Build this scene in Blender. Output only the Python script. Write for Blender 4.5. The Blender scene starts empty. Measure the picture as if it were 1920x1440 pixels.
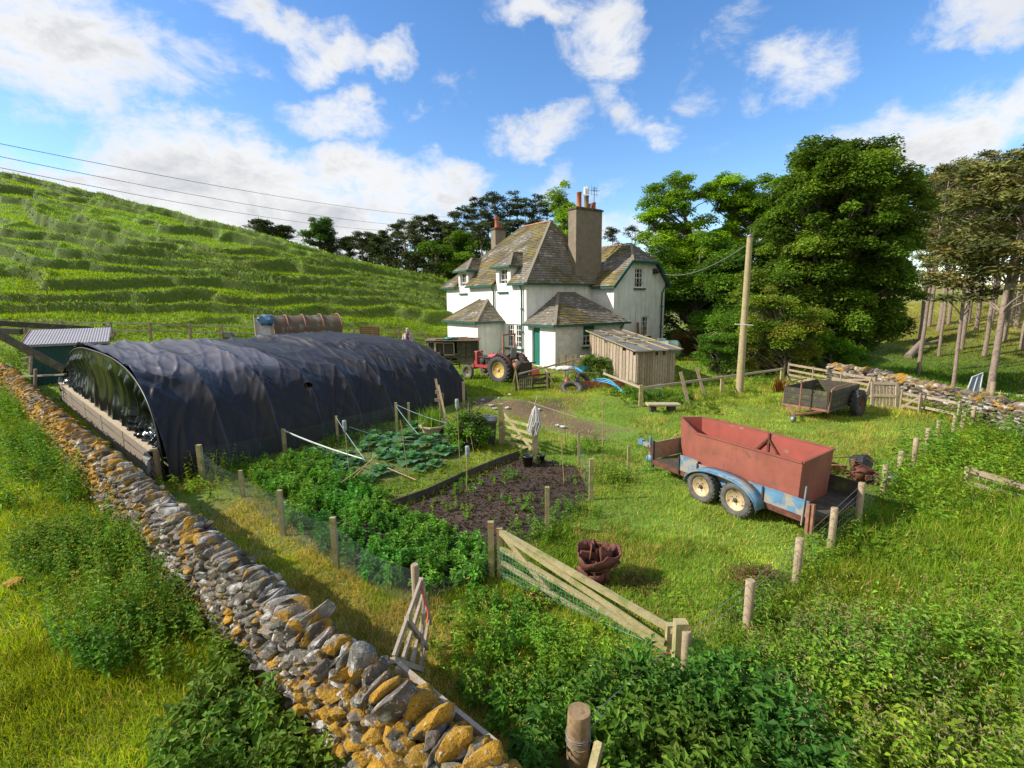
import bpy, math, random
import numpy as np
from mathutils import Vector, Matrix, Euler
R_ = math.radians
SC = bpy.context.scene
COL = SC.collection
# ------------------------------------------------------------------ camera
CF = 920.0; CH = 3.9; CP = R_(9.62); CR = .012
vF = Vector((0, math.cos(CP), -math.sin(CP))); vU0 = Vector((0, math.sin(CP), math.cos(CP))); vR0 = Vector((1, 0, 0))
vR = math.cos(CR)*vR0 - math.sin(CR)*vU0; vU = math.cos(CR)*vU0 + math.sin(CR)*vR0
cam = bpy.data.cameras.new('camera'); camo = bpy.data.objects.new('camera', cam); COL.objects.link(camo)
m3 = Matrix((vR, vU, -vF)).transposed()
camo.matrix_world = Matrix.Translation((0, 0, CH)) @ m3.to_4x4()
cam.sensor_width = 36; cam.lens = 36*CF/1920; cam.clip_end = 3000; cam.clip_start = .05
SC.camera = camo
SC.render.resolution_x = 1024; SC.render.resolution_y = 768
SC.view_settings.view_transform = 'Standard'; SC.view_settings.look = 'None'
SC.view_settings.exposure = EXPOSURE = 0.75; SC.view_settings.gamma = 1
SC.cycles.max_bounces = 8; SC.cycles.diffuse_bounces = 3; SC.cycles.glossy_bounces = 2; SC.cycles.transmission_bounces = 4; SC.cycles.transparent_max_bounces = 24
# ------------------------------------------------------------------ sun and sky
SUN_DIR = Vector((-.99, -.08, .68)).normalized()       # towards the sun
sl = bpy.data.lights.new('sun', 'SUN'); sl.energy = 4.1; sl.angle = R_(.5); sl.color = (1, .93, .82)
so = bpy.data.objects.new('sun', sl); COL.objects.link(so); so.rotation_euler = SUN_DIR.to_track_quat('Z', 'Y').to_euler(); so.location = (-30, 5, 30)
world = bpy.data.worlds.new('World'); SC.world = world; world.use_nodes = True
wt = world.node_tree; wt.nodes.clear()
def N(t, typ, **kw):
    n = t.nodes.new(typ)
    for k, v in kw.items():
        if k.startswith('i_'): n.inputs[k[2:].replace('_', ' ')].default_value = v
        else: setattr(n, k, v)
    return n
def math_(t, op, a, b=None, c=None, clamp=False):
    n = t.nodes.new('ShaderNodeMath'); n.operation = op; n.use_clamp = clamp
    for i, v in enumerate((a, b, c)):
        if v is None: continue
        if hasattr(v, 'is_output'): t.links.new(v, n.inputs[i])
        else: n.inputs[i].default_value = v
    return n.outputs[0]
def mixc(t, fac, a, b, blend='MIX'):
    n = t.nodes.new('ShaderNodeMix'); n.data_type = 'RGBA'; n.blend_type = blend
    for s, v in ((n.inputs[0], fac), (n.inputs[6], a), (n.inputs[7], b)):
        if hasattr(v, 'is_output'): t.links.new(v, s)
        elif isinstance(v, (int, float)): s.default_value = v
        else: s.default_value = (*v[:3], 1)
    return n.outputs[2]
def ramp(t, fac, stops):
    n = t.nodes.new('ShaderNodeValToRGB'); t.links.new(fac, n.inputs[0]); e = n.color_ramp.elements
    while len(e) < len(stops): e.new(.5)
    for q, (p, c) in zip(e, stops): q.position = p; q.color = (*c[:3], 1) if not isinstance(c, (int, float)) else (c, c, c, 1)
    return n.outputs[0]
def px_dir(x, y):
    return (vF + (x-960)/CF*vR - (y-720)/CF*vU).normalized()
def build_sky(t):
    L = t.links.new
    sky = N(t, 'ShaderNodeTexSky', sky_type='NISHITA', sun_disc=False)
    sky.sun_elevation = math.asin(SUN_DIR.z); sky.sun_rotation = math.atan2(SUN_DIR.x, SUN_DIR.y); sky.air_density = 1.0; sky.dust_density = .4; sky.ozone_density = 2.2
    tc = N(t, 'ShaderNodeTexCoord'); g = tc.outputs['Generated']
    # warp the direction for ragged cloud edges
    n1 = N(t, 'ShaderNodeTexNoise', i_Scale=5.5, i_Detail=9.0, i_Roughness=.62); L(g, n1.inputs['Vector'])
    n2 = N(t, 'ShaderNodeTexNoise', i_Scale=2.2, i_Detail=3.0); L(g, n2.inputs['Vector'])
    mp = N(t, 'ShaderNodeMapping'); mp.inputs['Scale'].default_value = (1, 1, 1.9); mp.inputs['Rotation'].default_value = (0, R_(25), 0); L(g, mp.inputs[0])
    n3 = N(t, 'ShaderNodeTexNoise', i_Scale=8.0, i_Detail=10.0, i_Roughness=.66, i_Distortion=.35); L(mp.outputs[0], n3.inputs['Vector'])
    wv = N(t, 'ShaderNodeVectorMath', operation='SUBTRACT'); L(n1.outputs['Color'], wv.inputs[0]); wv.inputs[1].default_value = (.5, .5, .5)
    ws = N(t, 'ShaderNodeVectorMath', operation='SCALE'); L(wv.outputs[0], ws.inputs[0]); ws.inputs['Scale'].default_value = .20
    wa = N(t, 'ShaderNodeVectorMath', operation='ADD'); L(g, wa.inputs[0]); L(ws.outputs[0], wa.inputs[1])
    # cloud banks: (pixel x, y, radius x, radius y, weight) turned into directions
    blobs = CLOUDS
    tot = None
    for (bx, by, rx, ry, w) in blobs:
        d = px_dir(bx, by)
        rt = Vector((0, 0, 1)).cross(d).normalized()*-1; up = rt.cross(d).normalized()
        da = N(t, 'ShaderNodeVectorMath', operation='DOT_PRODUCT'); L(wa.outputs[0], da.inputs[0]); da.inputs[1].default_value = rt*(CF/rx)
        db = N(t, 'ShaderNodeVectorMath', operation='DOT_PRODUCT'); L(wa.outputs[0], db.inputs[0]); db.inputs[1].default_value = up*(CF/ry)
        a2 = math_(t, 'MULTIPLY', da.outputs['Value'], da.outputs['Value'])
        r2 = math_(t, 'MULTIPLY_ADD', db.outputs['Value'], db.outputs['Value'], a2)
        e = math_(t, 'MULTIPLY', math_(t, 'SUBTRACT', 1.0, r2, clamp=True), w)
        fr = N(t, 'ShaderNodeVectorMath', operation='DOT_PRODUCT'); L(g, fr.inputs[0]); fr.inputs[1].default_value = d
        e = math_(t, 'MULTIPLY', e, math_(t, 'GREATER_THAN', fr.outputs['Value'], .2))
        tot = e if tot is None else math_(t, 'MAXIMUM', tot, e)
    sy = N(t, 'ShaderNodeSeparateXYZ'); L(g, sy.inputs[0])   # unseen cloud bank added behind the camera to fill shaded fronts with light
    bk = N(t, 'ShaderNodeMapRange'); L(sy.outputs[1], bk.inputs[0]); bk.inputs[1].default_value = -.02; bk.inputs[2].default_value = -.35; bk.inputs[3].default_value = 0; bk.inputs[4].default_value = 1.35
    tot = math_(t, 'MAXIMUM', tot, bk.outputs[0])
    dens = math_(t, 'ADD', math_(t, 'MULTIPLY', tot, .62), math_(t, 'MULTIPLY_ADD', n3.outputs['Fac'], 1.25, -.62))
    dens = math_(t, 'ADD', dens, math_(t, 'MULTIPLY_ADD', n2.outputs['Fac'], .5, -.25))
    cov = N(t, 'ShaderNodeMapRange', interpolation_type='SMOOTHSTEP'); L(dens, cov.inputs[0]); cov.inputs[1].default_value = .18; cov.inputs[2].default_value = .64
    cs = ramp(t, n3.outputs['Fac'], [(.30, (1., .99, .98)), (.52, (.90, .91, .93)), (.75, (.70, .73, .79))])
    thick = N(t, 'ShaderNodeMapRange'); L(dens, thick.inputs[0]); thick.inputs[1].default_value = .55; thick.inputs[2].default_value = 1.1; thick.inputs[3].default_value = 1.; thick.inputs[4].default_value = .72
    cb = N(t, 'ShaderNodeVectorMath', operation='SCALE'); L(cs, cb.inputs[0]); L(thick.outputs[0], cb.inputs['Scale'])
    cl = N(t, 'ShaderNodeVectorMath', operation='SCALE'); L(cb.outputs[0], cl.inputs[0]); cl.inputs['Scale'].default_value = CLOUD_GAIN
    hs = N(t, 'ShaderNodeHueSaturation'); hs.inputs['Saturation'].default_value = 1.24; hs.inputs['Hue'].default_value = .505; L(sky.outputs[0], hs.inputs['Color'])
    mx = mixc(t, cov.outputs[0], hs.outputs[0], cl.outputs[0])
    bg = N(t, 'ShaderNodeBackground'); bg.inputs['Strength'].default_value = SKY_STR; L(mx, bg.inputs['Color'])
    out = N(t, 'ShaderNodeOutputWorld'); L(bg.outputs[0], out.inputs[0])
SKY_STR = .135; CLOUD_GAIN = 4.5
CLOUDS = [(60,70,260,95,1),(150,150,110,70,.9),(300,100,170,40,.75),(480,35,150,50,.75),(600,85,100,45,.8),(715,95,65,40,.75),(630,225,120,55,.85),
    (60,215,100,30,.7),(330,300,170,85,.95),(450,360,330,90,1.15),(720,350,230,75,1.1),(850,320,90,50,.9),(160,350,230,45,1.0),(330,430,480,85,1.2),(600,440,380,70,1.15),(80,400,300,50,1.2),
    (1000,12,130,42,.9),(990,240,110,50,.85),(1140,115,85,120,.9),(1200,245,80,42,.8),(1310,160,50,85,.45),(1030,335,80,50,.75),(1120,355,80,50,.6),
    (1480,125,100,70,.8),(1380,70,80,50,.35),(1860,32,110,45,.8),(1880,230,240,80,1.1),(1780,285,180,50,.8),(1160,430,150,50,.9),(1420,460,200,50,.8),(860,165,45,35,.4),(780,210,45,20,.55)]
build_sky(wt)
# ------------------------------------------------------------------ numpy noise and terrain
def _h(ix, iy, s):
    n = (ix.astype(np.int64)*374761393 + iy.astype(np.int64)*668265263 + s*1442695041) & 0x7fffffff
    n = ((n ^ (n >> 13))*1274126177) & 0x7fffffff
    return ((n ^ (n >> 16)) & 0xffff)/65535.0
def vn(x, y, s=0):
    x = np.asarray(x, float); y = np.asarray(y, float)
    ix = np.floor(x); iy = np.floor(y); fx = x-ix; fy = y-iy
    fx = fx*fx*(3-2*fx); fy = fy*fy*(3-2*fy)
    a = _h(ix, iy, s); b = _h(ix+1, iy, s); c = _h(ix, iy+1, s); d = _h(ix+1, iy+1, s)
    return a+(b-a)*fx+(c-a)*fy+(a-b-c+d)*fx*fy
def fbm(x, y, s=0, o=4):
    t = 0; a = .5; n = 0
    for i in range(o): t = t+a*vn(x*2**i, y*2**i, s+i*17); n += a; a *= .5
    return t/n
def sst(e0, e1, x):
    t = np.clip((np.asarray(x, float)-e0)/(e1-e0), 0, 1); return t*t*(3-2*t)
def y0_(X): return 28+(np.clip(X, -60, 30)+21.5)*.285
def terrace(X, Y, v):
    w = (v+.5*(X+25)*sst(3, 25, v))/1.75+2.6*fbm(X/12, Y/7, 5, 3)+1.1*fbm(X/3.0, v/1.8, 9, 3)
    k = np.floor(w); t = w-k
    amp = .42+.75*vn(X/5+k*7.3, k*3.1, 21)
    st = sst(0, .17, t)-t + .22*np.exp(-((t-.22)/.07)**2)
    return st*amp*.88
def gz(X, Y):
    X = np.asarray(X, float); Y = np.asarray(Y, float)
    y0 = y0_(X)
    gb = np.interp(X, [-60, -30, -21, -6, 0, 5], [2.4, 2.0, 1.75, .8, .15, 0])
    base = gb*sst(0, 1, (Y-19)/(y0-19))
    base = base*(1-sst(0, 1, (X+9)/9)*(1-sst(34, 40, Y)))
    v = np.maximum(Y-y0, 0)
    P1 = base+.45*v-.45*(1-np.exp(-v/1.0))*.6
    yr = 41.4-.4375*X
    P2 = 3.75-.2305*X+.0137*Y-.12*(Y-yr)
    P2 = np.maximum(P2, -3.0)
    k = 1.1
    mn = -k*np.logaddexp(-P1/k, -P2/k)
    hill = sst(0, 2.5, v)
    z = np.where(v > 0, base*(1-hill)+mn*hill, base)
    left = 1-sst(-6, 3, X)
    z = z+terrace(X, Y, v)*sst(1.0, 5, v)*left*sst(-.5, 1.5, P2-P1+2.2)
    # valley beyond the right-hand stone wall
    wx = np.interp(Y, [10, 17, 25, 32], [18.3, 18.6, 18.3, 17.0])
    va = sst(0, 9, X-wx)*(1-sst(34, 44, Y)*.3)
    z = z*(1-va)+va*np.maximum(-1.9, -1.9)
    far = sst(40, 95, np.hypot(X, Y))*sst(.35, .75, X/np.maximum(Y, 1))*(Y > 0)
    z = z+far*7.5
    # far brown shoulder beyond the ridge on the left
    z = z+sst(85, 150, Y)*sst(-.85, -1.15, X/np.maximum(Y, 1))*6
    z = z+.05*(fbm(X/2.3, Y/2.3, 3, 3)-.5)*sst(2, 6, np.hypot(X, Y))
    # low grass bank in front of the slatted shed
    z = z+.32*np.exp(-(((X-3.4)/1.8)**2+((Y-18.4)/1.2)**2))
    return z
def g1(x, y): return float(gz(np.array([x]), np.array([y]))[0])
def ray(x, y): return vF + (x-960)/CF*vR - (y-720)/CF*vU
def G(x, y, h=0., far=200):
    """where the sight line through photo point (x, y) meets the ground raised by h"""
    d = ray(x, y); ts = np.concatenate([np.linspace(.5, 60, 2400), np.linspace(60, far, 800)])
    zz = CH+d.z*ts-gz(d.x*ts, d.y*ts)-h
    i = np.argmax(zz < 0)
    if i == 0: i = len(ts)-1
    t0, t1 = ts[i-1], ts[i]; a, b = zz[i-1], zz[i]
    t = t0+(t1-t0)*(a/(a-b) if a != b else 0)
    return Vector((d.x*t, d.y*t, CH+d.z*t-h)) if h else Vector((d.x*t, d.y*t, CH+d.z*t))
def GH(x, y, h): return G(x, y, h)+Vector((0, 0, h))
def AY(x, y, Y):
    d = ray(x, y); t = Y/d.y; return Vector((d.x*t, Y, CH+d.z*t))
def proj(P):
    v = Vector(P)-Vector((0, 0, CH)); z = v.dot(vF)
    return 960+CF*v.dot(vR)/z, 720-CF*v.dot(vU)/z
def TZ(P, y):
    lo, hi = -8., 80.
    for _ in range(50):
        m = (lo+hi)/2
        if (Vector((P[0], P[1], m-CH)).dot(vF) > .05) and proj((P[0], P[1], m))[1] > y: lo = m
        else: hi = m
    return m
# ------------------------------------------------------------------ mesh helpers
def thing(name, label, cat, loc=(0, 0, 0), rz=0., group=None, kind=None):
    o = bpy.data.objects.new(name, None); o.empty_display_size = .2; COL.objects.link(o)
    o.location = loc; o.rotation_euler = (0, 0, rz); tag(o, label, cat, group, kind); return o
def tag(o, label=None, cat=None, group=None, kind=None):
    if label: o['label'] = label
    if cat: o['category'] = cat
    if group: o['group'] = group
    if kind: o['kind'] = kind
    return o
def dup(root, loc=None, rot=None, label=None, scale=None):
    def cp(o, par):
        c = o.copy(); COL.objects.link(c); c.parent = par
        for ch in list(o.children): cp(ch, c)
        return c
    r = cp(root, None)
    if loc is not None: r.location = loc
    if rot is not None: r.rotation_euler = rot if hasattr(rot, '__len__') else (0, 0, rot)
    if scale is not None: r.scale = scale if hasattr(scale, '__len__') else (scale,)*3
    if label: r['label'] = label
    return r
def link_mesh(name, me, mat, parent=None, label=None):
    o = bpy.data.objects.new(name, me); COL.objects.link(o)
    if mat:
        for m in (mat if isinstance(mat, (list, tuple)) else [mat]): me.materials.append(m)
    if parent: o.parent = parent
    if label: o['label'] = label
    return o
class MB:
    def __init__(s, off=(0, 0, 0), seed=1):
        s.v = []; s.f = []; s.sm = []; s.c = []; s.off = Vector(off); s.M = Matrix.Identity(4); s.col = None
    def add(s, vs, fs, smooth=False):
        b = len(s.v)
        for p in vs: s.v.append(tuple(s.M @ Vector(p) - s.off)); s.c.append(s.col or (1, 1, 1))
        for f in fs: s.f.append([b+i for i in f]); s.sm.append(smooth)
        return s
    def box(s, c, d, rot=None, taper=1.):
        c = Vector(c); R = (Euler(rot).to_matrix() if rot is not None and not isinstance(rot, Matrix) else (rot or Matrix.Identity(3)))
        vs = []
        for z in (-1, 1):
            k = taper if z > 0 else 1
            for x, y in ((-1, -1), (1, -1), (1, 1), (-1, 1)): vs.append(c+R @ Vector((x*d[0]/2*k, y*d[1]/2*k, z*d[2]/2)))
        return s.add(vs, [(0, 3, 2, 1), (4, 5, 6, 7), (0, 1, 5, 4), (1, 2, 6, 5), (2, 3, 7, 6), (3, 0, 4, 7)])
    def beam(s, a, b, w, h, up=(0, 0, 1), w2=None, h2=None):
        a = Vector(a); b = Vector(b); d = (b-a).normalized(); u = Vector(up)
        if abs(d.dot(u)) > .98: u = Vector((1, 0, 0))
        x = d.cross(u).normalized(); z = x.cross(d)
        w2 = w2 or w; h2 = h2 or h
        vs = [a+x*sx*w/2+z*sz*h/2 for sx, sz in ((-1, -1), (1, -1), (1, 1), (-1, 1))]+[b+x*sx*w2/2+z*sz*h2/2 for sx, sz in ((-1, -1), (1, -1), (1, 1), (-1, 1))]
        return s.add(vs, [(0, 1, 2, 3), (7, 6, 5, 4), (0, 4, 5, 1), (1, 5, 6, 2), (2, 6, 7, 3), (3, 7, 4, 0)])
    def tube(s, pts, r, n=8, cap=True, smooth=True, squash=None):
        pts = [Vector(p) for p in pts]; m = len(pts); rs = r if hasattr(r, '__len__') else [r]*m
        vs = []; fs = []; px = None
        for i, p in enumerate(pts):
            d = (pts[min(i+1, m-1)]-pts[max(i-1, 0)]).normalized()
            if px is None: px = d.orthogonal().normalized()
            px = (px-d*px.dot(d)).normalized(); py = d.cross(px)
            for k in range(n):
                a = 2*math.pi*k/n; vs.append(p+(px*math.cos(a)+py*math.sin(a))*rs[i])
        for i in range(m-1):
            for k in range(n): k2 = (k+1) % n; fs.append((i*n+k, i*n+k2, (i+1)*n+k2, (i+1)*n+k))
        if cap: s.add(vs[:n], [tuple(range(n))[::-1]]); s.add(vs[-n:], [tuple(range(n))])
        return s.add(vs, fs, smooth)
    def lathe(s, prof, n=20, c=(0, 0, 0), axis='Z', closed=False, smooth=True, R=None):
        # prof: (radius, height) list
        vs = []; fs = []; c = Vector(c); m = len(prof)
        for r, h in prof:
            for k in range(n):
                a = 2*math.pi*k/n; p = (r*math.cos(a), r*math.sin(a), h)
                if axis == 'Y': p = (p[0], p[2], p[1])
                if axis == 'X': p = (p[2], p[0], p[1])
                p = Vector(p)
                if R is not None: p = R @ p
                vs.append(c+p)
        rng = m if closed else m-1
        for i in range(rng):
            j = (i+1) % m
            for k in range(n): k2 = (k+1) % n; fs.append((i*n+k, i*n+k2, j*n+k2, j*n+k))
        if not closed:
            if prof[0][0] > 1e-4: fs.append(tuple(range(n))[::-1])
            if prof[-1][0] > 1e-4: fs.append(tuple((m-1)*n+k for k in range(n)))
        return s.add(vs, fs, smooth)
    def prism(s, poly, h0, h1, plane='XY'):
        n = len(poly); vs = []
        for h in (h0, h1):
            for a, b in poly: vs.append({'XY': (a, b, h), 'XZ': (a, h, b), 'YZ': (h, a, b)}[plane])
        return s.add(vs, [tuple(range(n))[::-1], tuple(range(n, 2*n))]+[(i, (i+1) % n, n+(i+1) % n, n+i) for i in range(n)])
    def build(s, name, mat, parent=None, label=None, bevel=0, jit=0, vcol=False):
        if jit:
            rr = random.Random(len(s.v)); s.v = [(x+rr.uniform(-jit, jit), y+rr.uniform(-jit, jit), z+rr.uniform(-jit, jit)) for x, y, z in s.v]
        me = bpy.data.meshes.new(name); me.from_pydata(s.v, [], s.f); me.update()
        import bmesh
        bm = bmesh.new(); bm.from_mesh(me); bmesh.ops.recalc_face_normals(bm, faces=bm.faces); bm.to_mesh(me); bm.free()
        me.polygons.foreach_set('use_smooth', s.sm)
        if vcol:
            a = me.color_attributes.new('Col', 'FLOAT_COLOR', 'POINT'); arr = np.ones((len(s.v), 4), np.float32); arr[:, :3] = np.array(s.c); a.data.foreach_set('color', arr.ravel())
        o = link_mesh(name, me, mat, parent, label)
        if bevel:
            b = o.modifiers.new('b', 'BEVEL'); b.width = bevel; b.segments = 2; b.limit_method = 'ANGLE'
        return o
def np_mesh(name, V, T=None, Q=None, col=None, mat=None, parent=None, smooth=False):
    me = bpy.data.meshes.new(name); V = np.asarray(V, np.float32).reshape(-1, 3)
    T = np.zeros((0, 3), np.int32) if T is None else np.asarray(T, np.int32); Q = np.zeros((0, 4), np.int32) if Q is None else np.asarray(Q, np.int32)
    loops = np.concatenate([T.ravel(), Q.ravel()]).astype(np.int32); nf = len(T)+len(Q)
    me.vertices.add(len(V)); me.vertices.foreach_set('co', V.ravel())
    me.loops.add(len(loops)); me.loops.foreach_set('vertex_index', loops)
    me.polygons.add(nf); st = np.concatenate([np.arange(len(T))*3, len(T)*3+np.arange(len(Q))*4]).astype(np.int32); me.polygons.foreach_set('loop_start', st)
    me.polygons.foreach_set('use_smooth', np.full(nf, smooth))
    me.update(calc_edges=True)
    if col is not None:
        a = me.color_attributes.new('Col', 'FLOAT_COLOR', 'POINT'); c = np.ones((len(V), 4), np.float32); c[:, :3] = col; a.data.foreach_set('color', c.ravel())
    return link_mesh(name, me, mat, parent)
# ------------------------------------------------------------------ materials
def new_mat(name):
    m = bpy.data.materials.new(name); m.use_nodes = True; t = m.node_tree; t.nodes.clear()
    b = t.nodes.new('ShaderNodeBsdfPrincipled'); o = t.nodes.new('ShaderNodeOutputMaterial'); t.links.new(b.outputs[0], o.inputs[0]); return m, t, b, o
def sock(t, s, v):
    if hasattr(v, 'is_output'): t.links.new(v, s)
    elif isinstance(v, (tuple, list)): s.default_value = (*v[:3], 1)
    else: s.default_value = v
def noise(t, scale, detail=4, rough=.55, vec=None, dist=0, obj=True):
    n = N(t, 'ShaderNodeTexNoise'); n.inputs['Scale'].default_value = scale; n.inputs['Detail'].default_value = detail; n.inputs['Roughness'].default_value = rough; n.inputs['Distortion'].default_value = dist
    if vec is None: vec = N(t, 'ShaderNodeTexCoord').outputs['Object']
    t.links.new(vec, n.inputs['Vector']); return n.outputs['Fac']
def bump(t, b, h, strength=.4, dist=.02):
    n = N(t, 'ShaderNodeBump'); n.inputs['Strength'].default_value = strength; n.inputs['Distance'].default_value = dist; t.links.new(h, n.inputs['Height']); t.links.new(n.outputs[0], b.inputs['Normal'])
def PM(name, c1, c2=None, scale=8, rough=.7, metal=0, bmp=.3, c3=None, s3=3, t3=.55, island=0., stretch=None, bd=.01):
    """paint, metal, wood: two tones mixed by noise, a third in patches (rust, moss, bare wood)"""
    m, t, b, o = new_mat(name)
    vec = N(t, 'ShaderNodeTexCoord').outputs['Object']
    if stretch:
        mp = N(t, 'ShaderNodeMapping'); mp.inputs['Scale'].default_value = stretch; t.links.new(vec, mp.inputs[0]); vec = mp.outputs[0]
    c2 = c2 or tuple(x*.75 for x in c1)
    n = noise(t, scale, 6, .6, vec); c = mixc(t, ramp(t, n, [(.35, 0.), (.65, 1.)]), c1, c2)
    if c3:
        n3 = noise(t, s3, 7, .65); c = mixc(t, ramp(t, n3, [(t3-.04, 0.), (t3+.04, 1.)]), c, c3)
    if island:
        gi = N(t, 'ShaderNodeNewGeometry'); k = math_(t, 'MULTIPLY_ADD', gi.outputs['Random Per Island'], island*2, 1-island)
        vm = N(t, 'ShaderNodeVectorMath', operation='SCALE'); t.links.new(c, vm.inputs[0]); t.links.new(k, vm.inputs['Scale']); c = vm.outputs[0]
    sock(t, b.inputs['Base Color'], c); b.inputs['Roughness'].default_value = rough; b.inputs['Metallic'].default_value = metal
    if bmp: bump(t, b, n, bmp, bd)
    return m
def wood(name, c1, c2, rough=.85, island=.25, moss=None):
    m, t, b, o = new_mat(name); vec = N(t, 'ShaderNodeTexCoord').outputs['Object']
    n = noise(t, 9, 5, .6, vec); n2 = noise(t, 70, 3, .6, vec)
    c = mixc(t, ramp(t, n, [(.3, 0.), (.7, 1.)]), c1, c2); c = mixc(t, math_(t, 'MULTIPLY', ramp(t, n2, [(.45, 0.), (.62, 1.)]), .35), c, tuple(x*.35 for x in c2))
    if moss: c = mixc(t, ramp(t, noise(t, 4.5, 6, .65, vec), [(.52, 0.), (.62, 1.)]), c, moss)
    gi = N(t, 'ShaderNodeNewGeometry'); k = math_(t, 'MULTIPLY_ADD', gi.outputs['Random Per Island'], island*2, 1-island)
    vm = N(t, 'ShaderNodeVectorMath', operation='SCALE'); t.links.new(c, vm.inputs[0]); t.links.new(k, vm.inputs['Scale'])
    t.links.new(vm.outputs[0], b.inputs['Base Color']); b.inputs['Roughness'].default_value = rough; bump(t, b, n2, .5, .004); return m
def foliage(name, trans=.35, rough=.45, spec=.35, amt=.35, sc=2.5):
    m, t, b, o = new_mat(name); a = N(t, 'ShaderNodeAttribute', attribute_name='Col')
    k = math_(t, 'MULTIPLY_ADD', noise(t, sc, 3), amt*2, 1-amt)
    vm = N(t, 'ShaderNodeVectorMath', operation='SCALE'); t.links.new(a.outputs['Color'], vm.inputs[0]); t.links.new(k, vm.inputs['Scale']); c = vm.outputs[0]
    t.links.new(c, b.inputs['Base Color']); b.inputs['Roughness'].default_value = rough; b.inputs['Specular IOR Level'].default_value = spec
    tr = N(t, 'ShaderNodeBsdfTranslucent'); c2 = mixc(t, 1., c, (1.25, 1.3, .55), 'MULTIPLY'); t.links.new(c2, tr.inputs[0])
    mx = N(t, 'ShaderNodeMixShader'); mx.inputs[0].default_value = trans; t.links.new(b.outputs[0], mx.inputs[1]); t.links.new(tr.outputs[0], mx.inputs[2]); t.links.new(mx.outputs[0], o.inputs[0]); return m
def vcolm(name, rough=.85, sc=20, amt=.3, bmp=.5, bd=.02, spots=None, det=6):
    m, t, b, o = new_mat(name); a = N(t, 'ShaderNodeAttribute', attribute_name='Col'); n = noise(t, sc, det, .65)
    k = math_(t, 'MULTIPLY_ADD', n, amt*2.4, 1-amt*1.2)
    vm = N(t, 'ShaderNodeVectorMath', operation='SCALE'); t.links.new(a.outputs['Color'], vm.inputs[0]); t.links.new(k, vm.inputs['Scale']); c = vm.outputs[0]
    for (sc2, th, w, col) in (spots or []):
        c = mixc(t, ramp(t, noise(t, sc2, 6, .6), [(th, 0.), (th+w, 1.)]), c, col)
    t.links.new(c, b.inputs['Base Color']); b.inputs['Roughness'].default_value = rough; bump(t, b, n, bmp, bd); return m
MAT = {}
MAT['wood'] = wood('weathered_wood', (.36, .28, .18), (.23, .175, .115))
MAT['wood_pale'] = wood('pale_wood', (.52, .43, .29), (.36, .29, .19))
MAT['wood_new'] = wood('greenish_treated_wood', (.42, .36, .18), (.30, .25, .12), moss=(.20, .22, .06))
MAT['wood_dark'] = wood('dark_old_wood', (.075, .062, .045), (.04, .034, .024), moss=(.09, .10, .03))
MAT['wood_grey'] = wood('grey_weathered_boards', (.44, .36, .26), (.29, .23, .165), island=.3)
MAT['leaf'] = foliage('leaves', .38, .6, .14)
MAT['grass'] = foliage('grass_blades', .42, .7, .08)
MAT['potato'] = foliage('potato_leaves', .35, .6, .15)
MAT['needle'] = foliage('pine_needles', .2, .6, .2)
MAT['bark'] = PM('bark', (.16, .13, .10), (.07, .055, .04), 14, .95, bmp=.8, bd=.03)
MAT['bark_pine'] = PM('pine_bark', (.30, .235, .185), (.17, .125, .095), 9, .95, bmp=.8, bd=.03)
MAT['white_frame'] = PM('white_window_paint', (.80, .79, .74), (.68, .66, .6), 12, .5, bmp=.05)
MAT['green_paint'] = PM('dark_green_paint', (.012, .075, .06), (.018, .10, .075), 10, .45, bmp=.1)
MAT['door_green'] = PM('teal_door_paint', (.008, .16, .12), (.012, .12, .09), 8, .5, bmp=.1)
MAT['blue_paint'] = PM('flaking_blue_paint', (.10, .24, .38), (.08, .17, .27), 6, .6, bmp=.3, c3=(.27, .25, .21), s3=3.6, t3=.51)
MAT['red_box'] = PM('red_oxide_sheet', (.29, .088, .055), (.21, .062, .04), 2.2, .65, bmp=.12, c3=(.16, .07, .045), s3=5, t3=.60)
MAT['red_in'] = PM('red_oxide_inside', (.32, .07, .048), (.24, .06, .04), 4, .6, bmp=.12, c3=(.32, .19, .12), s3=2, t3=.62)
MAT['rust'] = PM('rust', (.16, .055, .03), (.07, .025, .018), 12, .85, bmp=.6)
MAT['rust2'] = PM('light_rust', (.30, .15, .09), (.20, .09, .055), 10, .85, bmp=.5)
MAT['tyre'] = PM('tyre_rubber', (.035, .035, .037), (.06, .058, .055), 14, .85, bmp=.3)
MAT['tyre_dusty'] = PM('dusty_tyre', (.12, .115, .10), (.06, .06, .055), 12, .9, bmp=.3)
MAT['rim_cream'] = PM('cream_rim', (.58, .46, .27), (.42, .28, .14), 14, .55, bmp=.2, c3=(.16, .07, .035), s3=9, t3=.6)
MAT['rim_yellow'] = PM('yellow_rim', (.50, .36, .10), (.40, .26, .07), 10, .6, bmp=.2, c3=(.22, .10, .04), s3=7, t3=.62)
MAT['tractor_red'] = PM('faded_red_paint', (.42, .045, .05), (.32, .05, .05), 8, .45, bmp=.1, c3=(.22, .08, .06), s3=10, t3=.6)
MAT['dark_metal'] = PM('dark_metal', (.04, .038, .035), (.07, .055, .045), 14, .6, metal=.3, bmp=.3)
MAT['grey_metal'] = PM('grey_metal', (.28, .29, .30), (.18, .18, .18), 12, .5, metal=.5, bmp=.2)
MAT['wire'] = PM('galvanised_wire', (.30, .31, .30), (.22, .22, .22), 10, .5, metal=.4, bmp=0)
MAT['cable'] = PM('cable_black', (.05, .05, .055), None, 5, .6, bmp=0)
MAT['blue_pipe'] = PM('blue_water_pipe', (.02, .30, .62), (.03, .36, .66), 4, .35, bmp=0)
MAT['orange'] = PM('orange_plastic', (.80, .12, .04), (.7, .12, .05), 5, .45, bmp=0)
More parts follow.
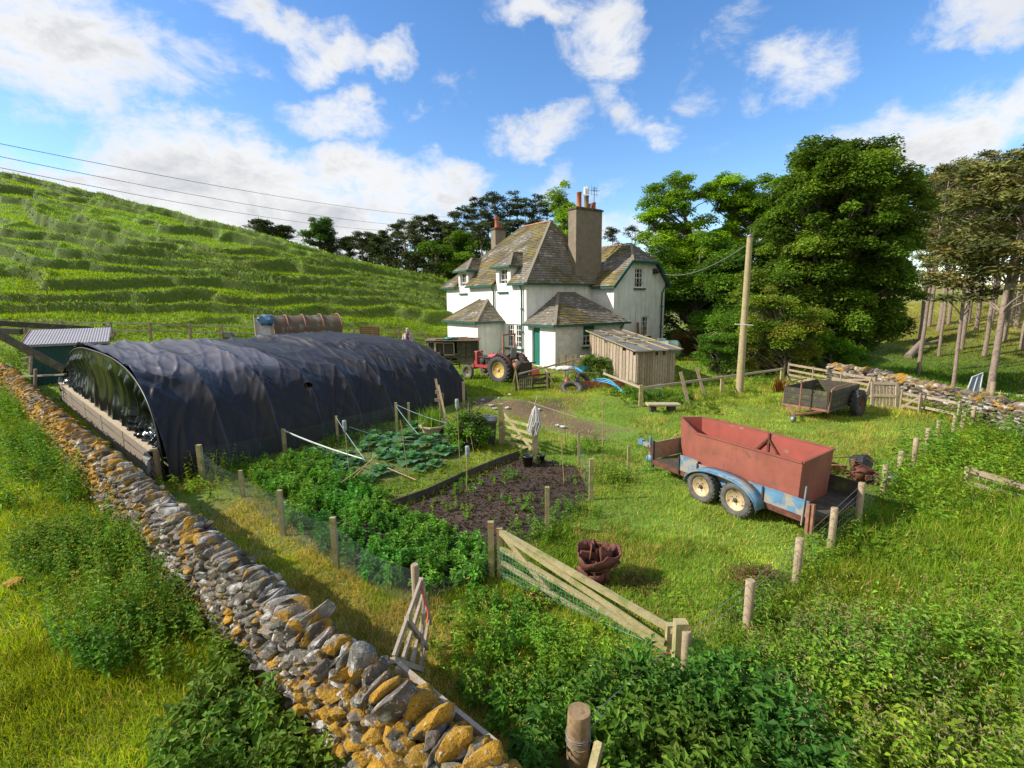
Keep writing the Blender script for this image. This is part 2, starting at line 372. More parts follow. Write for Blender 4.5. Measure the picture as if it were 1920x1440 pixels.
MAT['white_cloth'] = PM('white_cloth', (.68, .66, .62), (.5, .48, .45), 10, .9, bmp=.4)
MAT['terracotta'] = PM('terracotta', (.42, .13, .06), (.32, .10, .05), 10, .8, bmp=.2)
MAT['orange_twine'] = PM('orange_twine', (.65, .12, .06), None, 10, .8, bmp=0)
MAT['cane'] = PM('bamboo_cane', (.42, .30, .15), (.30, .2, .1), 20, .7, bmp=0)
MAT['black_plastic'] = PM('black_plastic_pot', (.02, .02, .022), (.03, .03, .03), 10, .45, bmp=.05)
def net_mat(name, col, gap, w, diag=False, axis=('X', 'Z')):
    """thin woven mesh: strands with open gaps between them"""
    m, t, b, o = new_mat(name); tc = N(t, 'ShaderNodeTexCoord'); sx = N(t, 'ShaderNodeSeparateXYZ'); t.links.new(tc.outputs['UV'], sx.inputs[0])
    u, v = sx.outputs[0], sx.outputs[1]
    if diag: u, v = math_(t, 'ADD', u, v), math_(t, 'SUBTRACT', u, v)
    def line(q): return math_(t, 'LESS_THAN', math_(t, 'FRACT', math_(t, 'MULTIPLY', q, 1/gap)), w)
    f = math_(t, 'MAXIMUM', line(math_(t, 'ADD', u, 50)), line(math_(t, 'ADD', v, 50)))
    b.inputs['Base Color'].default_value = (*col, 1); b.inputs['Roughness'].default_value = .6
    tr = N(t, 'ShaderNodeBsdfTransparent'); mx = N(t, 'ShaderNodeMixShader'); t.links.new(f, mx.inputs[0]); t.links.new(tr.outputs[0], mx.inputs[1]); t.links.new(b.outputs[0], mx.inputs[2]); t.links.new(mx.outputs[0], o.inputs[0]); return m
MAT['net'] = net_mat('garden_netting', (.09, .125, .115), .04, .085, True)
MAT['net_green'] = net_mat('green_stock_mesh', (.05, .22, .14), .06, .10)
MAT['net_wire'] = net_mat('stock_wire_mesh', (.30, .33, .32), .12, .05)
def sheet(name, pts_bottom, pts_top, mat, parent, sub=1, sag=0., wob=0.):
    """a netting panel through bottom and top point rows, with UV in metres"""
    vs = []; uv = []; L = 0; n = len(pts_bottom); rows = 4
    off = parent.location if parent else Vector((0, 0, 0))
    P = []
    for i in range(n-1):
        for k in range(sub):
            t = k/sub; P.append((Vector(pts_bottom[i]).lerp(Vector(pts_bottom[i+1]), t), Vector(pts_top[i]).lerp(Vector(pts_top[i+1]), t)-Vector((0, 0, sag*4*t*(1-t)))))
    P.append((Vector(pts_bottom[-1]), Vector(pts_top[-1])))
    rr = random.Random(n+sub)
    for i, (a, b) in enumerate(P):
        if i: L += (a-P[i-1][0]).length
        for j in range(rows+1):
            p = a.lerp(b, j/rows)
            if 0 < j < rows and wob: p = p+Vector((rr.uniform(-wob, wob), rr.uniform(-wob, wob), 0))
            vs.append(p-off); uv.append((L, j/rows*(b-a).length))
    fs = [(i*(rows+1)+j, (i+1)*(rows+1)+j, (i+1)*(rows+1)+j+1, i*(rows+1)+j+1) for i in range(len(P)-1) for j in range(rows)]
    me = bpy.data.meshes.new(name); me.from_pydata([tuple(v) for v in vs], [], fs); ul = me.uv_layers.new(name='UVMap')
    for l in me.loops: ul.data[l.index].uv = uv[l.vertex_index]
    return link_mesh(name, me, mat, parent)
# ================================================================== ground sheet
def pip(px, py, poly):
    ins = np.zeros(px.shape, bool); n = len(poly)
    for i in range(n):
        x0, y0 = poly[i]; x1, y1 = poly[(i+1) % n]
        if y0 == y1: continue
        c = ((y0 > py) != (y1 > py)) & (px < (x1-x0)*(py-y0)/(y1-y0)+x0); ins ^= c
    return ins
def PX(*pts): return [tuple(G(x, y)[:2]) for x, y in pts]
def segd(X, Y, pts):
    d = np.full(np.shape(X), 1e9)
    for (x0, y0), (x1, y1) in zip(pts[:-1], pts[1:]):
        dx, dy = x1-x0, y1-y0; t = np.clip(((X-x0)*dx+(Y-y0)*dy)/(dx*dx+dy*dy), 0, 1); d = np.minimum(d, np.hypot(X-x0-t*dx, Y-y0-t*dy))
    return d
WALLPTS = [tuple(G(x, y, 1.05)[:2]) for x, y in ((-60, 655), (20, 690), (100, 768), (200, 850), (330, 960), (465, 1065), (590, 1175), (745, 1300), (885, 1415))]
WALLPTS += [(WALLPTS[-1][0]+.75, WALLPTS[-1][1]-.95), (WALLPTS[-1][0]+1.6, WALLPTS[-1][1]-2.3)]
GARDEN = [(-7.0, 10.6), (-5.6, 9.5), (-3.9, 7.8), (-2.65, 6.8), (-1.28, 5.9), (-.33, 6.55), (.59, 7.79), (1.53, 9.24), (1.52, 11.35), (.6, 12.2), (-.3, 13.2), (-3.3, 15.1), (-6.0, 12.6)]
POTATO = PX((470, 885), (560, 862), (640, 880), (690, 925), (760, 968), (850, 1010), (918, 1045), (908, 1092), (790, 1122), (690, 1085), (612, 1040), (530, 975))
SOIL = PX((745, 960), (880, 880), (985, 855), (1100, 880), (1105, 930), (1020, 1000), (900, 1040), (820, 1000))
CAB = PX((600, 850), (700, 800), (800, 785), (890, 800), (880, 860), (800, 880), (720, 905), (640, 885))
PATHD = PX((880, 745), (980, 742), (1010, 770), (1150, 800), (1160, 830), (1060, 815), (960, 790), (890, 775))
def gyard(X, Y):  # inside the garden/yard side of the long wall
    wl = WALLPTS; w = np.interp(-X, [-p[0] for p in wl][::-1], [p[1] for p in wl][::-1]); return Y > w
def side(X, Y):
    """True on the field side (left) of the drystone wall"""
    wl = sorted(WALLPTS); return Y < np.interp(X, [p[0] for p in wl], [p[1] for p in wl])
FENCE_R = PX((1820, 800), (1735, 862), (1655, 925), (1605, 985), (1555, 1030), (1487, 1105), (1398, 1190), (1278, 1260)) + [(.5, 3.3)]
def right_field(X, Y):
    fr = sorted(FENCE_R, key=lambda p: p[1]); return X > np.interp(Y, [p[1] for p in fr], [p[0] for p in fr])
def ground_color(X, Y):
    n1 = fbm(X/1.7, Y/1.7, 31, 4); n2 = fbm(X/.5, Y/.5, 33, 3); n3 = fbm(X/6, Y/6, 35, 3)
    c = np.stack([.11+.07*n1, .19+.07*n2, .016+.01*n1], -1)
    D = np.hypot(X, Y)
    soil = np.array([.05, .036, .026]); dry = np.array([.17, .135, .045]); dirt = np.array([.15, .095, .05])
    def mixin(c, m, col): m = np.clip(m, 0, 1)[..., None]; return c*(1-m)+col*m
    gd = pip(X, Y, GARDEN); c = mixin(c, gd*.45, soil)
    c = mixin(c, pip(X, Y, POTATO)*1., np.array([.032, .025, .017])); so_ = pip(X, Y, SOIL); c = mixin(c, so_, np.array([.055, .036, .024])*(0.6+.8*n2[..., None]))
    pd = np.exp(-(segd(X, Y, PX((905, 752), (960, 760), (1040, 785), (1130, 812)))/1.15)**2)*(.3+1.3*n1); c = mixin(c, np.clip(pd*2.2-1.0+1.6*(n2-.5), 0, 1), dirt*(0.7+.6*n2[..., None]))
    for q, r_ in ((G(1430, 1090), .45), (G(1015, 1122), .28), (G(1190, 1100), .4), (G(1030, 755), 1.2)):
        c = mixin(c, np.exp(-(((X-q.x)**2+(Y-q.y)**2)/r_**2)**2)*1.1*(.5+n2), np.array([.085, .055, .04]))
    # dark trodden edge beneath the wall, dry cut grass between wall and garden
    wd = segd(X, Y, WALLPTS); c = mixin(c, np.exp(-((wd-1.3)/.7)**2)*~side(X, Y)*(Y < 12)*.8*n1*1.6, dry)
    hill = sst(1, 5, Y-y0_(X))*(X < 6); sl_ = np.clip(((gz(X, Y+.12)-gz(X, Y-.12))/.24-1.1)/1.2, 0, .75)[..., None]; hc = np.stack([.10+.07*n1, .19+.07*n2, .012+.008*n1], -1); hc = hc*(1-sl_)+np.array([.05, .075, .012])*sl_; c = c*(1-hill[..., None])+hc*hill[..., None]  # steep terrace banks darker: bare earth plus shade painted into the colour
    br = sst(85, 115, Y)*(X < 0); c = mixin(c, br, np.array([.11, .10, .03]))
    val = sst(17.5, 20, X)*(Y > 8)*(1-sst(45, 70, D)); c = mixin(c, val, np.array([.045, .10, .010])*(.5+1.*n1[..., None])); fy = sst(45, 65, D)*(X > 10); c = mixin(c, fy, np.array([.20, .20, .04])*(.6+.8*n1[..., None])*(0.75+.5*n3[..., None]))  # valley turf darkened, the trees' shade put into its colour
    return c
def build_ground():
    an = np.concatenate([np.linspace(-62, 62, 1000), np.linspace(62, 298, 60)[1:-1]]); th = np.radians(an)
    r1 = np.geomspace(1.2, 24, 330); r2 = np.linspace(24, 95, 620)[1:]; r3 = np.geomspace(95, 1500, 60)[1:]; rr = np.concatenate([[.01, .6], r1, r2, r3])
    Rg, T = np.meshgrid(rr, th, indexing='ij'); X = Rg*np.sin(T); Y = Rg*np.cos(T); Z = gz(X, Y)
    Z = Z-sst(300, 1400, Rg)*30
    nr, nt = X.shape; idx = np.arange(nr*nt).reshape(nr, nt); nx = np.roll(idx, -1, 1)
    Q = np.stack([idx[:-1], nx[:-1], nx[1:], idx[1:]], -1).reshape(-1, 4)[:, ::-1]
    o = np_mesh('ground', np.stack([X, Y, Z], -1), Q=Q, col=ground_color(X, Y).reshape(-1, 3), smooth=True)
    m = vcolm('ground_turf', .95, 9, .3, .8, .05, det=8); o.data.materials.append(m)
    tag(o, kind='structure'); return o
build_ground()
# ================================================================== leaf and blade builders
def rotv(v, yaw):
    c, s = np.cos(yaw), np.sin(yaw); return np.stack([v[..., 0]*c-v[..., 1]*s, v[..., 0]*s+v[..., 1]*c, v[..., 2]], -1)
def blades(P, h, w, rng, seg=1, bend=.5):
    n = len(P); yaw = rng.uniform(0, 2*np.pi, n); sd = np.stack([np.cos(yaw), np.sin(yaw), 0*yaw], -1)*w[:, None]
    ly = rng.uniform(0, 2*np.pi, n); lm = rng.uniform(.1, 1, n)*bend*h; ln = np.stack([np.cos(ly)*lm, np.sin(ly)*lm, 0*ly], -1); up = np.zeros((n, 3)); up[:, 2] = h
    tip = P+up*np.sqrt(np.clip(1-(lm/h)**2*.5, .2, 1))[:, None]+ln
    if seg == 1:
        V = np.stack([P-sd, P+sd, tip], 1); T = np.arange(n*3).reshape(n, 3); return V.reshape(-1, 3), T, None, 3
    mid = P+up*.6+ln*.3
    V = np.stack([P-sd, P+sd, mid+sd*.7, mid-sd*.7, tip], 1).reshape(-1, 3); b = np.arange(n)[:, None]*5
    return V, b+np.array([[3, 2, 4]]), b+np.array([[0, 1, 2, 3]]), 5
def leaves(P, D, Nn, L, Wd, fold=.25, droop=.15):
    """folded diamond leaves: base, two shoulders, tip"""
    D = D/np.linalg.norm(D, axis=1, keepdims=True); S = np.cross(D, Nn); S /= np.maximum(np.linalg.norm(S, axis=1, keepdims=True), 1e-6); U = np.cross(S, D)
    L = L[:, None]; Wd = Wd[:, None]; mid = P+D*L*.45
    V = np.stack([P, mid+S*Wd*.5+U*Wd*fold, P+D*L-U*L*droop, mid-S*Wd*.5+U*Wd*fold], 1)
    b = np.arange(len(P))[:, None]*4; T = np.stack([b+np.array([[0, 1, 2]]), b+np.array([[0, 2, 3]])], 1).reshape(-1, 3)
    return V.reshape(-1, 3), T, 4
GREEN = 1.27
def gcol(n, rng, base, var=.25, warm=0.12):
    k = rng.uniform(1-var, 1+var, n)[:, None]*GREEN; c = np.array(base)[None]*k if np.ndim(base) == 1 else base*k
    c = c*np.array([1.09, 1.06, .60])*np.stack([1+rng.uniform(-warm, warm*1.6, n), np.ones(n), 1+rng.uniform(-warm, warm, n)], -1); return c
class Acc:
    def __init__(s): s.V = []; s.T = []; s.Q = []; s.C = []; s.n = 0
    def add(s, V, T=None, Q=None, C=None):
        if T is not None: s.T.append(T+s.n)
        if Q is not None: s.Q.append(Q+s.n)
        s.V.append(V); s.C.append(C); s.n += len(V)
    def build(s, name, mat, parent=None):
        return np_mesh(name, np.concatenate(s.V), np.concatenate(s.T) if s.T else None, np.concatenate(s.Q) if s.Q else None, np.concatenate(s.C), mat, parent)
rng = np.random.default_rng(7)
TUN = [(-7.9, 10.2), (-18.6, 19.9), (-12.5, 29.2), (-1.9, 19.5)]

def hw(x, y): return (.93+.81*x-.58*y, 30.2+.58*x+.81*y)
HFOOT = [hw(-.0, -2.7), hw(5.7, -2.7), hw(10.6, -2), hw(10.6, 8), hw(0, 10.1), hw(-1.9, 6.6), hw(-1.9, 2.6), hw(0, 2.6)]
SHEDF = [(4.5, 28.2), (5.5, 21.4), (7.4, 21.9), (6.3, 28.5)]
def sample(n, r0, r1, a0=-68, a1=68, p=-.4):
    # radial pdf ~ r^p * r
    u = rng.uniform(0, 1, n); k = p+2; r = (r0**k+u*(r1**k-r0**k))**(1/k); a = np.radians(rng.uniform(a0, a1, n)); return r*np.sin(a), r*np.cos(a)
STRN = G(1083, 1478)
def free(X, Y):
    return (np.hypot(X-STRN.x, Y-STRN.y) > .30) & (segd(X, Y, [(STRN.x, STRN.y), (STRN.x-.2, STRN.y-1.1)]) > .24) & ~(pip(X, Y, TUN) | pip(X, Y, HFOOT) | pip(X, Y, SHEDF)) & (segd(X, Y, WALLPTS) > .27)
def grass_layer():
    A = Acc()
    for (n, r0, r1, seg, w0) in ((190000, 1.6, 8, 2, .0042), (430000, 6, 26, 1, .0075), (130000, 20, 48, 1, .02)):
        X, Y = sample(n, r0, r1, p=-.9 if r0 < 15 else -.5); k = free(X, Y); X, Y = X[k], Y[k]
        fld = side(X, Y); rf = right_field(X, Y) & (X > 0); gd = pip(X, Y, GARDEN); n1 = fbm(X/1.2, Y/1.2, 41, 3); n2 = fbm(X/.35, Y/.35, 43, 2); n3 = fbm(X/4, Y/4, 45, 3)
        dirt = np.exp(-(segd(X, Y, PX((905, 752), (960, 760), (1040, 785), (1130, 812)))/1.15)**2)*(.3+1.3*n1)*1.3
        prob = np.where(gd & (pip(X, Y, POTATO) | pip(X, Y, SOIL) | pip(X, Y, CAB)), .0, np.where(gd, .75, 1.))
        lawn = gd & pip(X, Y, PX((720, 965), (800, 890), (860, 880), (880, 830), (940, 830), (1000, 845), (900, 895))); prob = np.where(lawn, 1., prob)
        prob *= np.where((X > -1.5) & (dirt > .62), .12, 1.)
        for q, r_ in ((G(1430, 1090), .4), (G(1015, 1122), .22)): prob *= 1-.85*np.exp(-(((X-q.x)**2+(Y-q.y)**2)/r_**2)**2)
        prob = np.where(X > 18.5, prob*.6, prob)
        k = rng.uniform(0, 1, len(X)) < prob; X, Y, fld, rf, n1, n2, n3, lawn = [q[k] for q in (X, Y, fld, rf, n1, n2, n3, lawn)]
        m = len(X); D = np.hypot(X, Y); Z = gz(X, Y)
        h = np.where(fld, .08+.14*n1, np.where(rf, .10+.18*n1, .04+.09*n1*n2*2))*rng.uniform(.6, 1.4, m); h = np.where(lawn, .07*rng.uniform(.5, 1.3, m), h); h *= np.where(X > 18, .8, 1)*(1+.5*(D > 20))
        hill = (Y-y0_(X) > 1) & (X < 4); h = np.where(hill, .22*rng.uniform(.5, 1.3, m), h)
        w = w0*rng.uniform(.7, 1.4, m)*(1+.02*D)
        c1 = np.array([.185, .235, .022]); c2 = np.array([.105, .185, .025]); dryc = np.array([.34, .26, .14]); lush = np.array([.22, .28, .03])
        t = np.clip((n3-.35)*3, 0, 1)[:, None]; c = c1*(1-t)+c2*t
        c = np.where(fld[:, None], np.array([.165, .215, .02])*(.5+1.*fbm(X/.6, Y/.6, 48, 3)[:, None]), c)
        yard = (~fld & ~rf & (X > 1) & (Y < 26))[:, None]; c = np.where(yard, (np.array([.215, .285, .065])*(1-t)+np.array([.125, .215, .045])*t)*(.62+.76*fbm(X/.45, Y/.45, 47, 3)[:, None]), c)
        c = np.where(hill[:, None], np.array([.13, .20, .012]), c); c = np.where((X > 18)[:, None], np.array([.06, .13, .016]), c); c = np.where(lawn[:, None], lush, c)  # blades beyond the boundary wall tinted dark to stand for tree shade
        strip = (~fld) & (segd(X, Y, WALLPTS) < 2.0) & (Y < 11) & (X < 0)
        pdry = np.where(strip, .68*sst(.32, .58, n1), np.where(yard[:, 0], .10+.35*sst(.55, .72, n1), .06)); dd = rng.uniform(0, 1, m) < pdry; c = np.where(dd[:, None], dryc, c)
        c = c*(.6+.8*fbm(X/.9, Y/.9, 95, 3))[:, None]; C = gcol(m, rng, c*1.08, .28)
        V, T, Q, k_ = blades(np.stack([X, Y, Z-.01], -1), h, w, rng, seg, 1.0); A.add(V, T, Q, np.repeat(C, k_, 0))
    o = A.build('grass', MAT['grass']); tag(o, 'green and straw coloured grass growing over the yard and fields', 'grass', kind='stuff')
grass_layer()
def hill_grass():
    A = Acc(); n = 480000; X = rng.uniform(-85, 6, n); Y = 27+52*rng.uniform(0, 1, n)**1.4; v = Y-y0_(X); k = (v > .3) & (v < 48) & (np.abs(X) < Y*1.2+3) & free(X, Y); X, Y, v = X[k], Y[k], v[k]; sl_ = (gz(X, Y+.12)-gz(X, Y-.12))/.24; k = (sl_ < .9) | (rng.uniform(0, 1, len(X)) < .6); X, Y, v = X[k], Y[k], v[k]; sl_ = sl_[k]
    m = len(X); Z = gz(X, Y); n1 = fbm(X/1.5, Y/1.5, 51, 3); h = .10*rng.uniform(.4, 1.6, m)*(1+.012*Y); w = .015*rng.uniform(.7, 1.5, m)*(1+.02*Y)
    c = np.array([.18, .30, .010])*(.55+.9*n1[:, None]); yl = rng.uniform(0, 1, m) < .13; c = np.where(yl[:, None], np.array([.27, .29, .03]), c); stp = np.clip((sl_-.7)/.5, 0, 1)[:, None]; c = c*(1-stp)+np.array([.05, .095, .010])*(.5+.8*n1[:, None])*stp  # rank grass on steep banks, darkened further with painted shade
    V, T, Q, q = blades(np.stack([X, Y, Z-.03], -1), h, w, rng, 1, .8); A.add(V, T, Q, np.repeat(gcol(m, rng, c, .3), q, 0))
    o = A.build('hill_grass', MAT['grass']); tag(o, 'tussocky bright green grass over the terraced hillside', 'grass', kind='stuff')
hill_grass()
def bank_grass():
    A = Acc(); n = 110000; r = rng.uniform(22, 75, n); a = np.radians(rng.uniform(24, 62, n)); X, Y = r*np.sin(a), r*np.cos(a); k = (X > 18.6); X, Y, r = X[k], Y[k], r[k]; m = len(X); n1 = fbm(X/2.2, Y/2.2, 53, 3)
    h = .12*rng.uniform(.4, 1.5, m)*(1+.01*r); w = .02*rng.uniform(.7, 1.4, m)*(1+.012*r); t = sst(45, 60, r)[:, None]; c = (np.array([.075, .15, .014])*(1-t)+np.array([.22, .21, .045])*t)*(.45+1.1*n1[:, None])  # nearer blades coloured dark, with the trees' shade painted in
    V, T, Q, q = blades(np.stack([X, Y, gz(X, Y)-.02], -1), h, w, rng, 1, .9); A.add(V, T, Q, np.repeat(gcol(m, rng, c, .3), q, 0)); o = A.build('bank_grass', MAT['grass']); tag(o, 'grass tinted dark as tree shade on the bank under the pines beyond the stone wall', 'grass', kind='stuff')
bank_grass()
# ------------------------------------------------------------------ weeds
def nettles(A, X, Y, H, nl, ls, base, rng, droop=.25, zf=0.):
    """leafy upright stems: H height, nl leaves each, ls leaf length"""
    n = len(X); Z = gz(X, Y); P0 = np.stack([X, Y, Z], -1); va = (.55+.9*fbm(X/.7, Y/.7, 91, 3))[:, None]*rng.uniform(.75, 1.25, n)[:, None]; hu = (fbm(X/1.1, Y/1.1, 93, 3)-.5)[:, None]*1.1; base = np.array(base)[None]*va*(1+hu*np.array([1., .25, -.3])); psz = rng.uniform(.65, 1.35, n); ly = rng.uniform(0, 2*np.pi, n); lean = np.stack([np.cos(ly), np.sin(ly), 0*ly], -1)*(H*rng.uniform(0, .35, n))[:, None]
    top = P0+lean+np.stack([0*H, 0*H, H], -1)
    V, T, Q, q = (lambda s: (np.stack([P0-s, P0+s, top], 1).reshape(-1, 3), np.arange(n*3).reshape(n, 3), None, 3))(np.array([[.004, .003, 0]])); A.add(V, T, None, np.repeat(gcol(n, rng, base*1.1, .2), 3, 0))
    i = np.repeat(np.arange(n), nl); m = len(i); k = np.tile(np.arange(nl), n); t = (k//2+1)/(nl/2)*.85+.12+rng.uniform(-.04, .04, m); t = zf+(1-zf)*t
    yaw = (k//2)*1.57+(k % 2)*np.pi+rng.uniform(0, 1.2, m)+np.repeat(rng.uniform(0, 6, n), nl); P = P0[i]+(top-P0)[i]*t[:, None]
    el = rng.uniform(-.35, .55, m); D = np.stack([np.cos(yaw)*np.cos(el), np.sin(yaw)*np.cos(el), np.sin(el)], -1); L = ls*psz[i]*rng.uniform(.7, 1.3, m)*(1.15-.55*t); Nn = np.tile([0, 0, 1.], (m, 1))+rng.normal(0, .25, (m, 3))
    V, T, q = leaves(P, D, Nn, L, L*.55, .15, droop); A.add(V, T, None, np.repeat(gcol(m, rng, base[i], .32), q, 0))
def tops(A, X, Y, H, rng, col=(.17, .17, .07), nb=6, s=.04):
    """seed heads: little clusters of narrow flecks at the stem tip"""
    n = len(X); Z = gz(X, Y)+H; i = np.repeat(np.arange(n), nb); m = len(i); P = np.stack([X, Y, Z], -1)[i]+rng.normal(0, 1, (m, 3))*np.array([s*.5, s*.5, s*1.1]); D = rng.normal(0, 1, (m, 3))+np.array([0, 0, .6]); L = s*rng.uniform(.5, 1, m)
    V, T, q = leaves(P, D, rng.normal(0, 1, (m, 3)), L, L*.28, 0, 0); A.add(V, T, None, np.repeat(gcol(m, rng, col, .3), q, 0))
def docks(A, X, Y, nl, ls, base, rng, up=.7):
    n = len(X); Z = gz(X, Y); i = np.repeat(np.arange(n), nl); m = len(i); yaw = rng.uniform(0, 2*np.pi, m); el = rng.uniform(.15, 1.15, m)*up; L = ls*rng.uniform(.6, 1.25, m)
    D = np.stack([np.cos(yaw)*np.cos(el), np.sin(yaw)*np.cos(el), np.sin(el)], -1); S = np.stack([-np.sin(yaw), np.cos(yaw), 0*yaw], -1); P = np.stack([X, Y, Z+.01], -1)[i]
    rows = []
    for t, w in ((0, .04), (.25, .2), (.5, .3), (.78, .2), (1, .01)):
        c = P+D*(L*t)[:, None]; c[:, 2] -= (L*t*t*.45*np.cos(el)); wv = (L*w*.75)[:, None]; wav = (rng.uniform(-.1, .25, m)*L*w)[:, None]*np.array([[0, 0, 1.]])
        rows += [c-S*wv+wav, c, c+S*wv+wav]
    V = np.stack(rows, 1).reshape(-1, 3); b = np.arange(m)[:, None]*15; Q = []
    for r_ in range(4):
        for c in range(2): a = r_*3+c; Q.append(b+np.array([[a, a+1, a+4, a+3]]))
    A.add(V, None, np.concatenate(Q), np.repeat(gcol(m, rng, base, .28), 15, 0))
def inpoly(n, poly, cut=None):
    xs = [p[0] for p in poly]; ys = [p[1] for p in poly]; X = rng.uniform(min(xs), max(xs), n); Y = rng.uniform(min(ys), max(ys), n); k = pip(X, Y, poly) & free(X, Y)
    if cut is not None: k &= cut(X, Y) > rng.uniform(0, 1, n)
    return X[k], Y[k]
def area(poly): return abs(sum(poly[i][0]*poly[(i+1) % len(poly)][1]-poly[(i+1) % len(poly)][0]*poly[i][1] for i in range(len(poly))))/2
def bbox_n(poly, dens):
    xs = [p[0] for p in poly]; ys = [p[1] for p in poly]; return int((max(xs)-min(xs))*(max(ys)-min(ys))*dens)
def patchy(s, lo=.42, hi=.6, sc=1.0): return lambda X, Y: sst(lo, hi, fbm(X/sc, Y/sc, s, 3))
DKG = (.075, .15, .028); MDG = (.10, .20, .028); YLG = (.17, .25, .03)
A = Acc()   # nettles outside the wall, lower left
NL1 = PX((300, 1440), (420, 1260), (560, 1200), (700, 1340), (820, 1430), (860, 1500), (300, 1520)) 
X, Y = inpoly(bbox_n(NL1, 140), NL1, lambda X, Y: 1.*side(X, Y)); H = rng.uniform(.30, .55, len(X)); nettles(A, X, Y, H, 16, .13, DKG, rng, zf=.25); k = rng.uniform(0, 1, len(X)) < .55; tops(A, X[k], Y[k], H[k], rng, (.17, .155, .07), 8, .04)
NL2 = PX((20, 1060), (250, 1000), (420, 1200), (400, 1290), (250, 1310), (90, 1240)); X, Y = inpoly(bbox_n(NL2, 140), NL2, lambda X, Y: side(X, Y)*(.25+.75*sst(.35, .5, fbm(X/.9, Y/.9, 61, 3)))); H = rng.uniform(.35, .75, len(X))*(.45+1.1*fbm(X/.7, Y/.7, 81, 2)); nettles(A, X, Y, H, 16, .085, (.08, .165, .025), rng, zf=.2); k = rng.uniform(0, 1, len(X)) < .8; tops(A, X[k], Y[k], H[k]*1.08, rng, (.20, .21, .05), 7, .045)
NL3 = PX((0, 740), (60, 790), (190, 930), (300, 1040), (360, 1140), (150, 1080), (-60, 1000), (-60, 760)); X, Y = inpoly(bbox_n(NL3, 60), NL3, lambda X, Y: side(X, Y)*(sst(.40, .54, fbm(X/1.1, Y/1.1, 63, 3)))); H = rng.uniform(.35, .85, len(X))*(.45+1.1*fbm(X/.9, Y/.9, 82, 2)); nettles(A, X, Y, H, 14, .11, (.08, .17, .025), rng, zf=.15); k = rng.uniform(0, 1, len(X)) < .5; tops(A, X[k], Y[k], H[k]*1.05, rng, (.18, .21, .05), 6, .06)
o = A.build('field_nettles', MAT['leaf']); tag(o, 'nettles and tall weeds growing in the field left of the drystone wall', 'weeds', kind='stuff')
A = Acc()   # lower right: dense nettles, docks, long grasses
RN1 = PX((1260, 1300), (1330, 1262), (1420, 1300), (1560, 1440), (1600, 1560), (980, 1560), (980, 1440), (1100, 1330)); X, Y = inpoly(bbox_n(RN1, 140), RN1); H = rng.uniform(.35, .7, len(X))*(.6+.8*fbm(X/.6, Y/.6, 84, 2)); nettles(A, X, Y, H, 16, .12, (.065, .15, .03), rng, zf=.25)
k = rng.uniform(0, 1, len(X)) < .35; tops(A, X[k], Y[k], H[k], rng, (.14, .17, .07), 6, .045)
RN2 = PX((1380, 1260), (1520, 1180), (1920, 1230), (2050, 1560), (1500, 1560), (1440, 1380)); X, Y = inpoly(bbox_n(RN2, 105), RN2, lambda X, Y: .35+.65*sst(.35, .55, fbm(X/.6, Y/.6, 65, 3))); H = rng.uniform(.3, .7, len(X))*(.4+1.2*fbm(X/.6, Y/.6, 83, 2)); nettles(A, X, Y, H, 14, .085, (.12, .21, .035), rng, zf=.2)
k = rng.uniform(0, 1, len(X)) < .8; tops(A, X[k], Y[k], H[k]*1.12, rng, (.20, .165, .15), 9, .05)
RN3 = PX((1520, 1010), (1640, 960), (1920, 900), (2000, 1180), (1920, 1240), (1500, 1200)); X, Y = inpoly(bbox_n(RN3, 62), RN3, lambda X, Y: .35+.65*sst(.4, .55, fbm(X/1.0, Y/1.0, 66, 3))); docks(A, X, Y, 6, .19, (.14, .245, .028), rng)
X, Y = inpoly(bbox_n(RN3, 35), RN3, patchy(67, .45, .6, .9)); H = rng.uniform(.15, .4, len(X)); nettles(A, X, Y, H, 10, .07, (.11, .20, .03), rng); tops(A, X[:400], Y[:400], H[:400]*1.2, rng, (.20, .19, .08), 8, .05)
RN4 = PX((1640, 880), (1700, 850), (1780, 780), (1920, 780), (2000, 900), (1920, 930), (1760, 1000), (1650, 960)); X, Y = inpoly(bbox_n(RN4, 30), RN4, lambda X, Y: .3+.7*sst(.38, .52, fbm(X/1.5, Y/1.5, 68, 3))); H = rng.uniform(.35, .9, len(X))*(.4+1.2*fbm(X/1.2, Y/1.2, 85, 2)); nettles(A, X, Y, H, 12, .11, (.105, .20, .028), rng, zf=.15)
X, Y = inpoly(bbox_n(RN2, 8), RN2); docks(A, X, Y, 7, .24, (.13, .25, .04), rng)
RN5 = PX((1230, 1180), (1300, 1120), (1500, 1080), (1520, 1180), (1380, 1260), (1300, 1240)); X, Y = inpoly(bbox_n(RN5, 60), RN5, patchy(69, .4, .55, .6)); H = rng.uniform(.12, .32, len(X)); nettles(A, X, Y, H, 10, .07, MDG, rng)
o = A.build('right_field_weeds', MAT['leaf']); tag(o, 'nettles, docks and seeding grasses filling the field at the lower right', 'weeds', kind='stuff')
A = Acc()   # enclosure between the two hurdles
EN = PX((830, 1170), (900, 1110), (1000, 1100), (1150, 1190), (1230, 1260), (1050, 1440), (1060, 1560), (960, 1440), (880, 1330), (800, 1240)); X, Y = inpoly(bbox_n(EN, 150), EN, lambda X, Y: .25+.75*sst(.38, .55, fbm(X/.55, Y/.55, 71, 3))); gd_ = segd(X, Y, [(-.24, 6.5), (1.74, 4.86)]); H = rng.uniform(.10, .38, len(X))*np.clip(.25+gd_, .3, 1.15)*(.4+1.2*fbm(X/.4, Y/.4, 96, 2)); nettles(A, X, Y, H, 14, .07, (.13, .23, .03), rng, zf=.1)
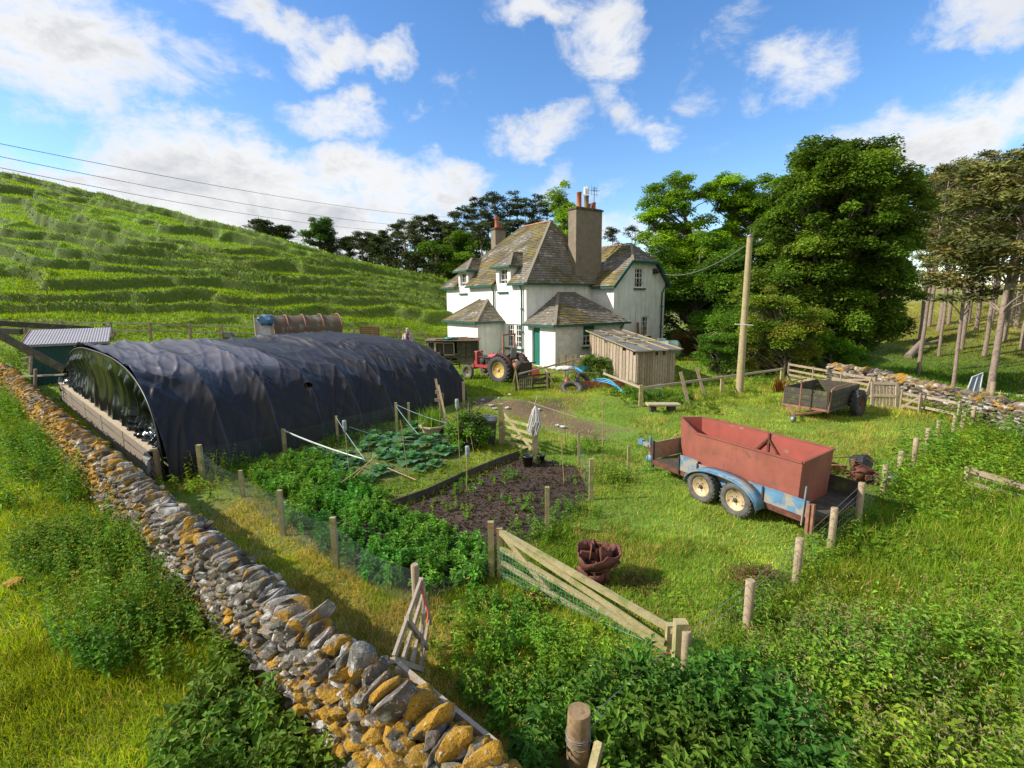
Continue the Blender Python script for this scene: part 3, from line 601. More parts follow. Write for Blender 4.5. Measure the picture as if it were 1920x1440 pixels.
k = rng.uniform(0, 1, len(X)) < .12; tops(A, X[k], Y[k], H[k], rng, (.38, .33, .14), 12, .05); X, Y = inpoly(bbox_n(EN, 6), EN); docks(A, X, Y, 6, .13, (.12, .23, .04), rng)
YD = PX((1130, 1140), (1280, 1080), (1400, 1110), (1300, 1180), (1250, 1200)); X, Y = inpoly(bbox_n(YD, 60), YD, patchy(72, .45, .6, .5)); docks(A, X, Y, 5, .11, (.13, .24, .03), rng)
CN = PX((900, 1330), (1040, 1300), (1190, 1290), (1230, 1360), (1130, 1600), (960, 1600), (990, 1440)); X, Y = inpoly(bbox_n(CN, 110), CN); H = rng.uniform(.2, .5, len(X)); nettles(A, X, Y, H, 14, .09, (.085, .18, .03), rng, zf=.15)
FP = PX((1330, 1190), (1400, 1120), (1500, 1060), (1600, 960), (1640, 980), (1560, 1090), (1470, 1200), (1390, 1260)); X, Y = inpoly(bbox_n(FP, 60), FP); H = rng.uniform(.12, .42, len(X)); nettles(A, X, Y, H, 12, .07, (.10, .19, .03), rng)
o = A.build('enclosure_weeds', MAT['leaf']); tag(o, 'low leafy weeds in the enclosure between the long gate and the wall', 'weeds', kind='stuff')
A = Acc()   # buttercups
for poly, dn in ((RN2, 5), (RN3, 2.5), (NL2, 5), (RN4, 1.5)):
    X, Y = inpoly(bbox_n(poly, dn), poly); tops(A, X, Y, rng.uniform(.25, .5, len(X)), rng, (.62, .36, .05), 5, .035)
BL = PX((0, 1250), (300, 1290), (420, 1330), (330, 1440), (0, 1440)); X, Y = inpoly(bbox_n(BL, 8), BL); tops(A, X, Y, rng.uniform(.08, .2, len(X)), rng, (.6, .35, .05), 5, .03)
o = A.build('buttercups', MAT['leaf']); tag(o, 'scattered small yellow buttercup flowers in the long grass', 'flowers', kind='stuff')
# potatoes
A = Acc()
X, Y = inpoly(bbox_n(POTATO, 60), POTATO); a0 = Vector(POTATO[0]); ax = Vector((POTATO[4][0]-POTATO[0][0], POTATO[4][1]-POTATO[0][1])).normalized(); off = (X-a0.x)*(-ax.y)+(Y-a0.y)*ax.x
k = np.abs(((off/.78) % 1)-.5) < .39+.1*(vn(X*1.3, Y*1.3, 4)-.5); k &= fbm(X/.5, Y/.5, 88, 2) > .2; X, Y = X[k], Y[k]; H = rng.uniform(.18, .40, len(X)); nettles(A, X, Y, H, 30, .10, (.085, .20, .035), rng, .2, zf=.12); k = rng.uniform(0, 1, len(X)) < .9
nettles(A, X[k]+rng.uniform(-.12, .12, k.sum()), Y[k]+rng.uniform(-.12, .12, k.sum()), H[k]*.8, 24, .09, (.085, .23, .035), rng, .2, zf=.1)
o = A.build('potato_plants', MAT['potato']); tag(o, 'dense rows of dark green potato foliage inside the netting', 'potato crop', kind='stuff')
A = Acc(); X, Y = inpoly(bbox_n(SOIL, 34), SOIL, patchy(73, .42, .58, .6)); H = rng.uniform(.06, .22, len(X)); nettles(A, X, Y, H, 14, .06, (.10, .21, .03), rng); GW = PX((560, 850), (640, 800), (760, 775), (830, 780), (700, 830), (620, 870)); X, Y = inpoly(bbox_n(GW, 30), GW); H = rng.uniform(.1, .35, len(X)); nettles(A, X, Y, H, 12, .07, (.07, .13, .025), rng)
X, Y = inpoly(bbox_n(GARDEN, 26), GARDEN, lambda X, Y: 1.*~pip(X, Y, POTATO)*~pip(X, Y, SOIL)*~pip(X, Y, CAB)); H = rng.uniform(.05, .2, len(X)); nettles(A, X, Y, H, 10, .06, (.14, .21, .03), rng)
for (px, py, hh, nn, col) in ((385, 900, .8, 26, YLG), (470, 850, .6, 40, (.09, .14, .03)), (440, 880, .45, 20, MDG), (1010, 1010, .3, 30, MDG), (1075, 960, .3, 25, MDG), (1150, 900, .35, 60, (.12, .21, .04)), (1100, 840, .25, 40, MDG), (660, 830, .5, 16, MDG)):
    q = G(px, py); X = q.x+rng.normal(0, .28, nn); Y = q.y+rng.normal(0, .28, nn); nettles(A, X, Y, rng.uniform(.5, 1, nn)*hh, 16, .07, col, rng)
# climbing weeds at the slatted shed and under the far fences
for (px, py, hh, nn, sp) in ((1110, 712, .75, 60, .5), (1190, 745, .5, 60, .7), (1230, 745, .45, 50, .8), (1150, 720, .4, 50, .9), (1270, 745, .4, 30, .6), (1300, 765, .3, 30, .6), (1420, 715, .5, 40, 1.2), (1330, 730, .4, 40, 1.2)):
    q = G(px, py); X = q.x+rng.normal(0, sp, nn); Y = q.y+rng.normal(0, sp, nn); k = free(X, Y); nettles(A, X[k], Y[k], rng.uniform(.5, 1, k.sum())*hh, 18, .12, (.09, .17, .03), rng)
for (px, py, nn, hh) in ((20, 672, 70, .8), (60, 690, 60, .7), (240, 840, 30, .35), (200, 780, 30, .35), (300, 905, 30, .3), (400, 905, 40, .3)):
    q = G(px, py); X = q.x+rng.normal(0, .8, nn); Y = q.y+rng.normal(0, .5, nn); k = free(X, Y); nettles(A, X[k], Y[k], rng.uniform(.5, 1, k.sum())*hh, 16, .1, (.12, .22, .03), rng)
o = A.build('garden_weeds', MAT['leaf']); tag(o, 'mixed weeds and seedlings in the vegetable plot, by the sheds and tunnel', 'weeds', kind='stuff')
# mulch, twigs and clods
A = Acc()
for poly, dens, s, col in ((SOIL, 420, .035, (.052, .034, .026)), (POTATO, 120, .03, (.05, .038, .03)), (CAB, 60, .04, (.07, .05, .035))):
    X, Y = inpoly(bbox_n(poly, dens), poly); m = len(X); P = np.stack([X, Y, gz(X, Y)+rng.uniform(0, .03, m)], -1); L = s*rng.uniform(.5, 2.2, m)
    V, T, q = leaves(P, rng.normal(0, 1, (m, 3))*np.array([1, 1, .5]), rng.normal(0, .4, (m, 3))+np.array([0, 0, 1]), L, L*.6, .3, 0); A.add(V, T, None, np.repeat(gcol(m, rng, col, .6, .05), q, 0))
for q0, r_, nn in ((G(1430, 1090), .34, 1500), (G(1015, 1122), .2, 700), (G(1190, 1100), .3, 700)):
    X = q0.x+rng.normal(0, r_*.6, nn); Y = q0.y+rng.normal(0, r_*.5, nn); P = np.stack([X, Y, gz(X, Y)+rng.uniform(0, .07, nn)], -1); L = rng.uniform(.03, .11, nn)
    V, T, q = leaves(P, rng.normal(0, 1, (nn, 3))*np.array([1, 1, .35]), rng.normal(0, .4, (nn, 3))+np.array([0, 0, 1]), L, L*.22, .2, 0); A.add(V, T, None, np.repeat(gcol(nn, rng, (.13, .085, .06), .5, .05), q, 0))
o = A.build('bark_mulch', MAT['grass']); tag(o, 'dark bark mulch and soil crumbs on the vegetable beds', 'mulch', kind='stuff')
# ================================================================== farmhouse
def wallmat():
    m, t, b, o = new_mat('white_harled_wall')
    n1 = noise(t, 1.3, 6, .65); n2 = noise(t, 45, 3, .6)
    vec = N(t, 'ShaderNodeTexCoord').outputs['Object']; mp = N(t, 'ShaderNodeMapping'); mp.inputs['Scale'].default_value = (4, 4, .45); t.links.new(vec, mp.inputs[0])
    n3 = noise(t, 1, 4, .6, mp.outputs[0])
    c = mixc(t, ramp(t, n1, [(.38, 0.), (.72, .8)]), (.82, .81, .77), (.60, .59, .53))
    c = mixc(t, ramp(t, n3, [(.50, 0.), (.80, .75)]), c, (.42, .42, .36))
    c = mixc(t, ramp(t, n2, [(.50, 0.), (.70, .35)]), c, (.50, .49, .45))
    t.links.new(c, b.inputs['Base Color']); b.inputs['Roughness'].default_value = .95; bump(t, b, n2, .6, .02); return m
MAT['harl'] = wallmat()
MAT['harl_old'] = PM('dirty_harled_wall', (.74, .73, .68), (.54, .53, .48), 3.5, .95, bmp=.4, c3=(.30, .31, .26), s3=16, t3=.60)
MAT['slate'] = vcolm('stone_slates', .9, 14, .35, .5, .02)
MAT['chim'] = PM('brown_render', (.23, .185, .13), (.17, .14, .10), 2.2, .95, bmp=.3, c3=(.15, .125, .095), s3=1.3, t3=.62)
def glassm():
    m, t, b, o = new_mat('window_glass'); c = mixc(t, ramp(t, noise(t, 1.4, 3), [(.45, 0.), (.6, 1.)]), (.018, .022, .026), (.09, .10, .10))
    t.links.new(c, b.inputs['Base Color']); b.inputs['Roughness'].default_value = .06; b.inputs['Specular IOR Level'].default_value = .8; return m
MAT['glass'] = glassm()
HC = Vector((.93, 30.2, 0)); HROT = math.atan2(.58, .81)
house = thing('farmhouse', 'white harled farmhouse with mossy slate roofs, green trim and a tall brown chimney', 'house', HC, HROT)
class Wall(MB):
    def panel(s, O, d, inn, L, z0, z1, ops=(), depth=.14):
        """wall face from O along d, with openings (u0,u1,w0,w1)"""
        O = Vector(O); d = Vector(d); inn = Vector(inn); P = lambda u, w, k=0: O+d*u+Vector((0, 0, w))+inn*k
        us = sorted({0, L, *[q for o in ops for q in o[:2]]}); ws = sorted({z0, z1, *[q for o in ops for q in o[2:]]})
        for i in range(len(us)-1):
            for j in range(len(ws)-1):
                cu = (us[i]+us[i+1])/2; cw = (ws[j]+ws[j+1])/2
                if any(o[0] < cu < o[1] and o[2] < cw < o[3] for o in ops): continue
                s.add([P(us[i], ws[j]), P(us[i+1], ws[j]), P(us[i+1], ws[j+1]), P(us[i], ws[j+1])], [(0, 1, 2, 3)])
        for (a, b_, c, e) in ops:
            q = [(a, c), (b_, c), (b_, e), (a, e)]
            for i in range(4):
                (u0, w0), (u1, w1) = q[i], q[(i+1) % 4]
                s.add([P(u0, w0), P(u0, w0, depth), P(u1, w1, depth), P(u1, w1)], [(0, 1, 2, 3)])
def frameM(O, d, inn):
    d = Vector(d); inn = Vector(inn); return Matrix((tuple(d)+(0,), tuple(inn)+(0,), (0, 0, 1, 0), (0, 0, 0, 1))).transposed() @ Matrix.Identity(4) if False else Matrix(((d.x, inn.x, 0, O[0]), (d.y, inn.y, 0, O[1]), (d.z, inn.z, 1, O[2]), (0, 0, 0, 1)))
def window(O, d, inn, w, h, cols=3, rows=2, parent=house, sill=True, blind=0, lintel=False, label=None, depth=.12, double=False):
    M = frameM(O, d, inn); f = MB(); f.M = M; y = depth
    fw = .085
    for (x0, x1) in ([(0, w)] if not double else [(0, w/2-.05), (w/2+.05, w)]):
        f.box(((x0+x1)/2, y, fw/2), (x1-x0, .07, fw)); f.box(((x0+x1)/2, y, h-fw/2), (x1-x0, .07, fw)); f.box((x0+fw/2, y, h/2), (fw, .071, h-2*fw)); f.box((x1-fw/2, y, h/2), (fw, .071, h-2*fw))
        f.box(((x0+x1)/2, y-.006, h/2), (x1-x0-2*fw, .07, .05))
        for k in range(1, cols): f.box((x0+(x1-x0)*k/cols, y+.004, h/2), (.034, .03, h-2*fw))
        for half in (0, 1):
            for k in range(1, rows): f.box(((x0+x1)/2, y+.0055, half*h/2+h/2*k/rows), (x1-x0-2*fw, .026, .034))
    if double: f.box((w/2, y-.003, h/2), (.1, .08, h))
    fr = f.build('window', MAT['white_frame'], parent, label)
    g = MB(); g.M = M; g.box((w/2, y+.03, h/2), (w-.02, .01, h-.02)); g.build('pane', MAT['glass'], fr)
    if sill: s = MB(); s.M = M; s.box((w/2, .0, -.07), (w+.22, .22, .10)); s.build('sill', MAT['green_paint'], fr)
    if blind: s = MB(); s.M = M; s.box((w/2, y-.045, h-blind/2-.03), (w-.10, .012, blind)); s.build('blind', MAT['green_paint'], fr)
    if lintel: s = MB(); s.M = M; s.box((w/2, -.02, h+.07), (w+.7, .10, .10)); s.build('lintel', MAT['green_paint'], fr)
    return fr
LX = ((0, -1, 0), (1, 0, 0)); FY = ((1, 0, 0), (0, 1, 0))
W, L, EZ = 7.0, 10.1, 5.02
w = Wall()
# long left face: opening u measured from the far corner (y = L) towards y = -2.7
def lop(y1, y0, z0, z1): return (L-y1, L-y0, z0, z1)
w.panel((0, L, 0), *LX, L+2.7-.0, -.6, 2.55, [lop(2.15, .45, .95, 2.45), lop(-.55, -1.3, .04, 2.3)], depth=.2)
w.panel((0, L, 0), *LX, L, 2.55, EZ)
# dormer fronts flush with the wall
DOR = [(3.25, 1.62), (8.2, 6.8)]
for (ya, yb) in DOR:
    w.panel((-.001, ya, 0), *LX, ya-yb, 4.25, 6.12, [((ya-yb)/2-.45, (ya-yb)/2+.45, 4.5, 5.95)], depth=.2)
    for yy in (ya, yb): w.add([(-.001, yy, EZ-.4), (2.4, yy, EZ-.4), (2.4, yy, 6.12), (-.001, yy, 6.12)], [(0, 1, 2, 3)])
# right face of the main block, wing, gable
w.panel((0, 0, 0), *FY, 5.5, 0, EZ)
w.panel((5.5, 0, 0), (0, -1, 0), (1, 0, 0), 2.0, -.6, EZ)
w.panel((5.5, -2.0, 0), *FY, 5.1, -.6, EZ, [(2.75, 3.57, 1.42, 2.75), (1.95, 2.87, 4.65, EZ)], depth=.18)
w.add([(5.5, -2, EZ), (5.5+1.95, -2, EZ), (5.5+1.95, -2, 6.3), (6.85, -2, 6.3)], [(0, 1, 2, 3)])
w.add([(5.5+2.87, -2, EZ), (10.6, -2, EZ), (9.4, -2, 6.3), (5.5+2.87, -2, 6.3)], [(0, 1, 2, 3)])
w.add([(7.45, -2, 5.95), (8.37, -2, 5.95), (8.37, -2, 6.3), (7.45, -2, 6.3)], [(0, 1, 2, 3)])
for q in (((7.45, EZ), (7.45, 5.95)), ((7.45, 5.95), (8.37, 5.95)), ((8.37, 5.95), (8.37, EZ))):
    (a, b_), (c, e) = q; w.add([(a, -2, b_), (a, -1.82, b_), (c, -1.82, e), (c, -2, e)], [(0, 1, 2, 3)])
w.panel((10.6, -2, 0), (0, 1, 0), (-1, 0, 0), 8, -.6, EZ)
w.panel((W, L, 0), (-1, 0, 0), (0, -1, 0), W, -.6, EZ); w.panel((10.6, 6, 0), (-1, 0, 0), (0, -1, 0), 5, -.6, EZ)
# left lean-to
w.panel((-1.9, 6.6, 0), *LX, 4.0, -.6, 2.66)
w.panel((-1.9, 2.6, 0), *FY, 1.9, -.6, 2.66); w.panel((0, 6.6, 0), (-1, 0, 0), (0, -1, 0), 1.9, -.6, 2.66)
w.build('wall', MAT['harl'], house)
w = Wall()
w.panel((0, -2.7, 0), *FY, 5.7, -.6, 2.56, [(2.18, 3.22, 1.15, 2.4)], depth=.16)
w.panel((5.7, -2.7, 0), (0, 1, 0), (-1, 0, 0), .8, -.6, 2.56)
w.build('porch_wall', MAT['harl_old'], house, 'greyer porch wall with a green blind in its window')
def slates(mb, e0, e1, t1, t0, course=.17, wid=.24, moss=.5, seed=3, lift=.05, cut=None):
    rr = random.Random(seed); e0, e1, t1, t0 = map(Vector, (e0, e1, t1, t0))
    nrm = (e1-e0).cross((t0+t1)/2-(e0+e1)/2).normalized()
    if nrm.z < 0: nrm = -nrm
    mb.col = (.08, .07, .055)
    if not cut: mb.add([e0-nrm*.02, e1-nrm*.02, t1-nrm*.02, t0-nrm*.02], [(0, 1, 2, 3)])
    else:
        for i in range(30):
            for k in range(60):
                f = lambda u, v: e0.lerp(t0, v).lerp(e1.lerp(t1, v), u)-nrm*.02
                if not cut(f((k+.5)/60, (i+.5)/30)): mb.add([f(k/60, i/30), f((k+1)/60, i/30), f((k+1)/60, (i+1)/30), f(k/60, (i+1)/30)], [(0, 1, 2, 3)])
    n = max(2, int(((t0+t1)/2-(e0+e1)/2).length/course))
    for i in range(n):
        s0 = i/n; s1 = min((i+1.25)/n, 1)
        A = e0.lerp(t0, s0); B = e1.lerp(t1, s0); D = e0.lerp(t0, s1); C_ = e1.lerp(t1, s1); Lw = (B-A).length
        m = max(1, int(Lw/wid)); off = (i % 2)*.5+rr.uniform(-.2, .2)
        for k in range(m+1):
            u0 = max(0, (k-off+rr.uniform(-.12, .12))/m); u1 = min(1, (k+1-off+rr.uniform(-.05, .05))/m)
            if u1-u0 < .002: continue
            a, b_, c, d = A.lerp(B, u0), A.lerp(B, u1), D.lerp(C_, u1), D.lerp(C_, u0); h = nrm*(lift*rr.uniform(.7, 1.3)); h2 = nrm*.008
            p = (a+c)/2
            if cut and cut(p): continue
            q = fbm(np.array([p.x*.7+p.y*.6+seed]), np.array([p.z*.8+p.x*.3]), 7, 3)[0]; q2 = vn(np.array([p.x*3+p.y*2]), np.array([p.z*4]), 4)[0]
            base = Vector((.19, .17, .135))*rr.uniform(.78, 1.18)
            if rr.random() < .1: base = Vector((.34, .30, .24))
            mo = min(1, max(0, (q-.47+.12*(moss-.5)*2)*8+ (q2-.5)*.6))*moss*1.3
            mc = Vector((.20, .15, .03)).lerp(Vector((.10, .085, .035)), min(1, max(0, .5+(q2-.5)*3)))
            mb.col = tuple(base.lerp(mc, min(mo, .85)))
            mb.add([a+h, b_+h, c+h2, d+h2, a-nrm*.01, b_-nrm*.01], [(0, 1, 2, 3), (0, 4, 5, 1)])
def hip(mb, a, b_, w_=.16, col=(.22, .19, .135)):
    mb.col = col; a = Vector(a); b_ = Vector(b_); n = max(1, int((b_-a).length/.35))
    for k in range(n): mb.beam(a.lerp(b_, k/n)+Vector((0, 0, .03)), a.lerp(b_, (k+1.1)/n)+Vector((0, 0, .045)), w_, .07)
o = .27
c00, c10, c11, c01 = (-o, -o, 4.93), (W+o, -o, 4.93), (W+o, L+o, 4.93), (-o, L+o, 4.93)
R0, R1 = (3.5, 1.9, 9.05), (3.5, 5.0, 9.05)
r = MB(); slates(r, c01, c00, R0, R1, moss=.75, seed=1, cut=lambda p: p.z < 6.05 and any(yb-.03 < p.y < ya+.03 for ya, yb in DOR)); slates(r, c00, c10, R0, R0, moss=.55, seed=2); slates(r, c10, c11, R1, R0, seed=3); slates(r, c11, c01, R1, R1, seed=4, course=.5, wid=.6)
hip(r, c00, R0); hip(r, c10, R0); hip(r, c01, R1); hip(r, R1, R0, .2, (.42, .21, .13))
roof = r.build('roof', MAT['slate'], house, 'steep hipped main roof of mossy stone slates', vcol=True)
r = MB()
slates(r, (5.22, 6, 4.74), (5.22, -2.3, 4.74), (6.85, -2.3, 6.33), (6.85, 6, 6.33), moss=.7, seed=5); slates(r, (6.85, 6, 6.33), (6.85, -2.3, 6.33), (8.1, -1.05, 7.55), (8.1, 6, 7.55), moss=.85, seed=6)
slates(r, (10.85, -2.3, 4.74), (10.85, 6, 4.74), (9.4, 6, 6.33), (9.4, -2.3, 6.33), seed=7); slates(r, (9.4, -2.3, 6.33), (9.4, 6, 6.33), (8.1, 6, 7.55), (8.1, -1.05, 7.55), seed=8)
slates(r, (6.85, -2.3, 6.33), (9.4, -2.3, 6.33), (8.1, -1.05, 7.55), (8.1, -1.05, 7.55), moss=.3, seed=9)
hip(r, (6.85, -2.3, 6.33), (8.1, -1.05, 7.55)); hip(r, (9.4, -2.3, 6.33), (8.1, -1.05, 7.55)); hip(r, (8.1, -1.05, 7.58), (8.1, 6, 7.58), .2, (.42, .21, .13))
r.build('roof', MAT['slate'], house, 'half-hipped slate roof over the right-hand gable wing', vcol=True)
r = MB(); pz1 = 2.5
P0, P1, P2, P3 = (-.27, -2.97, pz1), (6.0, -2.97, pz1), (6.0, -.0, pz1), (-.27, 0, pz1); T0, T1 = (2.55, -.02, 4.35), (3.9, -.02, 4.35)
slates(r, P0, P1, T1, T0, moss=.95, seed=11); slates(r, P3, P0, T0, T0, moss=.5, seed=12); slates(r, P1, P2, T1, T1, moss=.3, seed=13); hip(r, P0, T0); hip(r, P1, T1); hip(r, T0, T1)
r.build('roof', MAT['slate'], house, 'low hipped porch roof thick with rusty brown moss', vcol=True)
r = MB(); Q0, Q1, Q2, Q3 = (-2.15, 6.85, 2.6), (-2.15, 2.36, 2.6), (0, 2.36, 2.6), (0, 6.85, 2.6); S0, S1 = (-.02, 5.3, 3.98), (-.02, 4.3, 3.98)
slates(r, Q0, Q1, S1, S0, moss=.55, seed=14); slates(r, Q1, Q2, S1, S1, moss=.4, seed=15); slates(r, Q3, Q0, S0, S0, seed=16); hip(r, Q1, S1); hip(r, Q0, S0)
r.build('roof', MAT['slate'], house, 'small hipped roof of the left lean-to', vcol=True)
for i, (ya, yb) in enumerate(DOR):
    ym = (ya+yb)/2; r = MB(); e = .28; z = 6.05
    a, b_, p = (-e, ya+e, z), (-e, yb-e, z), (.75, ym, 6.95); q = (2.3, ym, 6.95)
    slates(r, a, b_, p, p, moss=.4, seed=20+i); slates(r, b_, (2.0, yb-e, z+.0), q, p, moss=.7, seed=22+i); slates(r, (2.0, ya+e, z), a, p, q, seed=24+i); hip(r, a, p); hip(r, b_, p); hip(r, p, q, .16, (.25, .17, .09))
    dr = r.build('dormer_roof', MAT['slate'], house, vcol=True)
    g = MB(); g.box((-e-.02, ym, z-.03), (.08, ya-yb+2*e+.1, .11)); g.box((.6, yb-e, z-.03), (1.7, .07, .11)); g.box((.6, ya+e, z-.03), (1.7, .07, .11)); g.build('fascia', MAT['green_paint'], dr)
    window((-.001, ya-((ya-yb)/2-.45), 4.5), *LX, .9, 1.45, 2, 2, depth=.16)
window((0, 2.15, .95), *LX, 1.7, 1.5, 3, 2, double=True, depth=.13)
window((5.5+1.95, -2, 4.65), *FY, .92, 1.3, 3, 2, depth=.14); window((5.5+2.75, -2, 1.42), *FY, .82, 1.33, 3, 2, depth=.14)
window((2.18, -2.7, 1.15), *FY, 1.04, 1.25, 3, 2, blind=.55, lintel=True)
# green gutters and fascias
gw = .12
for a, b_ in ((c01, (-o, 8.25, 4.93)), ((-o, 6.75, 4.93), (-o, 3.3, 4.93)), ((-o, 1.57, 4.93), c00), (c00, (5.2, -o, 4.93)), ((5.2, -2.3, 4.70), (5.2, -.25, 4.70)), (P3, P0), (P0, P1), (P1, (6.0, -2.0, pz1)), (Q0, Q1), (Q1, Q2)):
    a = Vector(a)-Vector((0, 0, .05)); b_ = Vector(b_)-Vector((0, 0, .05)); dv = (b_-a).normalized(); out = dv.cross(Vector((0, 0, 1)))*.03; g = MB(); g.beam(a+out, b_+out, gw, .11); g.build('gutter', MAT['green_paint'], house)
for a, b_ in (((5.2, -2.33, 4.70), (6.83, -2.33, 6.29)), ((6.83, -2.33, 6.29), (9.42, -2.33, 6.29)), ((9.42, -2.33, 6.29), (10.88, -2.33, 4.70))): g = MB(); g.beam(a, b_, .07, .17); g.build('verge_board', MAT['green_paint'], house)
for pts in ([(-.25, .35, 4.85), (-.1, .35, 4.55), (-.1, .35, .05)], [(-.25, 3.45, 4.85), (-.09, 3.45, 4.5), (-.09, 3.45, 3.35)], [(10.2, -2.3, 4.7), (10.2, -2.1, 4.3), (10.2, -2.1, .1)], [(5.45, -2.95, 2.4), (5.35, -2.8, 2.15), (5.35, -2.8, 1.0)]):
    p = MB(); p.tube(pts, .05, 8)
    for z in np.arange(.6, 4.4, 1.4):
        if pts[-1][2] < z < pts[1][2]: p.box((pts[-1][0], pts[-1][1], z), (.15, .15, .06))
    p.build('drainpipe', MAT['green_paint'], house)
d = MB(); d.M = frameM((0, -.55, .04), *LX)
for k in range(5): d.box((.075+.15*k, .15, 1.12), (.144, .04, 2.2))
d.box((.375, .172, 1.12), (.75, .01, 2.24))
door = d.build('door', MAT['door_green'], house); d = MB(); d.M = frameM((0, -.55, .04), *LX); d.tube([(.66, .12, 1.05), (.66, .06, 1.05), (.56, .06, 1.05)], .013, 6); d.build('handle', MAT['dark_metal'], door)
# chimneys
def chimney(x0, x1, y0, y1, z0, z1, pots, label):
    c = MB(); c.box(((x0+x1)/2, (y0+y1)/2, (z0+z1)/2), (x1-x0, y1-y0, z1-z0)); s = c.build('chimney', MAT['chim'], house, label)
    c = MB(); c.box(((x0+x1)/2, (y0+y1)/2, z1+.05), (x1-x0+.14, y1-y0+.14, .1)); c.box(((x0+x1)/2, (y0+y1)/2, z1+.12), (x1-x0-.05, y1-y0-.05, .07)); c.build('cap', MAT['dark_metal' if False else 'wood_dark'], s)
    for (px, py, h, r_, mt) in pots:
        c = MB(); c.lathe([(r_*1.1, z1+.12), (r_*1.1, z1+.2), (r_*.95, z1+.25), (r_*.9, z1+.12+h-.08), (r_*1.05, z1+.12+h-.06), (r_*1.05, z1+.12+h), (r_*.8, z1+.12+h), (r_*.75, z1+.3)], 14, (px, py, 0)); c.build('pot', MAT[mt], s)
    return s
MAT['pot_brown'] = PM('brown_pot', (.26, .19, .10), (.2, .14, .08), 8, .85, bmp=.2)
big = chimney(4.02, 6.35, -.02, .72, 5.0, 9.62, [(4.6, .35, 1.0, .17, 'terracotta'), (5.25, .35, .85, .17, 'pot_brown'), (5.95, .4, .5, .16, 'terracotta'), (5.62, .5, .4, .14, 'terracotta')], 'tall wide brown rendered chimney with four pots')
c = MB()
for dx in (-.16, -.02, .12): c.box((5.25+dx, .35, 10.9), (.06, .12, .42)); 
c.tube([(5.25, .35, 10.5), (5.25, .35, 11.2)], .02, 6); c.tube([(5.05, .35, 10.75), (5.4, .35, 10.75)], .012, 5); c.build('aerial_array', MAT['white_frame'], big)
chimney(3.2, 4.15, 8.0, 8.6, 6.4, 9.25, [(3.55, 8.3, .85, .17, 'terracotta'), (3.9, 8.3, .35, .12, 'terracotta')], 'narrow brown chimney with one tall orange pot')
a = MB(); a.tube([(6.5, .9, 7.5), (6.5, .9, 11.4)], .025, 6); a.tube([(6.38, .85, 7.9), (6.62, .95, 8.6)], .06, 6)
for z, L_ in ((10.9, .8), (11.15, .7), (11.3, .5)): a.tube([(6.5-L_/2, .9, z), (6.5+L_/2, .9, z)], .011, 5)
for k in range(5): a.tube([(6.2+.15*k, .65, 11.15), (6.2+.15*k, 1.15, 11.15)], .009, 4)
a.tube([(6.25, .9, 10.8), (6.25, .9, 11.45)], .009, 4); a.tube([(6.75, .9, 10.8), (6.75, .9, 11.45)], .009, 4)
a.build('television_aerial', MAT['dark_metal'], house)
f = MB(); f.box((9.35, -2.12, 5.75), (.3, .22, .34)); f.lathe([(.13, 0), (.13, .1), (.05, .16)], 12, (9.42, -2.33, 5.75), 'Y'); f.build('outside_lamp', MAT['dark_metal'], house)
f = MB(); f.tube([(7.6, -2.05, 3.7), (7.6, -2.05, 1.4)], .025, 6); f.build('conduit', MAT['harl_old'], house)
# ================================================================== drystone walls
import bmesh
def ico(sub):
    bm = bmesh.new(); bmesh.ops.create_icosphere(bm, subdivisions=sub, radius=1); V = np.array([v.co[:] for v in bm.verts]); F = np.array([[v.index for v in f.verts] for f in bm.faces]); bm.free(); return V, F
def rock_templates(sub, k, seed):
    V0, F = ico(sub); r = np.random.default_rng(seed); out = []
    for i in range(k):
        V = V0.copy()
        for _ in range(14):   # chop with random planes for an angular stone
            n = r.normal(0, 1, 3); n /= np.linalg.norm(n); d = r.uniform(.45, .78); s = V @ n-d; V = V-np.clip(s, 0, None)[:, None]*n*r.uniform(.85, 1)
        V *= (1+.09*(fbm(V0[:, 0]*2.2+i*7, V0[:, 1]*2.2+V0[:, 2]*1.7, i, 3)-.5)*2)[:, None]; V /= np.abs(V).max(0); out.append(V)
    return out, F
ROCKX = rock_templates(4, 8, 1); ROCKF = rock_templates(3, 8, 1); ROCKM = rock_templates(2, 8, 2)
def n3(P, s, sc):
    return .5*fbm(P[:, 0]*sc+P[:, 2]*sc*.7, P[:, 1]*sc-P[:, 2]*sc*.5, s, 4)+.5*fbm(P[:, 2]*sc*1.1+11, P[:, 0]*sc*.8+P[:, 1]*sc*.6, s+5, 4)
def rock(rr, c, size, R, fine, lich, gray=(.32, .285, .23), white=.1, mustard=(.40, .19, .010)):
    T, F = (ROCKX if math.hypot(c[0], c[1]) < 4.6 and abs(c[0])+abs(c[1]) > .1 else ROCKF) if fine else ROCKM; V = T[rr.integers(len(T))]*np.array(size)/2; V = V @ np.array(R).T+np.array(c)
    base = np.array(gray)*rr.uniform(.18, .75)*(1+rr.uniform(-.06, .06, 3)); q = .5*n3(V, 3, 3.2)+.5*n3(V, 33, 8); q2 = n3(V, 9, 14)
    col = base[None]*(.75+.5*q2[:, None]); wm = np.clip((n3(V, 15, 11)-(.66-white*.22))*14, 0, 1)[:, None]; col = col*(1-wm)+np.array([.56, .54, .49])*wm
    m = np.clip((q+.6*(q2-.5)-(.68-lich*.22))*18, 0, 1)[:, None]; lc = (np.array(mustard)*(.25+1.3*n3(V, 44, 6)[:, None])+np.array([.03, .028, .006]))*(0.45+1.1*q2[:, None]); lc[:, 1:2] += .03*(q[:, None]); col = col*(1-m)+lc*m
    ctr = V.mean(0); d = V-ctr; d /= np.maximum(np.linalg.norm(d, axis=1, keepdims=True), 1e-5); V = V+d*m*(.004+.022*q2[:, None]); return V, F, col
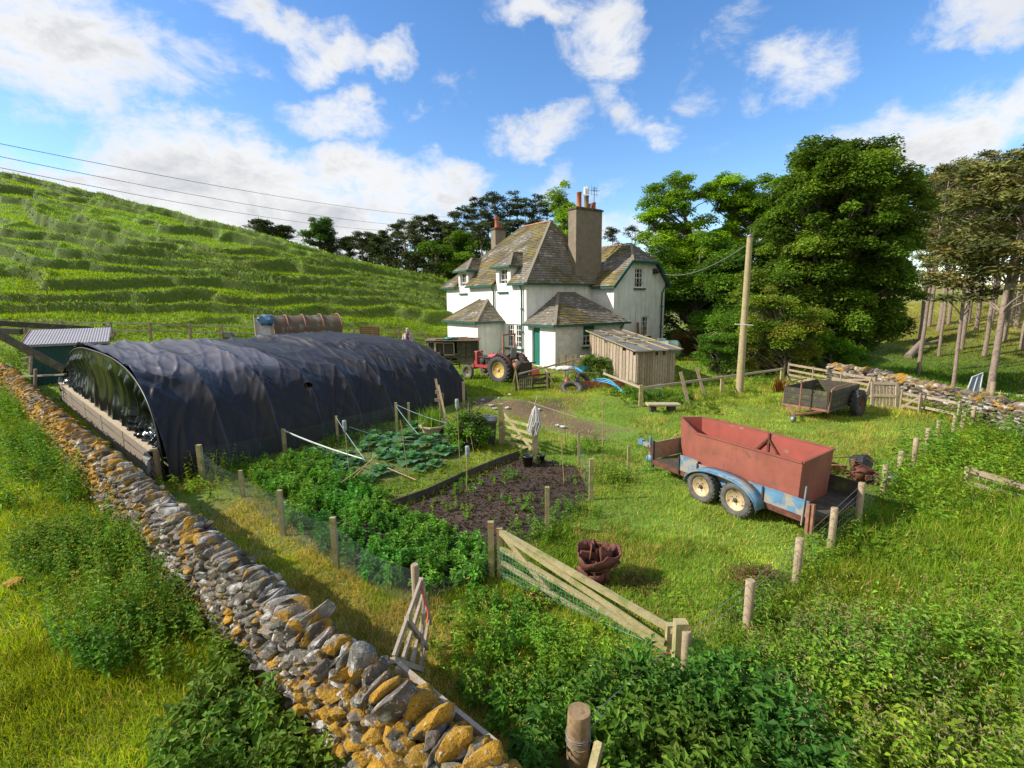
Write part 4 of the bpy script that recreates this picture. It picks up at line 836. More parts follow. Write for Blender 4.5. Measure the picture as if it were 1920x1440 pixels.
MAT['stone'] = vcolm('lichened_stone', .95, 42, .42, 1., .03, det=9, spots=[(13, .60, .03, (.28, .13, .010)), (95, .56, .10, (.085, .05, .015)), (27, .615, .03, (.50, .48, .42)), (70, .60, .04, (.05, .045, .04))])
def path_at(pts, s):
    acc = 0
    for a, b in zip(pts[:-1], pts[1:]):
        a = Vector(a); b = Vector(b); l = (b-a).length
        if s <= acc+l or b == Vector(pts[-1]): return a.lerp(b, min(1, (s-acc)/l)), (b-a).normalized()
        acc += l
def stone_wall(name, pts, hgt, wid, label, ss, lichf, seed, copes=100, grade=1.0, rsize=(.17, .12, .10), cthick=.1, cgray=(.33, .295, .24), both=True, lean=.5, hf=None):
    rr = np.random.default_rng(seed); pts = [Vector((p[0], p[1])) for p in pts]; L = sum((b-a).length for a, b in zip(pts[:-1], pts[1:])); hf = hf or (lambda s: hgt)
    mid, _ = path_at(pts, L/2); root = thing(name, label, 'stone wall', (mid.x, mid.y, g1(mid.x, mid.y))); off = np.array(root.location)
    # rubble core
    mb = MB(root.location); n = int(L/.5); prev = None
    for i in range(n+1):
        p, d = path_at(pts, L*i/n); nn = Vector((-d.y, d.x)); z = g1(p.x, p.y); h = hf(L*i/n)-.08
        cs = [(p+nn*(wid*.38), z-.3), (p+nn*(wid*.30), z+h), (p-nn*(wid*.30), z+h), (p-nn*(wid*.38), z-.3)]; cs = [Vector((q.x, q.y, zz)) for q, zz in cs]
        if prev: mb.add(prev+cs, [(0, 1, 5, 4), (1, 2, 6, 5), (2, 3, 7, 6)])
        prev = cs
    mb.build('core', MAT['core_stone'], root)
    A = Acc()
    for sd in ((1, -1) if both else (1,)):
        for row in range(int(hgt/rsize[2]/.9)+1):
            s = rr.uniform(0, .1)
            while s < L:
                p, d = path_at(pts, s); D = p.length; k = (1.0 if D < 12 else 1.25)*grade; ln = rsize[0]*rr.uniform(.55, 1.5)*k; z = row*rsize[2]*.9+rr.uniform(-.02, .02)
                if z < hf(s)-.05:
                    nn = Vector((-d.y, d.x))*sd; o_ = wid/2*(1-.2*z/hgt)-.05+rr.uniform(-.03, .03); c = (p.x+nn.x*o_, p.y+nn.y*o_, g1(p.x, p.y)+z+.05)
                    ang = math.atan2(d.y, d.x)+rr.uniform(-.25, .25); R = np.array((Matrix.Rotation(ang, 3, 'Z') @ Matrix.Rotation(rr.uniform(-.3, .3), 3, 'Y') @ Matrix.Rotation(rr.uniform(-.3, .3), 3, 'X')))
                    V, F, C = rock(rr, c, (ln, .2*rr.uniform(.8, 1.3), rsize[2]*rr.uniform(.8, 1.35)), R, D < 7, lichf(s, z/hgt, sd)*rr.uniform(.55, 1.25), cgray, .45); A.add(V-off, F, None, C)
                s += ln*.86
    # fill stones along the top under the coping
    A.build('face_stones', MAT['stone'], root)
    items = []; s = .1
    while s < L:
        p, d = path_at(pts, s); th = cthick*rr.uniform(.45, 1.9)*grade; zt = g1(p.x, p.y)+hf(s); big = rr.uniform(0, 1) < .08
        hh = rr.uniform(.17, .33)*grade; R = np.array(Matrix.Rotation(math.atan2(d.y, d.x)+rr.uniform(-.4, .4), 3, 'Z') @ Matrix.Rotation(lean*rr.uniform(-.2, 1.9), 3, 'Y') @ Matrix.Rotation(rr.uniform(-.25, .25), 3, 'X'))
        V, F, C = rock(rr, (p.x, p.y, zt-.02), (th*(2 if big else 1), wid*rr.uniform(.62, .95), hh), R, p.length < 13, lichf(s, 1.1, 0)*rr.uniform(.1, 1.5), cgray, .35); items.append((p.length, V, F, C)); s += th*.78
    items.sort(key=lambda q: q[0])
    for q in items[:copes]:
        ctr = q[1].mean(0); o = np_mesh('coping_stone', q[1]-ctr, q[2], None, q[3], MAT['stone'], root); o.location = tuple(ctr-off)
    if items[copes:]:
        A = Acc(); [A.add(q[1]-off, q[2], None, q[3]) for q in items[copes:]]; o = A.build('coping', MAT['stone'], root); o['kind'] = 'stuff'
    return root, L
MAT['core_stone'] = PM('wall_core', (.07, .06, .05), (.04, .035, .03), 10, .95, bmp=.6)
_Lw = sum((Vector(b)-Vector(a)).length for a, b in zip(WALLPTS[:-1], WALLPTS[1:]))
_WT = []; _acc = 0
for a_, b_ in zip(WALLPTS[:-1], WALLPTS[1:]): _WT.append(_acc); _acc += (Vector(b_)-Vector(a_)).length
_WT.append(_acc)   # path length at the wall's bend points
def lich_main(s, h, sd):
    i = np.interp(s, _WT, range(len(_WT)))     # 0..: bend index
    v = np.interp(i, [0, 1, 2, 2.6, 3.2, 3.6, 4.2, 5, 5.8, 6.3, 7, 8, 10], [1.1, 1.2, 1.35, 1.3, .7, .45, .55, .5, .75, 1.0, 1.05, 1.05, 1.0])
    return v*(.8 if h < .5 and i > 3 and i < 6 else 1)
def wall_h(s): return .98
stone_wall('drystone_wall', WALLPTS, 1.0, .43, 'long drystone wall crusted with orange lichen, running from bottom centre to the far left', None, lich_main, 5, 100, 1.0, (.15, .12, .095), .095, lean=.45, hf=wall_h)
# big slab near the end of the wall, held loose on its top
def boulder(x, y, size, rz, lich, gray, label, h, tilt=(0, 0), sd=3, cat='stone'):
    q = GH(x, y, h); rr = np.random.default_rng(sd); V, F, C = rock(rr, (0, 0, 0), size, np.array(Euler((tilt[0], tilt[1], rz)).to_matrix()), True, lich, gray, .5)
    o = np_mesh('boulder', V, F, None, C, MAT['stone']); o.location = q; return tag(o, label, cat)
boulder(748, 1318, (.22, .40, .42), -.75, .0, (.26, .245, .20), 'large smooth grey stone slab with white lichen spots leaning on the wall', 1.07, (.1, .5), 4)
boulder(600, 1150, (.16, .40, .32), -.6, .1, (.42, .36, .28), 'pale tan slab tilted on the wall coping', 1.02, (.1, .6), 8)
boulder(672, 1240, (.26, .28, .26), -.6, .45, (.5, .48, .44), 'pale round stone with white and yellow lichen on the wall', 1.08, (.1, .3), 9)
boulder(28, 1094, (.26, .20, .12), .3, 1.5, (.3, .25, .1), 'orange moss-covered stone lying in the grass on the far left', .05, sd=12)
for (x, y, s_, sd) in ((815, 1352, (.13, .32, .30), 21), (862, 1392, (.16, .33, .30), 22), (905, 1432, (.17, .33, .28), 23)):
    boulder(x, y, s_, -.7, 1.5, (.35, .3, .22), {21: 'orange-crusted coping stone just beyond the grey slab', 22: 'orange lichened stone second from the bottom end of the wall', 23: 'orange lichened stone at the bottom end of the wall'}[sd], 1.03, (.1, .3), sd)
RWP = [tuple(G(x, y, .75)[:2]) for x, y in ((1560, 686), (1600, 693), (1660, 703), (1710, 716), (1760, 728), (1810, 740), (1860, 752), (1925, 768), (2010, 790))]
stone_wall('boundary_wall', RWP, .8, .5, 'tumbled stone boundary wall with yellow mossy cope at the right under the pines', None, lambda s, h, sd: 0.75 if h > .8 else .3, 9, 60, 1.25, (.18, .13, .12), .17, (.30, .25, .18), lean=.1)
# ================================================================== black plastic tunnel
tNR = Vector((-7.75, 10.42, 0)); tNL = G(128, 752); tFR = Vector((-1.98, 19.35, 0)); tFL = tNL+(tFR-tNR)*1.02; tFL.z = g1(tFL.x, tFL.y)
TC = (tNR+tNL+tFR+tFL)/4; TC.z = 0
tun = thing('covered_tunnel', 'long low tunnel draped in wrinkled black plastic with a boarded end', 'polytunnel', TC)
MAT['wood_end'] = wood('grey_end_boards', (.27, .225, .165), (.17, .14, .10), island=.3)
def hoop(t, s, push=0.):
    r = tNR.lerp(tFR, t); l = tNL.lerp(tFL, t); m = (r+l)/2; th = math.pi*s; e = 2/(3.5 if s < .5 else 2.3)
    cx = math.copysign(abs(math.cos(th))**e, math.cos(th)); sz = abs(math.sin(th))**e; hgt = (2.55-.85*t)+.05*math.sin(9*t)
    p = m+(r-m)*cx*(1+push); zb = r.z*(1-s)+l.z*s; p.z = zb+hgt*sz*(1+push*.4); return p
def tunnel_cover():
    ns, nt = 260, 420; S = np.linspace(0, 1, ns); T = np.linspace(0, 1, nt); TT, SS = np.meshgrid(T, S, indexing='ij')
    P = np.array([[tuple(hoop(t, s)) for s in S] for t in T]); NV = np.cross(np.gradient(P, axis=0), np.gradient(P, axis=1)); NV /= np.maximum(np.linalg.norm(NV, axis=2, keepdims=True), 1e-6)
    if NV[nt//2, ns//2, 2] < 0: NV = -NV
    nb = 8; ph = (TT*nb) % 1; sag = -(4*ph*(1-ph))*(.15+.06*np.sin(np.floor(TT*nb)*2.1)); sag *= np.sin(np.pi*SS)**.35
    u = TT*11; v = SS*9
    def ridged(a, b, s): return 1-np.abs(2*fbm(a, b, s, 3)-1)
    w1 = (ridged(u*1.1+v*.9, (v-u)*.28, 3)**3)*.10; w2 = (ridged(u*2.6-v*1.2, (v+u)*.5, 8)**4)*.055; w3 = (ridged(u*.5+v*.12, v*2.2, 14)**4)*.06*sst(.35, .55, SS+.1*np.sin(u))
    d = sag+(w1+w2+w3)*(.55+.9*fbm(u*.4, v*.4, 21, 2)); low = np.exp(-(np.minimum(SS, 1-SS)/.055)**2); d = d+low*(.10+.16*fbm(u*1.6, v*.2, 31, 2))
    # overlapping upper sheet: a raised edge over the first bays
    edge = .285+.02*np.sin(TT*30)*0; top = sst(edge-.0015, edge+.0015, SS)*(TT < .36); d = d+top*.016
    P = P+NV*d[..., None]; P[..., 2] = np.maximum(P[..., 2], np.interp(SS, [0, 1], [0, tNL.z])-.05)
    col = np.ones((nt, ns, 3))*np.array([.026, .0245, .0245]); gr = sst(.27, .29, SS)*(TT < .36); col = col+gr[..., None]*np.array([.060, .056, .066])  # upper sheet greyer, with the sky's sheen painted into its colour
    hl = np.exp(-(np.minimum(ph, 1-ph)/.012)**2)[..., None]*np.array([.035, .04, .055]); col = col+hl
    idx = np.arange(nt*ns).reshape(nt, ns); Q = np.stack([idx[:-1, :-1], idx[1:, :-1], idx[1:, 1:], idx[:-1, 1:]], -1).reshape(-1, 4)
    # cut the torn hole in the lower side of the fourth bay
    hole = (np.abs(TT[:-1, :-1]-.372)/.012)**2+(np.abs(SS[:-1, :-1]-.150)/.012)**2; rag = hole.ravel()+.7*(vn(TT[:-1, :-1].ravel()*300, SS[:-1, :-1].ravel()*200, 3)-.5) > 1; Q = Q[rag]
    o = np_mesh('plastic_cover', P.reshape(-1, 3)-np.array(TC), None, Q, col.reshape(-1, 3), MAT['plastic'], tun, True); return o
def plastic(name, rough, spec, add):
    m, t, b, o = new_mat(name); a = N(t, 'ShaderNodeAttribute', attribute_name='Col'); t.links.new(a.outputs['Color'], b.inputs['Base Color'])
    n = noise(t, 5, 6, .65); t.links.new(math_(t, 'MULTIPLY_ADD', n, .22, rough-.11), b.inputs['Roughness']); b.inputs['Specular IOR Level'].default_value = spec; bump(t, b, n, .22 if rough > .3 else .05, .03); return m
MAT['plastic'] = plastic('black_plastic_sheet', .45, .17, 0); MAT['plastic_end'] = plastic('glossy_black_plastic', .16, .22, 0)
tunnel_cover()
def tunnel_end(t=0., flip=1, name='end_sheet', top=.8):
    nu, nv = 300, 70; r = tNR.lerp(tFR, t); l = tNL.lerp(tFL, t); ax = (l-r).normalized(); nrm = Vector((ax.y, -ax.x, 0)).normalized(); 
    if nrm.dot(tNR-tFR) < 0: nrm = -nrm
    nrm *= flip; P = np.zeros((nu, nv, 3)); D = np.zeros((nu, nv))
    for i in range(nu):
        s = .03+.94*i/(nu-1); th = hoop(t, s); zb = (r.z*(1-s)+l.z*s)+top; k = (th-r).dot(ax); b_ = r+ax*k; 
        z0 = min(zb, th.z-.03)
        for j in range(nv):
            v = j/(nv-1); p = Vector((b_.x, b_.y, th.z+(z0-th.z)*v)); P[i, j] = p
    U = np.linspace(0, 1, nu)[:, None]*np.ones((1, nv)); Vv = np.ones((nu, 1))*np.linspace(0, 1, nv)[None]
    f = (1-np.abs(2*fbm(U*34+Vv*2.5*(U-.4), Vv*.25, 3, 2)-1))**2*.20*sst(0, .25, Vv)*(1-.3*sst(.75, 1, Vv)); g_ = (fbm(U*6, Vv*.4, 8, 2)-.5)*.22*np.sin(np.pi*Vv); f2 = (1-np.abs(2*fbm(U*22+Vv*9, Vv*6-U*9, 5, 3)-1))**3*.10*sst(.5, .9, Vv)*sst(.45, .1, U)
    D = f+g_-.12*np.sin(np.pi*Vv)+f2; P = P+D[..., None]*np.array(nrm)
    idx = np.arange(nu*nv).reshape(nu, nv); Q = np.stack([idx[:-1, :-1], idx[1:, :-1], idx[1:, 1:], idx[:-1, 1:]], -1).reshape(-1, 4)
    return np_mesh(name, P.reshape(-1, 3)-np.array(TC), None, Q, np.tile([.006, .0095, .008], (nu*nv, 1)), MAT['plastic_end'], tun, True)
tunnel_end(); tunnel_end(1., 1, 'end_sheet', .35)
hp = MB(TC); hp.col = (.02, .025, .03); hp.tube([hoop(0, s, .004) for s in np.linspace(.0, 1, 60)], .022, 6); hp.build('hoop', MAT['black_plastic'], tun)
for k in range(1, 9): hp = MB(TC); hp.tube([hoop(k/8, s, -.012) for s in np.linspace(.0, 1, 40)], .02, 5, cap=False); hp.build('hoop', MAT['grey_metal'], tun)
ax = (tNL-tNR); out = Vector((-ax.y, ax.x, 0)).normalized()
if out.dot(tNR-tFR) < 0: out = -out
nbays = 5
for b_ in range(nbays):
    for row, (z0, hh) in enumerate(((.12, .20), (.37, .21), (.63, .215))):
        a0 = tNR.lerp(tNL, b_/nbays+.003)+out*.16; a1 = tNR.lerp(tNL, (b_+1)/nbays-.003)+out*.16; m = MB(TC); m.beam(a0+Vector((0, 0, z0)), a1+Vector((0, 0, z0+.02*((b_*3+row) % 3-1))), .03, hh); m.build('end_board', MAT['wood_end'], tun)
for b_ in range(nbays+1): a0 = tNR.lerp(tNL, b_/nbays)+out*.09; m = MB(TC); m.beam(a0-Vector((0, 0, .3)), a0+Vector((0, 0, .76)), .09, .08); m.build('end_post', MAT['wood'], tun)
m = MB(TC); m.beam(tNR+out*.13+Vector((0, 0, .79)), tNL+out*.13+Vector((0, 0, .79)), .15, .045); m.build('top_rail', MAT['wood_pale'], tun)
# tattered plastic ends hanging at both corners
def rag(p, w, h, name, colr, seed):
    rr = random.Random(seed); vs = []; n = 12; k = 5
    for i in range(n):
        for j in range(k): vs.append((rr.uniform(-.03, .03)+w*(j/(k-1)-.5)*(1-.5*i/n), rr.uniform(-.03, .03)+.06*math.sin(j*2+i*.5), -h*i/(n-1)))
    fs = [(i*k+j, i*k+j+1, (i+1)*k+j+1, (i+1)*k+j) for i in range(n-1) for j in range(k-1)]
    m = MB(TC); m.M = Matrix.Translation(p) @ Matrix.Rotation(-.7, 4, 'Z'); m.col = colr; m.add(vs, fs, True); m.build(name, MAT['plastic'], tun, vcol=True)
rag(tNR+out*.2+Vector((-.1, .05, .75)), .16, .72, 'torn_strip', (.30, .31, .32), 3); rag(tNL+out*.15+Vector((0, 0, 1.0)), .5, 1.05, 'torn_strip', (.05, .06, .075), 5)
# ================================================================== trees
def limb(mb, a, b, r0, r1, rr, n=6, sag=.0, wig=.06):
    a = Vector(a); b = Vector(b); L = (b-a).length; pts = []; rs = []
    o = Vector((rr.uniform(-1, 1), rr.uniform(-1, 1), rr.uniform(-.3, 1)))*L*wig
    for i in range(n+1):
        t = i/n; p = a.lerp(b, t)+o*math.sin(math.pi*t)*1.0+Vector((rr.uniform(-1, 1), rr.uniform(-1, 1), 0))*L*wig*.25*(0 < i < n)+Vector((0, 0, -sag*L*math.sin(math.pi*t))); pts.append(p); rs.append(r0+(r1-r0)*t)
    mb.tube(pts, rs, 7, cap=False); return pts
def crown_leaves(clumps, per, size, cols, rng, flat=.55, width=.6, upn=.8, droop=.2, shell=.5, tone=.3):
    """clumps: (x,y,z,rx,ry,rz). Leaves sit mostly in the outer shell of each clump."""
    A = Acc(); C = np.array(clumps); vol = (C[:, 3]*C[:, 4]*C[:, 5])**(2/3); n = np.maximum((per*vol/vol.mean()).astype(int), 8); i = np.repeat(np.arange(len(C)), n); m = len(i)
    d = rng.normal(0, 1, (m, 3)); d /= np.linalg.norm(d, axis=1, keepdims=True); d[:, 2] = np.where(d[:, 2] < -.35, -d[:, 2], d[:, 2]); r = rng.uniform(0, 1, m)**shell; r *= 1+.25*(fbm(d[:, 0]*3+i*5, d[:, 1]*3+d[:, 2]*2, 3, 3)-.5)*2
    P = C[i, :3]+d*r[:, None]*C[i, 3:6]; yaw = rng.uniform(0, 2*np.pi, m); D = np.stack([np.cos(yaw), np.sin(yaw), rng.normal(-.15, .3, m)], -1)+d*.6; Nn = d*(1-upn)+np.array([0, 0, 1.])*upn+rng.normal(0, .35, (m, 3)); L = size*rng.uniform(.6, 1.4, m)
    V, T, q = leaves(P, D, Nn, L, L*width, .12, droop); cc = np.array(cols); ci = rng.integers(0, len(cc), len(C)); col = cc[ci][i]*(1+tone*(rng.uniform(0, 1, len(C))[i][:, None]-.5)*2); A.add(V, T, None, np.repeat(gcol(m, rng, col, .22, .08), q, 0)); return A
def build_tree(name, label, cat, base, trunk, clumps, per, size, cols, seed, leafmat='leaf', barkmat='bark', group=None, origin=True, **kw):
    """trunk: list of (point, radius) relative to the base; clumps relative to the base"""
    rr = random.Random(seed); rg = np.random.default_rng(seed); root = thing(name, label, cat, base, 0, group)
    mb = MB(); pts = [Vector(p) for p, r in trunk]; rs = [r for p, r in trunk]; P2 = []; R2 = []
    for i in range(len(pts)-1):
        for k in range(3):
            t = k/3; P2.append(pts[i].lerp(pts[i+1], t)+Vector((rr.uniform(-1, 1), rr.uniform(-1, 1), 0))*rs[i]*.25*(i+k > 0)); R2.append(rs[i]+(rs[i+1]-rs[i])*t)
    P2.append(pts[-1]); R2.append(rs[-1]); mb.tube(P2, R2, 10, cap=False)
    for c in clumps:
        c = Vector(c[:3]); best = None
        for p, r in zip(P2, R2):
            hd = math.hypot(c.x-p.x, c.y-p.y); want = c.z-hd*.75
            s = abs(p.z-want)+.35*(c-p).length
            if best is None or s < best[0]: best = (s, p, r)
        r0 = min(best[2]*.45, .03+.022*(c-best[1]).length); limb(mb, best[1], c, r0, .012, rr, 6, wig=kw.get('wig', .10))
        for _ in range(kw.get('twigs', 2)): e = c+Vector((rr.uniform(-1, 1), rr.uniform(-1, 1), rr.uniform(-.2, .8)))*kw.get('twl', .6); limb(mb, best[1].lerp(c, .7), e, r0*.35, .006, rr, 3)
    mb.build('trunk', MAT[barkmat], root)
    kk = {k: v for k, v in kw.items() if k in ('flat', 'width', 'upn', 'droop', 'shell', 'tone')}
    crown_leaves(clumps, per, size, cols, rg, **kk).build('crown', MAT[leafmat], root); return root
def ell_clumps(rr, n, c, R, size, flat=.5, shell=.45, zmin=None, jag=.15, lower=True):
    out = []
    for _ in range(n):
        while True:
            d = Vector((rr.gauss(0, 1), rr.gauss(0, 1), rr.gauss(0, 1))).normalized()
            if lower or d.z > -.45: break
        r = rr.random()**shell*(1+rr.uniform(-jag, jag)); p = Vector((c[0]+d.x*R[0]*r, c[1]+d.y*R[1]*r, c[2]+d.z*R[2]*r))
        if zmin is not None and p.z < zmin: p.z = zmin+rr.random()*.6
        s = size*rr.uniform(.65, 1.35); out.append((p.x, p.y, p.z, s, s, s*flat*rr.uniform(.8, 1.3)))
    return out
rt = random.Random(11)
# the big sycamore
cl = ell_clumps(rt, 290, (-.1, .3, 8.0), (3.9, 3.7, 4.5), .74, .7, .34, jag=.06)+ell_clumps(rt, 190, (-.1, .4, 4.0), (4.5, 2.8, 3.4), .78, .7, .36, zmin=.7)+ell_clumps(rt, 40, (.1, .2, 10.6), (2.3, 2.3, 1.7), .6, .65, .3, jag=.05)
build_tree('sycamore_tree', 'huge dense dark green sycamore towering over the stone wall', 'tree', (18.5, 28.4, g1(18.5, 28.4)-.1), [((0, 0, 0), .42), ((.05, 0, 2.5), .36), ((-.1, .1, 5), .28), ((.1, .1, 8), .2), ((.2, .1, 11), .08)], cl, 620, .15, [(.075, .135, .025), (.095, .17, .03), (.13, .20, .04), (.06, .11, .022)], 5, width=.75, upn=.7, shell=.45, tone=.25)
# two open bright ash trees behind the pole
def at(px, Y): return (px-960)/CF*Y*1.0
def ash(name, label, pxc, Y, ztop, wm, cl, seed, per=420, cols=((.13, .24, .02), (.18, .30, .028), (.11, .21, .02)), trunk=None, size=.2, **kw):
    x = at(pxc, Y); b = Vector((x, Y, g1(x, Y)-.1)); return build_tree(name, label, 'tree', b, trunk or [((0, 0, 0), .35), ((.1, 0, 3), .28), ((-.2, .2, 6.5), .2), ((.1, 0, ztop*.72), .1), ((.3, 0, ztop*.9), .04)], cl, per, size, cols, seed, width=.5, upn=.55, **kw)
c1 = ell_clumps(rt, 30, (-2.6, 0, 12.2), (3.0, 2.2, 2.3), .72, .6, .6)+ell_clumps(rt, 20, (-4.3, 0, 10.6), (1.6, 1.6, 1.8), .6, .6, .6)+ell_clumps(rt, 44, (-1.4, 0, 8.6), (3.6, 3, 2.8), .95, .6, .5)+ell_clumps(rt, 60, (-.6, 0, 5.2), (4.6, 3.4, 3.2), 1.05, .6, .5)
ash('ash_tree', 'bright green ash tree with open crown right behind the house', 1318, 41, 14, 4, c1, 21, 520, trunk=[((0, 0, 0), .4), ((0, 0, 4), .34), ((-.6, 0, 7.5), .26), ((-1.6, 0, 10), .16), ((-2.6, 0, 12.8), .05)])
c2 = ell_clumps(rt, 54, (-.5, 0, 13.6), (3.4, 2, 2.0), .75, .6, .6)+ell_clumps(rt, 30, (-1.8, 0, 9.6), (2.2, 2, 2.2), .75, .6, .6)+ell_clumps(rt, 34, (1.9, 0, 11.8), (2.2, 1.8, 2.0), .7, .6, .6)+ell_clumps(rt, 16, (-1.4, 0, 11.3), (1.5, 1.5, 1.2), .6, .55, .6)+ell_clumps(rt, 50, (.2, 0, 6), (3.4, 3, 4), 1.0, .6, .5)
ash('ash_tree', 'taller spindly ash tree showing dark limbs between the pole and the sycamore', 1392, 42, 15.5, 3, c2, 22, 520, trunk=[((0, 0, 0), .38), ((0, 0, 5), .3), ((.1, 0, 9), .24), ((-.1, 0, 12), .13), ((-.2, 0, 14.6), .04)])
c3 = ell_clumps(rt, 70, (0, 0, 4.4), (4.3, 3, 4.2), 1.1, .6, .42, zmin=.5)
ash('elm_tree', 'dark low spreading tree filling the gap right of the house', 1300, 38, 8.5, 3, c3, 23, 760, ((.06, .13, .02), (.045, .10, .018), (.08, .16, .02)))
c3 = ell_clumps(rt, 60, (0, 0, 3.8), (3.4, 3, 3.6), 1.0, .6, .42, zmin=.4)
ash('elm_tree', 'dark leafy tree directly behind the utility pole', 1395, 33, 7.5, 3, c3, 24, 760, ((.055, .125, .02), (.045, .10, .018), (.08, .16, .022)))
c4 = ell_clumps(rt, 40, (0, 0, 9.2), (2.2, 2.2, 4.2), .9, .7, .5)
ash('ash_tree', 'light green tree peeking over the roof left of the big chimney', 1052, 52, 13.5, 3, c4, 25, 420, ((.15, .27, .03), (.19, .30, .04)), size=.24)
c4 = ell_clumps(rt, 60, (0, 0, 3.4), (4.2, 3, 3.2), 1.1, .6, .5)
ash('ash_tree', 'fresh green broadleaf tree below the pines left of the farmhouse', 855, 56, 7, 3, c4, 26, 520, ((.075, .15, .022), (.10, .19, .028)), size=.26)
ash('ash_tree', 'small green tree on the ridge skyline', 614, 62, 5.2, 3, ell_clumps(rt, 34, (0, 0, 3.6), (1.7, 2, 1.7), .7, .6, .5), 27, 300, ((.06, .13, .03), (.05, .11, .03)), size=.22, trunk=[((0, 0, 0), .25), ((.1, 0, 2), .2), ((0, 0, 4.2), .06)])
c4 = ell_clumps(rt, 46, (0, 0, 3.6), (3.2, 2.5, 3.2), .95, .6, .5)
ash('elm_tree', 'dull green tree peeking above the wing roof', 1165, 50, 9, 3, ell_clumps(rt, 46, (0, 0, 5.0), (3.2, 2.5, 4.0), .95, .6, .5), 28, 420, ((.05, .11, .02), (.07, .15, .03)))
# shrubs
def shrub(name, label, P, clumps, per, size, cols, seed, **kw): return build_tree(name, label, 'shrub', P, [((0, 0, 0), .08), ((.05, 0, .6), .05), ((0, .1, 1.2), .02)], clumps, per, size, cols, seed, **kw)
q = G(1350, 706); shrub('round_bush', 'rounded clipped green bush beside the utility pole', (q.x, q.y, q.z), ell_clumps(rt, 70, (0, .4, 1.15), (1.15, 1.0, 1.05), .34, .7, .25, zmin=.12), 330, .085, ((.07, .16, .02), (.09, .19, .022), (.055, .13, .02)), 31)
q = AY(1470, 690, 24.2); q.z = g1(q.x, q.y); shrub('mixed_shrub', 'tall loose shrub with yellowish tips under the sycamore', (q.x, q.y, q.z), ell_clumps(rt, 90, (0, .6, 2.0), (2.4, 1.3, 2.0), .5, .7, .35, zmin=.2)+ell_clumps(rt, 20, (-.6, .4, 3.5), (1.2, .8, .7), .35, .7, .5), 360, .10, ((.12, .20, .03), (.17, .23, .04), (.09, .16, .025), (.19, .20, .055)), 32)
q = AY(1425, 640, 26.5); q.z = g1(q.x, q.y); shrub('mixed_shrub', 'leafy shrub behind the pole between bush and trees', (q.x, q.y, q.z), ell_clumps(rt, 60, (0, .6, 1.8), (2.2, 1.3, 2.0), .6, .7, .35, zmin=.2), 360, .12, ((.06, .13, .02), (.08, .17, .025)), 33)
q = G(1560, 700); shrub('mixed_shrub', 'bright leafy sycamore suckers behind the five-bar hurdle', (q.x, q.y+.3, q.z), ell_clumps(rt, 44, (0, .4, .9), (2.6, .8, .9), .45, .6, .4, zmin=.2), 300, .13, ((.08, .19, .02), (.10, .22, .025)), 34)
q = Vector((11.9, 33.2, 0)); shrub('hedge', 'brown twiggy hedge panel beside the oil tank', q, ell_clumps(rt, 60, (0, 0, .9), (1.2, .35, .85), .3, .9, .5, zmin=.15), 260, .07, ((.11, .075, .05), (.09, .10, .04), (.13, .085, .05)), 35)
# pines
def pine_clumps(rr, h, w, cz=.5, n=26, top=1., flat=.42, sz=.9):
    out = []
    for k in range(n):
        t = rr.random()**.8; z = h*(cz+(1-cz)*t); ww = w*(1-.55*t**2)*math.sqrt(rr.random()); a = rr.uniform(0, 6.28); s = sz*rr.uniform(.6, 1.35)*(1-.25*t); out.append((math.cos(a)*ww, math.sin(a)*ww, min(z, h-.3), s*1.25, s*1.25, s*flat))
    out.append((0, 0, h-.45, .8*sz, .8*sz, .4*sz)); return out
NC = ((.085, .10, .045), (.11, .12, .055), (.07, .085, .04), (.135, .125, .065)); ND = ((.035, .055, .025), (.05, .07, .03), (.03, .045, .022))
def pine(name, label, P, h, w, seed, cz=.5, n=30, per=330, size=.19, cols=NC, tr=.2, group=None, sz=.9, lean=0, flat=.42, **kw):
    rr = random.Random(seed); return build_tree(name, label, 'tree', P, [((0, 0, 0), tr), ((lean*.2+rr.uniform(-.1, .1), 0, h*.35), tr*.8), ((lean*.6, rr.uniform(-.1, .1), h*.7), tr*.55), ((lean, 0, h-.4), tr*.12)], pine_clumps(rr, h, w, cz, n, sz=sz, flat=flat), per, size, cols, seed, 'needle', 'bark_pine', group, width=kw.get('width', .34), upn=.35, droop=.05, shell=.7, wig=.14, twigs=1, tone=.35)
